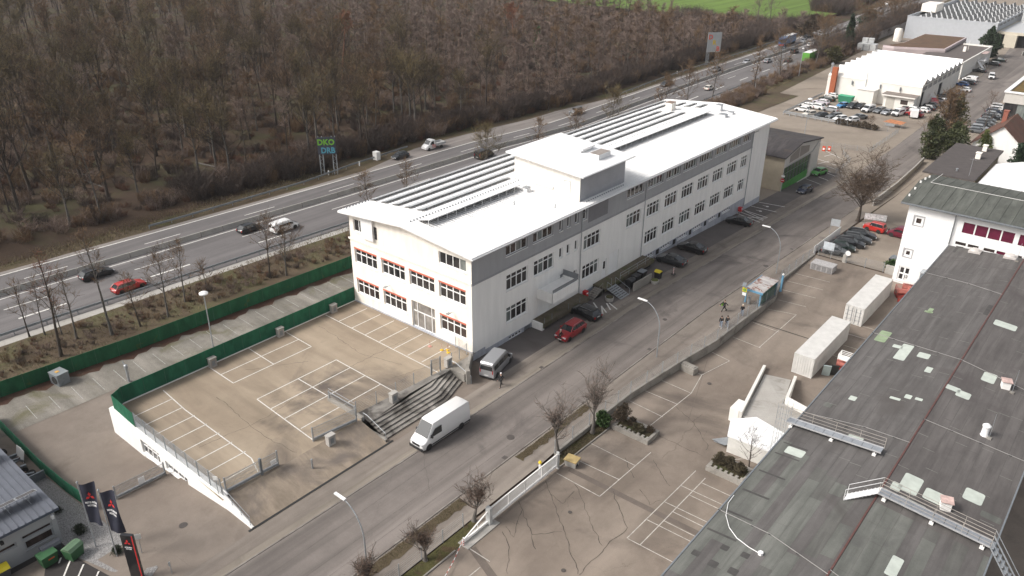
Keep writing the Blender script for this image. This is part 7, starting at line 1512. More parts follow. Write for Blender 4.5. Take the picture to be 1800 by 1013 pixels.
# lorries and the flatbed
def lorry(px,py,rot,label,cabc,boxc,side):
    p=G(px,py); t=thing('lorry',label,'lorry',(p[0],p[1],p[2]),radians(rot)); cm=paint('lc'+label[:6],cabc); b=MB(); b.loft([[(-1.2,4.4,.5),(1.2,4.4,.5),(1.2,4.4,3.3),(-1.2,4.4,3.3)],[(-1.25,6.2,.4),(1.25,6.2,.4),(1.22,6.2,1.6),(-1.22,6.2,1.6)]] ) if False else b.box(-1.22,1.22,4.5,6.6,.45,3.35); b.build('cab',cm,t,world=False)
    b=MB(); b.box(-1.05,1.05,6.6,6.63,1.7,2.75); b.box(-1.24,1.24,5.3,6.3,1.7,2.6); b.build('windscreen',car_glass,t,world=False); b=MB(); b.box(-1.1,1.1,6.6,6.64,.45,1.1); b.build('bumper',M('bumper_'+label[:5],(.45,.05,.04) if 'blue' in label else (.1,.3,.06),.5,0),t,world=False)
    b=MB(); b.box(-1.25,1.25,-6.6,4.2,1.0,3.9,0,1); b.build('trailer',[boxc,M('trailer_roof',(.70,.70,.70),.6,.03)],t,world=False)
    for y in (5.4,2.6,-3.,-4.3,-5.6):
        for sx in (-1,1): b=MB(); b.tube((sx*1.0,y,.5),(sx*1.24,y,.5),.5,14); b.build('wheel',tyre_m,t,world=False)
lorry(1383,79,183,'blue lorry with a red bumper and white roof oncoming on the far carriageway',(.03,.12,.32),M('blue_tarp',(.05,.16,.36),.6,.15,.6,coord='O',col2=(.25,.32,.42)),0); lorry(1425,108,3,'green sided lorry driving away behind the bare trees',(.1,.3,.05),M('green_tarp',(.10,.32,.04),.6,.1,.6,coord='O'),0)
p=G(762,261); t=thing('flatbed_truck','white flatbed truck with a red printed door stopped on the lay-by','truck',(p[0],p[1],p[2]+.02),radians(176)); b=MB()
sc=lambda s,w,zb,zt:[(-w*.9,2.9-s,zb),(-w,2.9-s,zb+.2),(-w,2.9-s,(zb+zt)/2),(-w*.93,2.9-s,zt-.1),(-w*.8,2.9-s,zt),(w*.8,2.9-s,zt),(w*.93,2.9-s,zt-.1),(w,2.9-s,(zb+zt)/2),(w,2.9-s,zb+.2),(w*.9,2.9-s,zb)]
b.loft([sc(0,.85,.35,.85),sc(.15,.95,.28,1.0),sc(.75,1.0,.28,1.3),sc(1.6,.95,.28,2.2),sc(2.2,.97,.28,2.3),sc(2.75,.97,.3,2.2)]); b.build('cab',paint('white',COL['white']),t,world=False,smooth=True)
b=MB(); b.add([(-.82,2.9-.8,1.36),(.82,2.9-.8,1.36),(.74,2.9-1.55,2.17),(-.74,2.9-1.55,2.17)],[(0,1,2,3)]); [b.add([(s*1.0,2.9-1.2,1.3),(s*1.0,2.9-2.3,1.3),(s*.96,2.9-2.3,2.0),(s*.96,2.9-1.6,2.0)],[(0,1,2,3)]) for s in (-1,1)]; b.build('windows',car_glass,t,world=False)
b=MB(); [b.box(min(s*1.0,s*1.012),max(s*1.0,s*1.012),.15,1.2,.5,1.3) for s in (-1,1)]; b.build('door_print',M('door_print',(.60,.60,.60),.5,.2,2.2,coord='O',col2=(.55,.05,.03)),t,world=False)
b=MB(); b.box(-1.02,1.02,-2.9,0,.75,.9); [b.box(s*1.0-.03,s*1.0+.03,-2.9,0,.9,1.3) for s in (-1,1)]; b.box(-1,1,-2.95,-2.9,.9,1.3); b.box(-1,1,0,.04,.9,1.9); b.build('loading_bed',M('alu_bed',(.42,.42,.42),.5,.1,3),t,world=False)
for y in (2.1,-1.7):
    for sx in (-1,1): b=MB(); b.tube((sx*.78,y,.36),(sx*1.0,y,.36),.36,14); b.build('wheel',tyre_m,t,world=False)
# trailer and cover in the far lot
p=G(1594,215); t=thing('box_trailer','small white box trailer at the corner of the far lot','trailer',(p[0],p[1]+6,p[2]),.3); b=MB(); b.box(-.9,.9,-1.5,1.5,.5,2.3); b.build('box',white_metal,t,world=False)
for s in (-1,1): b=MB(); b.tube((s*.85,0,.35),(s*1.,0,.35),.33,12); b.build('wheel',tyre_m,t,world=False)
p=G(1573,224); t=thing('rusty_canopy','low frame with a torn rusty orange cover at the far lot fence','canopy',(p[0],p[1],p[2]),.1); b=MB(); b.add([(-3,-.6,1.2),(1.6,-1.2,1.1),(2.4,.6,1.5),(-1.6,1.2,1.7)],[(0,1,2,3)]); b.build('cover',M('rusty_cover',(.36,.15,.07),.8,.3,1.5),t,world=False); b=MB(); [b.tube((x,y,0),(x,y,1.3),.05,4) for x,y in ((-2.6,-.5),(1.6,-1.),(2.2,.6),(-1.5,1.1))]; b.box(-2.2,0,-1.3,-1.25,.4,1.1); b.build('frame',galv,t,world=False)
b=MB(); b.lathe([(.2,0),(1.5,.5),(1.7,.9),(.4,1.0)],(0,0,0),12,0,1.3,.8); p=G(1632,176); b.xf(Matrix.Translation((p[0],p[1],p[2]+.3))); b.build('covered_boat',M('boat_white',(.66,.66,.67),.5,.05),None,label='white covered boat shape beside the factory corner gateway',cat='boat',smooth=True)
for k,(px,py) in enumerate(((1640,181),(1644,184))):
    p=G(px,py); b=MB(); b.rbox((p[0],p[1],p[2]),1.3,.6,1.1,.3,0); b.rbox((p[0],p[1],p[2]+1.1),1.3,.6,.35,.3,1); b.build('striped_barrier',[M('pink_white',(.62,.30,.32),.5,.3,3),M('barrier_pink',(.55,.10,.13),.5,0)],None,label=('left','right')[k]+' one of the pink and white barrier blocks at the factory wall',cat='barrier',group='pink and white barriers')
# ================================================================ vegetation
TUBES=[]; MIS=[None]
def tubeq(V,F,p,q,r1,r2,n=3):
    d=q-p; L_=np.linalg.norm(d)
    if L_<1e-6: return
    d=d/L_; u=np.cross(d,[0,0,1.]) if abs(d[2])<.95 else np.cross(d,[1.,0,0]); u/=np.linalg.norm(u); w=np.cross(d,u); k=len(V)
    for c,r in ((p,r1),(q,r2)):
        for i in range(n): a=2*pi*i/n; V.append(c+(u*cos(a)+w*sin(a))*r)
    for i in range(n): TUBES.append((id(F),len(F))); F.append((k+i,k+(i+1)%n,k+n+(i+1)%n,k+n+i))
def blade(V,F,p,d,L_,w,rn):
    s=np.array([rn.uniform(-1,1),rn.uniform(-1,1),rn.uniform(-.4,.4)]); s=np.cross(d,s); n_=np.linalg.norm(s)
    if n_<1e-4: return
    s=s/n_*w; k=len(V); q=p+d*L_; V.extend([p-s,p+s,q+s*.35,q-s*.35]); F.append((k,k+1,k+2,k+3))
def unit(v): return v/np.linalg.norm(v)
def grow(seed,H=18,r=.26,cb=.4,spread=4.5,nl=16,ns=6,nt=9,tl=1.1,tw=.035,up=.55,lean=.04,droop=0.,tsides=6,minr=.02,topf=.93):
    rn=random.Random(seed); TV,TF,CV,CF=[],[],[],[]
    P=[np.array([0,0,0.])]; d=unit(np.array([rn.uniform(-lean,lean)*2,rn.uniform(-lean,lean)*2,1.])); n=9
    for i in range(n):
        d=unit(d+np.array([rn.uniform(-lean,lean),rn.uniform(-lean,lean),.02])); P.append(P[-1]+d*H*topf/n)
    R=[r*(1-.86*(i/n)**.9)+.015 for i in range(n+1)]; R[0]*=1.35
    for i in range(n): tubeq(TV,TF,P[i],P[i+1],R[i],R[i+1],tsides)
    def tp(t): 
        x=t*n; i=min(n-1,int(x)); return P[i]+(P[i+1]-P[i])*(x-i),R[i]
    ga=rn.uniform(0,6.28)
    for k in range(nl):
        t=cb+(1-cb)*((k+rn.random())/nl)**.85; p,rr=tp(min(.99,t)); ga+=2.4+rn.uniform(-.4,.4)
        rel=(t-cb)/(1-cb); L_=spread*(.55+.75*sin(pi*min(1,rel*.85+.2)))*rn.uniform(.7,1.15); el=radians(rn.uniform(18,48)+rel*28)*up/.55
        d=np.array([cos(ga)*cos(el),sin(ga)*cos(el),sin(el)]); q=p; lr=max(minr,rr*.5); m=5; pts=[p]
        for j in range(m):
            d=unit(d+np.array([rn.uniform(-.25,.25),rn.uniform(-.25,.25),rn.uniform(-.05,.22)-droop])); q2=q+d*L_/m; tubeq(CV,CF,q,q2,lr*(1-j/m*.8),lr*(1-(j+1)/m*.8),3); q=q2; pts.append(q)
        for s in range(ns):
            f=rn.uniform(.2,1.); j=min(m-1,int(f*m)); b=pts[j]+(pts[j+1]-pts[j])*(f*m-j); az=rn.uniform(0,6.28); e=rn.uniform(-.2,1.1)-droop*2
            d2=unit(d*.5+np.array([cos(az)*cos(e),sin(az)*cos(e),sin(e)])); L2=L_*rn.uniform(.25,.5); c=b; sp=[b]
            for j2 in range(3):
                d2=unit(d2+np.array([rn.uniform(-.3,.3),rn.uniform(-.3,.3),rn.uniform(-.1,.25)-droop*1.5])); c2=c+d2*L2/3; tubeq(CV,CF,c,c2,max(minr*.7,lr*.3*(1-j2/3)),max(minr*.5,lr*.3*(1-(j2+1)/3)),3); c=c2; sp.append(c)
            for q_ in range(nt):
                f=rn.uniform(.15,1.)*3; j2=min(2,int(f)); o=sp[j2]+(sp[j2+1]-sp[j2])*(f-j2); az=rn.uniform(0,6.28); e=rn.uniform(-.3,1.2)-droop*2.5
                blade(CV,CF,o,unit(d2*.6+np.array([cos(az)*cos(e),sin(az)*cos(e),sin(e)])),tl*rn.uniform(.5,1.2),tw*rn.uniform(.6,1.2),rn)
    mi=np.ones(len(CF),int); mi[[i for q,i in TUBES if q==id(CF)]]=0; TUBES.clear(); MIS[:]=[mi]
    return (np.array(TV),np.array(TF)),(np.array(CV),np.array(CF))
def qmesh(name,V,F,mat,MI=None):
    me=bpy.data.meshes.new(name); V=np.asarray(V,np.float32); F=np.asarray(F,np.int32)
    me.vertices.add(len(V)); me.vertices.foreach_set('co',V.ravel()); me.loops.add(F.size); me.loops.foreach_set('vertex_index',F.ravel())
    me.polygons.add(len(F)); me.polygons.foreach_set('loop_start',np.arange(0,F.size,4,dtype=np.int32)); me.polygons.foreach_set('loop_total',np.full(len(F),4,np.int32))
    for m in (mat if isinstance(mat,list) else [mat]): me.materials.append(m)
    if MI is not None: me.polygons.foreach_set('material_index',np.asarray(MI,np.int32))
    me.update(); return me
bark=M('brown_bark',(.06,.047,.038),.95,.3,1.5); bark_d=M('dark_branch_bark',(.038,.030,.025),.95,.3,1.5); bark_g=M('grey_bark',(.105,.095,.085),.95,.25,1.5); bark_r=M('reddish_pine_bark',(.17,.075,.045),.95,.25,1.5)
tw_b=M('brown_twigs',(.105,.062,.034),.95,.25,.10,col2=(.185,.118,.066)); tw_o=M('olive_twigs',(.10,.074,.036),.95,.2,.10,col2=(.165,.125,.058)); tw_l=M('lilac_brown_twigs',(.15,.108,.088),.95,.2,.1,col2=(.225,.168,.14)); tw_r=M('russet_leaves',(.17,.07,.04),.95,.25,.4,col2=(.22,.10,.06))
VAR=[]
for s,(kw,tm_,cm_) in enumerate([
  (dict(H=20,r=.36,cb=.5,spread=8.2,nl=18,ns=8,nt=8,tl=1.2,tw=.026,topf=.62,up=.95,minr=.045),bark,tw_b),(dict(H=19,r=.3,cb=.45,spread=7.4,nl=17,ns=8,nt=8,tl=1.2,tw=.026,topf=.6,up=.85,minr=.045),bark_g,tw_o),
  (dict(H=17,r=.26,cb=.4,spread=6.8,nl=15,ns=8,nt=8,tl=1.2,tw=.026,topf=.58,up=.8,minr=.045),bark,tw_b),(dict(H=22,r=.32,cb=.6,spread=7.2,nl=15,ns=8,nt=8,tl=1.2,tw=.026,topf=.66,up=.9,minr=.045),bark,tw_o),
  (dict(H=14,r=.16,cb=.35,spread=3.2,nl=16,ns=6,nt=9,tl=1.0,tw=.036),bark_g,tw_b),(dict(H=16,r=.18,cb=.45,spread=3.0,nl=15,ns=6,nt=9,tl=1.0,tw=.034),bark,tw_l),
  (dict(H=12,r=.12,cb=.25,spread=2.8,nl=16,ns=6,nt=8,tl=1.0,tw=.038,up=.75),bark_g,tw_l),(dict(H=11,r=.11,cb=.2,spread=2.6,nl=15,ns=6,nt=8,tl=1.,tw=.038,up=.8),bark,tw_l),
  (dict(H=20,r=.3,cb=.72,spread=3.6,nl=13,ns=6,nt=12,tl=.8,tw=.06,lean=.06),bark_r,tw_r)]):
    (a,b_),(c,d_)=grow(100+s,**kw); VAR.append((qmesh('trunk',a,b_,tm_),qmesh('crown',c,d_,[bark_d if s<8 else bark_r,cm_],MIS[0])))
def treeobj(v,x,y,z,sc,rz_,label,name='bare_tree',group=None,cat='tree'):
    t=thing(name,label,cat,(x,y,z),rz_,group); t.scale=(sc,sc,sc); link('trunk',v[0],t); link('crown',v[1],t); return t
def vis(x,y,z,m=60):
    q=RW.T@np.array([x,y,z-CH]); 
    if q[2]>-5: return False
    px=900+q[0]*FPX/-q[2]; py=506.5-q[1]*FPX/-q[2]; return -m<px<1800+m and -m<py<1013+m
rn=random.Random(77); SP=[]; SPX=[]

def in_meadow(x,y): return (x+139)*49+(y-309)*68>0
y=-40
while y<700:
    x=L0(y)-10
    while x>-620:
        jx=x+rn.uniform(-2.6,2.6); jy=y+rn.uniform(-2.6,2.6)
        inm = in_meadow(jx,jy)
        inn=vis(jx,jy,2) or vis(jx,jy,14,20)
        if not inm and (inn or vis(jx,jy,5,280)):
            edge=(L0(jy)-jx)
            young = jy>165 and edge<150+(jy-165)*.8 or jy>330
            if edge>11 or young:
                dist=hypot(jx,jy)
                dens=(.44 if not young else .72)
                if jy<110 and edge<30: dens=.38
                if rn.random()<dens*(1 if dist<330 else .85): (SP if inn else SPX).append((dist,jx,jy,young))
        x-= 6.2 if hypot(x,y)<350 else 8.5
    y+= 6.2 if y<300 else 8.5
SP.sort()
def pick(young): return VAR[rn.choice([4,5,6,6,7,7] if young else [0,1,2,3,0,1,2,3,4,5])] if rn.random()>.012 else VAR[8]
FG='trees of the wood beyond the motorway'; FGY='young trees of the pale thicket beyond the motorway'
for d_,x,y,yg in SP[:296]:
    treeobj(pick(yg),x,y,h(x,y)-.2+(.3),rn.uniform(.78,1.15),rn.uniform(0,6.28),'young thin leafless tree of the pale thicket along the motorway' if yg else 'tall leafless tree standing in the brown wood beyond the motorway',group=FGY if yg else FG)
# the rest of the wood reads as one mass
def merged(name,label,cat,items,lod,kind='stuff',mats=None):
    VV=[];FF=[];MM=[];k=0
    for (x,y,z,sc,a,vi) in items:
        V,F,mi=lod[vi]; c,s=cos(a)*sc,sin(a)*sc; X=np.empty_like(V); X[:,0]=V[:,0]*c-V[:,1]*s+x; X[:,1]=V[:,0]*s+V[:,1]*c+y; X[:,2]=V[:,2]*sc+z
        VV.append(X); FF.append(F+k); MM.append(mi); k+=len(V)
    o=link(name,qmesh(name,np.concatenate(VV),np.concatenate(FF),mats,np.concatenate(MM))); return tag(o,label,cat,None,kind)
LOD=[]
for s,(kw,mi) in enumerate([(dict(H=20,r=.3,cb=.5,spread=7.6,nl=13,ns=5,nt=6,tl=1.7,tw=.075,tsides=4,minr=.05,topf=.62,up=.9),1),(dict(H=18,r=.26,cb=.5,spread=6.6,nl=12,ns=5,nt=6,tl=1.6,tw=.075,tsides=4,minr=.05,topf=.6,up=.85),2),(dict(H=12,r=.13,cb=.22,spread=3.0,nl=11,ns=4,nt=6,tl=1.5,tw=.075,tsides=4,up=.75,minr=.04),3),(dict(H=14,r=.15,cb=.3,spread=3.2,nl=11,ns=4,nt=6,tl=1.5,tw=.075,tsides=4,minr=.04),1),(dict(H=13,r=.13,cb=.3,spread=3.,nl=11,ns=4,nt=6,tl=1.5,tw=.075,tsides=4,minr=.04),3)]):
    (a,b_),(c,d_)=grow(300+s,**kw); LOD.append((np.concatenate([a,c]),np.concatenate([b_,d_+len(a)]),np.concatenate([np.zeros(len(b_),int),np.where(MIS[0]==0,0,mi)])))
items=[(x,y,h(x,y),rn.uniform(.75,1.15),rn.uniform(0,6.28),rn.choice([2,2,4,3]) if yg else rn.choice([0,1,0,1,3])) for d_,x,y,yg in SP[296:]+SPX]
print('forest',len(SP))
merged('distant_woodland','far brown mass of leafless woodland behind the nearest trees','woodland',items,LOD,mats=[bark_d,tw_b,tw_o,tw_l])
# undergrowth
BUSH=[]
for s,(hh,sp_,mi) in enumerate([(3.2,1.6,0),(2.2,1.5,1),(1.2,1.,2),(4.5,2.,1),(3.,1.6,3)]):
    V,F=[],[]; r2=random.Random(s)
    for k in range(70):
        az=r2.uniform(0,6.28); rr=sp_*sqrt(r2.random())*.6; p=np.array([cos(az)*rr,sin(az)*rr,0]); d=unit(np.array([cos(az)*.5*r2.random(),sin(az)*.5*r2.random(),1.])); L_=hh*r2.uniform(.45,1)
        blade(V,F,p,d,L_,.032,r2); q=p+d*L_*.5
        for j in range(2): az2=r2.uniform(0,6.28); blade(V,F,q+d*L_*r2.uniform(-.2,.4),unit(np.array([cos(az2),sin(az2),r2.uniform(.3,1.4)])),L_*.4,.028,r2)
    BUSH.append((np.array(V),np.array(F),np.full(len(F),mi)))
items=[]
for i in range(5200):
    y=rn.uniform(-30,390); e=rn.random()**1.7*130+10; x=L0(y)-e
    if not vis(x,y,1,200): continue
    if y<120 and 14<e<26 and rn.random()<.5: continue
    items.append((x,y,h(x,y)+.1,rn.uniform(.6,1.25),rn.uniform(0,6.28),rn.choice([0,1,2,2,1,4])))
for i in range(900):   # dense hedge at the wood edge
    y=rn.uniform(70,400); x=L0(y)-rn.uniform(8+ (3 if 100<y<180 else 0),15); items.append((x,y,h(x,y)+.1,rn.uniform(.8,1.3),rn.uniform(0,6.28),rn.choice([0,3,1,3])))
for i in range(420):
    bx=rn.uniform(-205,-137); by=rn.uniform(330,384); items.append((bx,by,h(bx,by)+.1,rn.uniform(.8,1.5),rn.uniform(0,6.28),rn.choice([0,3,4,4])))
    y=rn.uniform(400,560); x=interp([(400,-160),(430,-152),(560,-170)],y)+rn.uniform(-6,6)
    if 432<y<520: items.append((x+rn.uniform(-4,9),y,h(x,y)+.2,rn.uniform(1.2,2.0),rn.uniform(0,6.28),rn.choice([3,3,0])))
merged('undergrowth','brown leafless brushwood covering the floor of the wood beyond the motorway','undergrowth',items,BUSH,mats=[tw_b,M('dark_brown_twigs',(.062,.045,.038),.95,.2,.3),tw_r if False else M('russet_brush',(.12,.062,.040),.95,.3,.3),tw_l])
items=[]
for i in range(1900):
    y=rn.uniform(-20,235) if i<1500 else rn.uniform(205,330); x=(L0(y)+rn.uniform(24.5,31.5)) if y<235 else L0(y)+rn.uniform(23,28+ (y-235)*.03)
    if vis(x,y,1,10): items.append((x,y,h(x,y)+.2,rn.uniform(.10,.34)*(1.6 if rn.random()<.12 else 1) if y<200 else rn.uniform(.4,.9),rn.uniform(0,6.28),rn.choice([0,1,2,4])))
for i in range(500):
    y=rn.uniform(300,470); x=interp([(300,-104),(357,-105.5),(470,-112)],y)+rn.uniform(-4,1.5); items.append((x,y,h(x,y),rn.uniform(1.,2.),rn.uniform(0,6.28),rn.choice([3,0,1,4])))
merged('bank_brush','dry brown brush on the bank between the motorway and the green fence','undergrowth',items,BUSH,mats=[tw_b,bpy.data.materials['dark_brown_twigs'],bpy.data.materials['russet_brush'],tw_l])
# leaf-litter ground cover flecks, logs
for i,(px,py,L_,a) in enumerate(((60,300,16,.4),(120,310,10,-.3),(150,322,8,.1),(420,210,7,.6),(345,290,9,.2))):
    p=G(px,py); b=MB(); b.tube((p[0],p[1],p[2]+.5),(p[0]+cos(a)*L_,p[1]+sin(a)*L_,p[2]+.45),.22,6,0,.12); b.build('fallen_log',bark_g,None,label='fallen trunk lying on the floor of the wood at the left',cat='log',group='fallen logs in the wood')
# individual bare trees
def tree1(seed,x,y,z,label,kw,tm_=bark,cm_=tw_b,name='bare_tree',group=None,rz_=0.):
    (a,b_),(c,d_)=grow(seed,**kw); return treeobj((qmesh('trunk',a,b_,tm_),qmesh('crown',c,d_,[tm_,cm_],MIS[0])),x,y,z,1.,rz_,label,name,group)
bankg='bare trees on the motorway bank'
for i,(x,y,H,kw,l) in enumerate([
 (-97.6,29.5,14.5,dict(cb=.4,spread=2.2,nl=13,ns=3,nt=4,r=.26),'tall leaning bare tree with russet leaves on the bank left of the red car'),
 (-100.5,32.7,10.5,dict(cb=.3,spread=1.8,nl=10,ns=3,nt=4,r=.17),'slim bare tree on the bank right of the russet one'),
 (-98.1,36.2,15.,dict(cb=.55,spread=2.4,nl=12,ns=4,nt=5,r=.24),'tallest bare tree on the bank, its crown before the wood edge above the black estate'),
 (-97.4,39.7,7.5,dict(cb=.35,spread=1.9,nl=9,ns=3,nt=5,r=.14),'small bare tree just before the red estate'),
 (-97.1,43.5,9.5,dict(cb=.35,spread=3.0,nl=13,ns=4,nt=5,r=.2),'spreading bare tree on the bank right behind the red estate'),
 (-99.5,47.4,9.0,dict(cb=.3,spread=2.3,nl=12,ns=4,nt=5,r=.15),'bushy bare tree on the bank above the round lamp'),
 (-105.8,29.,8.5,dict(cb=.25,spread=1.6,nl=9,ns=3,nt=3,r=.12),'thin bare sapling by the guard rail at the left frame edge'),
 (-104.8,30.5,8.5,dict(cb=.3,spread=1.5,nl=9,ns=3,nt=3,r=.11),'thin bare sapling, second from the left frame edge'),
 (-103.2,32.,6.5,dict(cb=.3,spread=1.7,nl=9,ns=3,nt=4,r=.10),'short bare sapling between the guard rail and the russet tree'),
 (-97.1,59.9,9.,dict(cb=.45,spread=3.0,nl=14,ns=4,nt=5,r=.2),'bare tree before the white van on the motorway'),
 (-95.9,62.,8.,dict(cb=.25,spread=2.8,nl=14,ns=5,nt=6,r=.2),'forked bare tree at the green fence nearest the building corner'),
 (-100.4,51.5,4.5,dict(cb=.1,spread=1.6,nl=10,ns=3,nt=4,r=.07),'low bare sapling group member before the dark hatchback'),
 (-104.2,86.,8.5,dict(cb=.3,spread=2.,nl=10,ns=4,nt=4,r=.12),'bare sapling peeking over the west roof edge of the office building'),
 (-103.6,95.,8.5,dict(cb=.3,spread=2.2,nl=10,ns=4,nt=4,r=.12),'bare shrub tree showing above the panel racks left of the black van'),
 (-104.6,118.,10.5,dict(cb=.2,spread=3.2,nl=16,ns=6,nt=7,r=.15),'olive tinged bushy tree hiding the front of the black van'),
 (-103.8,134.,9.,dict(cb=.25,spread=2.2,nl=10,ns=4,nt=5,r=.13),'bare tree left above the penthouse roof'),
 (-103.6,147,9.,dict(cb=.25,spread=2.4,nl=12,ns=4,nt=6,r=.13),'bare tree right above the penthouse roof'),
 (-104,163,11.5,dict(cb=.2,spread=3.8,nl=18,ns=6,nt=7,r=.18),'yellowish bushy tree beside the boxy oncoming car'),
 (-102.8,186,10.5,dict(cb=.15,spread=4.2,nl=14,ns=5,nt=5,r=.18),'wide fanning bare tree behind the far roof end, left one'),
 (-103.,200,13,dict(cb=.25,spread=4.0,nl=15,ns=5,nt=5,r=.2),'tall bare tree behind the far roof end, middle one'),
 (-102.8,214.7,14,dict(cb=.25,spread=4.2,nl=15,ns=5,nt=5,r=.22),'tall bare tree behind the far roof end, right one'),
 (-98.,232.4,17,dict(cb=.2,spread=2.0,nl=16,ns=4,nt=5,r=.22),'slender tall bare tree at the grassy corner before the far lot'),
 (-100.9,258.4,15,dict(cb=.12,spread=6.,nl=22,ns=6,nt=6,r=.28),'broad many stemmed bare tree at the bend of the guard rail'),
 (-101.5,292,15.5,dict(cb=.2,spread=6.5,nl=22,ns=7,nt=7,r=.3),'broad bare tree right of the green lorry'),
 (-103,305,14,dict(cb=.2,spread=6,nl=20,ns=7,nt=7,r=.3),'broad bare tree beside the dark conifer near the wrapped stack'),
 (-105,350,13,dict(cb=.15,spread=6,nl=20,ns=7,nt=7,r=.28),'rounded bare tree behind the white wrapped stack'),
 (-107,372,13,dict(cb=.15,spread=6,nl=20,ns=7,nt=7,r=.28),'bare tree behind the timber fence, nearest the motorway'),
 (-108,396,13,dict(cb=.15,spread=6,nl=20,ns=7,nt=7,r=.28),'bare tree behind the timber fence, middle of its line'),
 (-110,425,13,dict(cb=.15,spread=6,nl=20,ns=7,nt=7,r=.28),'bare tree above the left corner of the grey hall roof')]):
    kw=dict(kw); kw['ns']+=1; kw['nt']+=1; kw['nl']+=2; kw['r']*=.78; kw.update(H=H,tl=.9 if y<80 else 1.3,tw=.021 if y<80 else (.028 if y<170 else .045),minr=.018 if y<80 else .03)
    tree1(500+i,x,y,h(x,y),l,kw,bark_g if i%3 else bark,tw_r if i==0 else (tw_o if i in(14,17) else tw_b),group=bankg)
# pollarded street trees
sgp='pollarded street trees'
for i,(x,y,z,H,sp_,l) in enumerate([(-38.2,28.4,0,3.4,1.5,'pollarded bare street tree at the bottom frame edge beside the lamp'),(-37.0,33.6,0,3.6,1.25,'small pollarded bare street tree by the mesh fence'),(-37.05,39.7,0,4.7,1.6,'reddish pollarded street tree at the end of the sliding gate'),(-37.0,52.2,0,6.6,2.1,'larger pollarded street tree at the far gate post'),(-36.6,57.6,-.2,7.4,2.2,'tallest pollarded street tree beside the green bush')]):
    kw=dict(H=H,r=.2,cb=.6,spread=H*.50,nl=20,ns=9,nt=9,tl=.5,tw=.014,up=[.75,.8,.72,1.0,1.0][i],minr=.024,lean=.05,topf=.46); tree1(700+i,x,y,z,l,kw,bark_g,M('reddish_shoots',(.135,.092,.070),.9,.2,1) if i<3 else M('pale_shoots_%d'%i,(.19,.145,.12),.9,.2,1),'street_tree',sgp)
kw=dict(H=9.5,r=.36,cb=.55,spread=6.6,nl=26,ns=12,nt=15,tl=1.1,tw=.026,up=.55,minr=.035,droop=.06,lean=.05,topf=.5)
tree1(720,-37.5,143.6,h(-37,143),'broad weeping bare tree beside the small red off-road car',kw,bark,M('weeping_twigs',(.09,.062,.042),.95,.2,.3),'street_tree')
kw=dict(H=13,r=.25,cb=.12,spread=5.,nl=24,ns=9,nt=10,tl=1.1,tw=.04,up=.8,minr=.03); tree1(721,-38.3,203,h(-38,203),'brown leafless tree grown between the two ivy green trees on the far street',kw,bark,tw_b)
kw=dict(H=9,r=.14,cb=.15,spread=3.6,nl=12,ns=5,nt=6,tl=.9,tw=.02,up=.7,minr=.02); tree1(722,-40.6,197,h(-40,197),'thin bare shrub tree leaning over the far street from the evergreens',kw,bark,tw_b); tree1(723,-35,233,h(-35,233),'small bare tree behind the evergreens beside the far round lamp',kw,bark,tw_l)
kw=dict(H=13,r=.2,cb=.2,spread=4.4,nl=16,ns=6,nt=7,tl=1.3,tw=.045,minr=.04)
for i,(px,py,l) in enumerate(((1352,38,'large bare tree at the left edge of the green field'),(1330,36,'bare tree left of the large one at the green field'),(1368,62,'slim bare tree behind the blue lorry at the field edge'),(1405,50,'small bare tree standing free before the green field'))):
    p=G(px,py+12); k2=dict(kw); k2['H']=[20,17,13,9][i]; k2['spread']=[7,5.5,3,3.][i]; tree1(740+i,p[0],p[1],p[2],l,k2,bark_g,tw_l,group='bare trees at the field edge')
# leafy evergreens
def leafy(seed,rx,ry,H,n,ls,base=.1,lobes=14,cone=False,up=0.):
    rn2=random.Random(seed); V,F=[],[]; L_=[]
    for k in range(lobes):
        t=base+(1-base)*(k+.5)/lobes; w=(1-t)**.8 if cone else sin(pi*min(1,max(.06,(t-base)/(1-base)*.86+.12)))**.6
        a=rn2.uniform(0,6.28); q=rn2.uniform(.15,.62)*w; L_.append((cos(a)*rx*q,sin(a)*ry*q,t*H,rx*.50*w*rn2.uniform(.65,1.15)+.12,H*rn2.uniform(.08,.15)))
    for i in range(n):
        cx,cy,cz,r,rz_=rn2.choice(L_); u=rn2.gauss(0,1),rn2.gauss(0,1),rn2.gauss(0,1); m_=sqrt(sum(c*c for c in u)) or 1; k=rn2.uniform(.55,1.12)
        p=np.array([cx+u[0]/m_*r*k,cy+u[1]/m_*r*k,max(.05,cz+u[2]/m_*rz_*k)]); d=unit(np.array([u[0]/m_+rn2.uniform(-.8,.8),u[1]/m_+rn2.uniform(-.8,.8),u[2]/m_+rn2.uniform(-.5,.9)+up]))
        s=np.cross(d,[rn2.uniform(-1,1),rn2.uniform(-1,1),rn2.uniform(-1,1)]); s=unit(s)*ls*rn2.uniform(.35,.6); q=p+d*ls*rn2.uniform(.7,1.4); k_=len(V); V.extend([p-s*.5,p+s*.5,q+s*.6,q-s*.6]); F.append((k_,k_+1,k_+2,k_+3))
    return np.array(V),np.array(F)
def evergreen(seed,x,y,z,rx,ry,H,n,ls,m_,label,name='evergreen_tree',cat='tree',group=None,cone=False,lobes=14,base=.1,trunk=True):
    t=thing(name,label,cat,(x,y,z),0,group); V,F=leafy(seed,rx,ry,H,n,ls,base,lobes,cone); link('crown',qmesh('crown',V,F,m_),t)
    b=MB(); b.tube((0,0,-.1),(0,0,H*.8),max(.03,H*.018),6,0,.02)
    for k in range(7): a=k*2.4; b.tube((0,0,H*(.2+.08*k)),(cos(a)*rx*.5,sin(a)*ry*.5,H*(.3+.08*k)),max(.015,H*.006),3)
    b.build('trunk' if trunk else 'stem',bark,t,world=False); return t
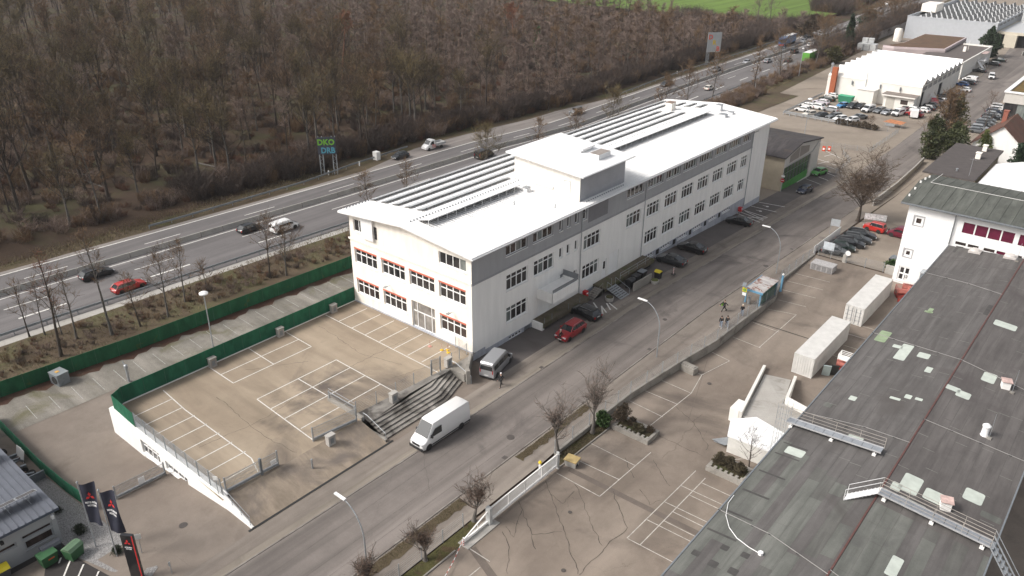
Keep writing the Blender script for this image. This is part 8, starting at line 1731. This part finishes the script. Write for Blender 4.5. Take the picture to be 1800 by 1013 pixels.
lv=M('ivy_green',(.022,.032,.010),.7,.3,.5,col2=(.070,.078,.026),coord='P'); lvy=M('yellow_green_leaves',(.045,.06,.015),.6,.3,.6,col2=(.13,.15,.04)); con=M('conifer_green',(.012,.028,.014),.7,.3,.4,col2=(.035,.062,.026)); cono=M('conifer_ochre',(.055,.055,.018),.7,.3,.4,col2=(.13,.115,.04))
box_=M('boxwood_green',(.010,.018,.008),.7,.3,3,col2=(.025,.04,.014)); brn=M('brown_hedge_leaves',(.045,.032,.02),.9,.3,1.5,col2=(.09,.065,.04)); brg=M('fresh_green_leaves',(.018,.042,.010),.6,.3,2,col2=(.05,.095,.022))
evergreen(1,-39.2,196.5,-3.2,3.1,3.,9.0,3600,.38,lv,'dark ivy clad tree at the left of the far street evergreens',lobes=20); evergreen(2,-37.,206,-3.2,3.6,3.4,12.,3600,.36,cono,'ochre topped conifer, tallest of the far street evergreens',lobes=20); evergreen(3,-34.6,197,-3.2,3.6,3.3,8.5,3800,.38,lv,'ivy green tree at the right of the far street evergreens',lobes=20)
evergreen(4,-28.8,197,-3.2,1.6,1.6,7.8,2200,.32,lvy,'slender yellow green ivy column before the tiled house',lobes=16); evergreen(5,-20.3,189,-3.2,3.4,3.2,8.5,4500,.42,con,'dark conifer at the right frame edge before the tiled house',lobes=18)
evergreen(6,-59.,354,-3.2,4.2,4.,9.5,4200,.6,con,'round dark conifer between the office annex and the grey hall',lobes=18)
evergreen(7,-103.5,330,-3.2,3.2,3.2,12.5,3600,.6,con,'tall dark conifer beside the white wrapped stack',cone=True,lobes=18); evergreen(8,-98.5,300,-3.2,3.6,3.6,5.5,2600,.55,cono,'low ochre green conifer behind the factory roof',lobes=14)
evergreen(9,-116,392,-3.2,4.5,4.,9,2600,.7,con,'wind shaped conifer leaning over the far motorway',lobes=12)
for i,(px,py,m_,r,l) in enumerate(((947,72,brg,3.2,'single green conifer in the pale thicket beyond the motorway'),)):
    p=G(px,py+22); evergreen(10,p[0],p[1],p[2],2.8,2.8,9,2200,.6,M('single_green',(.02,.07,.015),.7,.3,.5,col2=(.05,.13,.03)),l,cone=False)
for i,(px,py) in enumerate(((1415,64),(1432,52))):
    p=G(px,py); evergreen(20+i,p[0],p[1],p[2],5.,4.5,6,2600,.6,brn,('left','right')[i]+' one of the two round brown bushes at the edge of the green field','round_bush','bush','round brown bushes at the field',lobes=10)
# small shrubs
def bush(seed,x,y,z,r,H,m_,label,n=900,ls=.16,group=None): return evergreen(seed,x,y,z,r,r,H,n,ls,m_,label,'shrub','bush',group,lobes=8,base=.15,trunk=False)
for i,(px,py,r,l) in enumerate(((101,902,.42,'clipped dark ball shrub close to the dealer wall'),(140,938,.5,'clipped dark ball shrub between the dealer wall and the flags'),(206,972,.38,'clipped dark ball shrub at the foot of the right flag'))):
    p=G(px,py); bush(30+i,p[0],p[1],p[2]-.05,r*1.3,r*2.,box_,l,1100,.09)
bush(40,-36.7,59.4,-.3,1.0,1.5,brg,'bright green laurel bush between the tallest street tree and the trough',1500,.22)
bush(41,-35.3,61.2,-.4,1.1,2.3,brn,'brown leaved bush at the left end of the long trough',1500,.15); bush(42,-34.1,61.3,-.2,.45,1.0,brn,'small brown bush beside the large one in the long trough',700,.14); bush(43,-32.9,60.7,-.1,.6,.9,M('mixed_leaves',(.05,.05,.025),.9,.3,2,col2=(.11,.09,.05)),'greenish brown bush in the middle of the long trough',800,.14); bush(44,-31.9,61.3,0,.35,.6,brn,'lowest bush at the right end of the long trough',400,.14)
for i in range(3): bush(50+i,-24.0+i*1.05,61.3,-.15,.72,1.25,M('dark_hedge_%d'%i,(.038,.030,.017),.9,.3,2,col2=(.085,.07,.04)),('left','middle','right')[i]+' shrub of the dark hedge in the short trough',1300,.14)
p=G(1577,462); bush(60,-25.6,122.8,-1.3,1.4,1.6,brg,'green bush beside the white building behind the yard gate',1500,.2)
kw=dict(H=4.6,r=.07,cb=.2,spread=1.7,nl=12,ns=5,nt=5,tl=.5,tw=.010,minr=.012); tree1(750,-21.7,63.3,-.8,'thin bare sapling before the white shed',kw,bark,bark)
for i in range(8): p=(-66.3+i*1.35,214.6); bush(70+i,p[0],p[1],-3.2,1.05,1.3+.5*(i==5),brn,'brown leafless hedge plant between the white cars and the tan lot',420,.22,'brown hedge along the tan lot')
kw=dict(H=3.2,r=.05,cb=.1,spread=1.3,nl=12,ns=4,nt=5,tl=.6,tw=.02,minr=.012); tree1(760,-57.9,214.9,-3.2,'small bare shrub standing out of the brown hedge',kw,bark,tw_b)
# grass cover on beds
def tufts(name,label,rects,n,hh,m_,w=.02):
    V,F=[],[]; r2=random.Random(9)
    for i in range(n):
        x0,x1,y0,y1=r2.choice(rects); x=r2.uniform(x0,x1); y=r2.uniform(y0,y1); blade(V,F,np.array([x,y,(yard_f if x>wx(y) and y>45 else h)(x,y)+.03]),unit(np.array([r2.uniform(-.6,.6),r2.uniform(-.6,.6),1.])),hh*r2.uniform(.4,1.2),w,r2)
    o=link(name,qmesh(name,V,F,m_)); tag(o,label,'grass',None,'stuff')
tufts('grass_cover','short mixed green and brown grass on the roadside beds',[(-37.1,-36.,5,39),(-40.1,-39.1,28,41),(-40,-39.1,49,61),(-37.,-36,50.5,60)],9000,.14,M('grass_blades',(.05,.06,.018),.9,.3,.8,col2=(.13,.105,.055)))
tufts('verge_grass','dry tufts on the verges of the motorway',[(-137,-131,-10,60),(-136,-129.5,40,100),(-104.8,-96.5,-10,120),(-104.8,-96,-10,120),(-101,-97,215,260)],24000,.42,M('dry_blades',(.10,.082,.038),.9,.3,.4,col2=(.21,.17,.10)),.04)
# ================================================================ people
def skinobj(name,pts,edges,rad,mat,parent,sub=1,root=0):
    me=bpy.data.meshes.new(name); me.from_pydata(pts,edges,[]); me.materials.append(mat); o=link(name,me,parent)
    md=o.modifiers.new('skin','SKIN'); md.use_smooth_shade=True
    for i,v in enumerate(me.skin_vertices[0].data): r=rad[i]; v.radius=(r,r) if not isinstance(r,tuple) else r; v.use_root=(i==root)
    if sub: s=o.modifiers.new('sub','SUBSURF'); s.levels=sub; s.render_levels=sub
    return o
skin_m=M('skin',(.42,.26,.19),.6,0)
def person(x,y,rot,label,coat,trous,hair,walk=.0,arm=(0,0),shoes=(.02,.02,.02),longc=False,lean=0.,hl=1.,z=None,sc=1.,hold=None):
    t=thing('person',label,'person',(x,y,(h(x,y) if z is None else z)+.02),radians(rot)); t.scale=(sc,)*3
    P=[(0,0,.95),(0,lean*.3,1.15),(0,lean*.7,1.36),(0,lean,1.50),(0,lean+.01,1.60),(0,lean+.02,1.70)]; E=[(0,1),(1,2),(2,3),(3,4),(4,5)]; Rr=[(.13,.10),(.125,.095),(.15,.10),.055,.085,.082]
    def add(p,par,r): P.append(p); Rr.append(r); E.append((par,len(P)-1)); return len(P)-1
    add((0,lean+.115,1.61),4,.016); add((.085,lean,1.62),4,.016); add((-.085,lean,1.62),4,.016)
    arms={}; legs={}
    for s,sw,a in ((-1,walk,arm[0]),(1,-walk,arm[1])):
        sh=add((s*.18,lean*.9,1.40),2,.055); el=add((s*.235,lean*.6-sw*.25+a*.12,1.14+a*.02),sh,.042); wr=add((s*(.24-a*.06),lean*.5-sw*.45+.05+a*.30,.90+a*.26),el,.028)
        pm=add((s*(.24-a*.06),P[wr][1]+.02+a*.05,P[wr][2]-.08+a*.07),wr,(.018,.036)); arms[s]=(sh,el,wr,pm)
        for k,(dx_,ln) in enumerate(((-.03,.07),(-.01,.082),(.01,.078),(.028,.06))):
            f1=add((P[pm][0]+dx_*.3,P[pm][1]+dx_*.9,P[pm][2]-.035),pm,.009); f2=add((P[f1][0]-s*.012,P[f1][1]+dx_*.2,P[f1][2]-ln*.5),f1,.008)
        th=add((P[wr][0],P[wr][1]+.045,P[wr][2]-.06),wr,.010)
        hp=add((s*.10,0,.90),0,.095); kn=add((s*.11,sw*.22+.02,.50),hp,.062); an=add((s*.11,sw*.42-.02*(1 if sw<0 else 0),.09+(.06 if sw<0 else 0)),kn,.038); to=add((s*.12,P[an][1]+.17,.04+(.0 if sw>=0 else .03)),an,.035); legs[s]=(hp,kn,an,to)
    skinobj('body',P,E,Rr,skin_m,t,1)
    cm=M('coat_'+label[:18],coat,.85,.1,4); C=[(0,0,.90 if not longc else .55),(0,0,.98),(0,lean*.5,1.2),(0,lean*.85,1.40),(0,lean,1.48)]; CE=[(0,1),(1,2),(2,3),(3,4)]; CR=[(.17,.14) if not longc else (.21,.17),(.165,.13),(.165,.125),(.165,.12),.07]
    for s in (-1,1):
        a_=arms[s]; C+= [P[a_[0]],P[a_[1]],tuple(np.array(P[a_[1]])*.1+np.array(P[a_[2]])*.9)]; k=len(C)-3; CE+=[(3,k),(k,k+1),(k+1,k+2)]; CR+=[.075,.06,.048]
    skinobj('coat',C,CE,CR,cm,t,1,1)
    T_=[(0,0,.97)]; TE_=[]; TR=[(.155,.125)]
    for s in (-1,1):
        l=legs[s]; T_+= [P[l[0]],P[l[1]],P[l[2]]]; k=len(T_)-3; TE_+=[(0,k),(k,k+1),(k+1,k+2)]; TR+=[.108,.078,.060]
    skinobj('trousers',T_,TE_,TR,M('trousers_'+label[:14],trous,.85,.1,4),t,1)
    for s in (-1,1):
        l=legs[s]; a=P[l[2]]; b=MB(); b.loft([[(a[0]-.05,a[1]-.09,max(0,a[2]-.09)),(a[0]+.05,a[1]-.09,max(0,a[2]-.09)),(a[0]+.045,a[1]-.08,a[2]+.02),(a[0]-.045,a[1]-.08,a[2]+.02)],[(a[0]-.055,a[1]+.08,max(0,a[2]-.09)),(a[0]+.055,a[1]+.08,max(0,a[2]-.09)),(a[0]+.045,a[1]+.06,a[2]),(a[0]-.045,a[1]+.06,a[2])],[(a[0]-.04,a[1]+.2,max(0,a[2]-.09)),(a[0]+.04,a[1]+.2,max(0,a[2]-.09)),(a[0]+.035,a[1]+.19,a[2]-.04),(a[0]-.035,a[1]+.19,a[2]-.04)]]); b.build('shoe',M('shoe_'+label[:10],shoes,.7,0),t,world=False)
    b=MB(); b.lathe([(.06,-.10*hl),(.098,-.05),(.104,.03),(.08,.09),(.03,.115)],(0,lean-.012,1.68),12); b.build('hair',M('hair_'+label[:12],hair,.8,.1,5),t,world=False,smooth=True)
    if hold: b=MB(); b.rbox((.24,.16,.82),.12,.3,.34); b.build('bag_item',M('bag_'+label[:8],hold,.6,0),t,world=False) and None
    return t
blkc=(.015,.015,.017)
p=G(880.5,679); person(p[0],p[1],190,'person in a long dark coat with a white cap walking beside the silver minibus',blkc,(.02,.02,.02),(.75,.75,.75),.8,(0,0),longc=True)
p=G(984,601); person(p[0],p[1],-25,'person in dark clothes with grey hair bending to the bonnet of the red car',blkc,(.018,.018,.02),(.55,.53,.50),.15,(.8,.8),lean=.08)
p=G(1272,548); person(p[0],p[1],150,'person in black hurrying along the pavement with a bright green bag',blkc,(.015,.015,.018),(.10,.06,.04),1.1,(0,.4),hold=(.25,.55,.05))
p=G(1303.5,556); person(p[0],p[1],200,'person in a black top and pale blue jeans standing at the bus stop',blkc,(.20,.25,.32),(.60,.52,.42),.35,(.9,.9),shoes=(.1,.1,.1))
p=G(1266.5,576.5); person(p[0],p[1],20,'person in a black jacket and light jeans walking, left of the pair at the fence',blkc,(.22,.27,.34),(.04,.025,.02),.6,(0,0),shoes=(.6,.6,.6))
p=G(1277,576); person(p[0],p[1],25,'person with a dark jacket and brown bag walking, right of the pair at the fence',(.03,.028,.028),(.16,.19,.24),(.03,.02,.015),.7,(0,.2),shoes=(.5,.5,.5))
p=G(1666,183.5); person(p[0],p[1],180,'person in black standing on the far street beside the factory cars',blkc,blkc,(.02,.015,.012),.2)
# ================================================================ air
hm=bpy.data.materials.new('thin_haze'); hm.use_nodes=True; n=hm.node_tree.nodes; n.remove(n['Principled BSDF'])
pv=n.new('ShaderNodeVolumePrincipled'); pv.inputs['Color'].default_value=(.93,.93,.96,1); pv.inputs['Density'].default_value=.00010
hm.node_tree.links.new(pv.outputs[0],n['Material Output'].inputs['Volume'])
b=MB(); b.box(-1495,995,-60,1620,-8,58); o=link('haze',b.mesh('haze',hm)); tag(o,'thin pale air over the whole place','haze',None,'stuff')
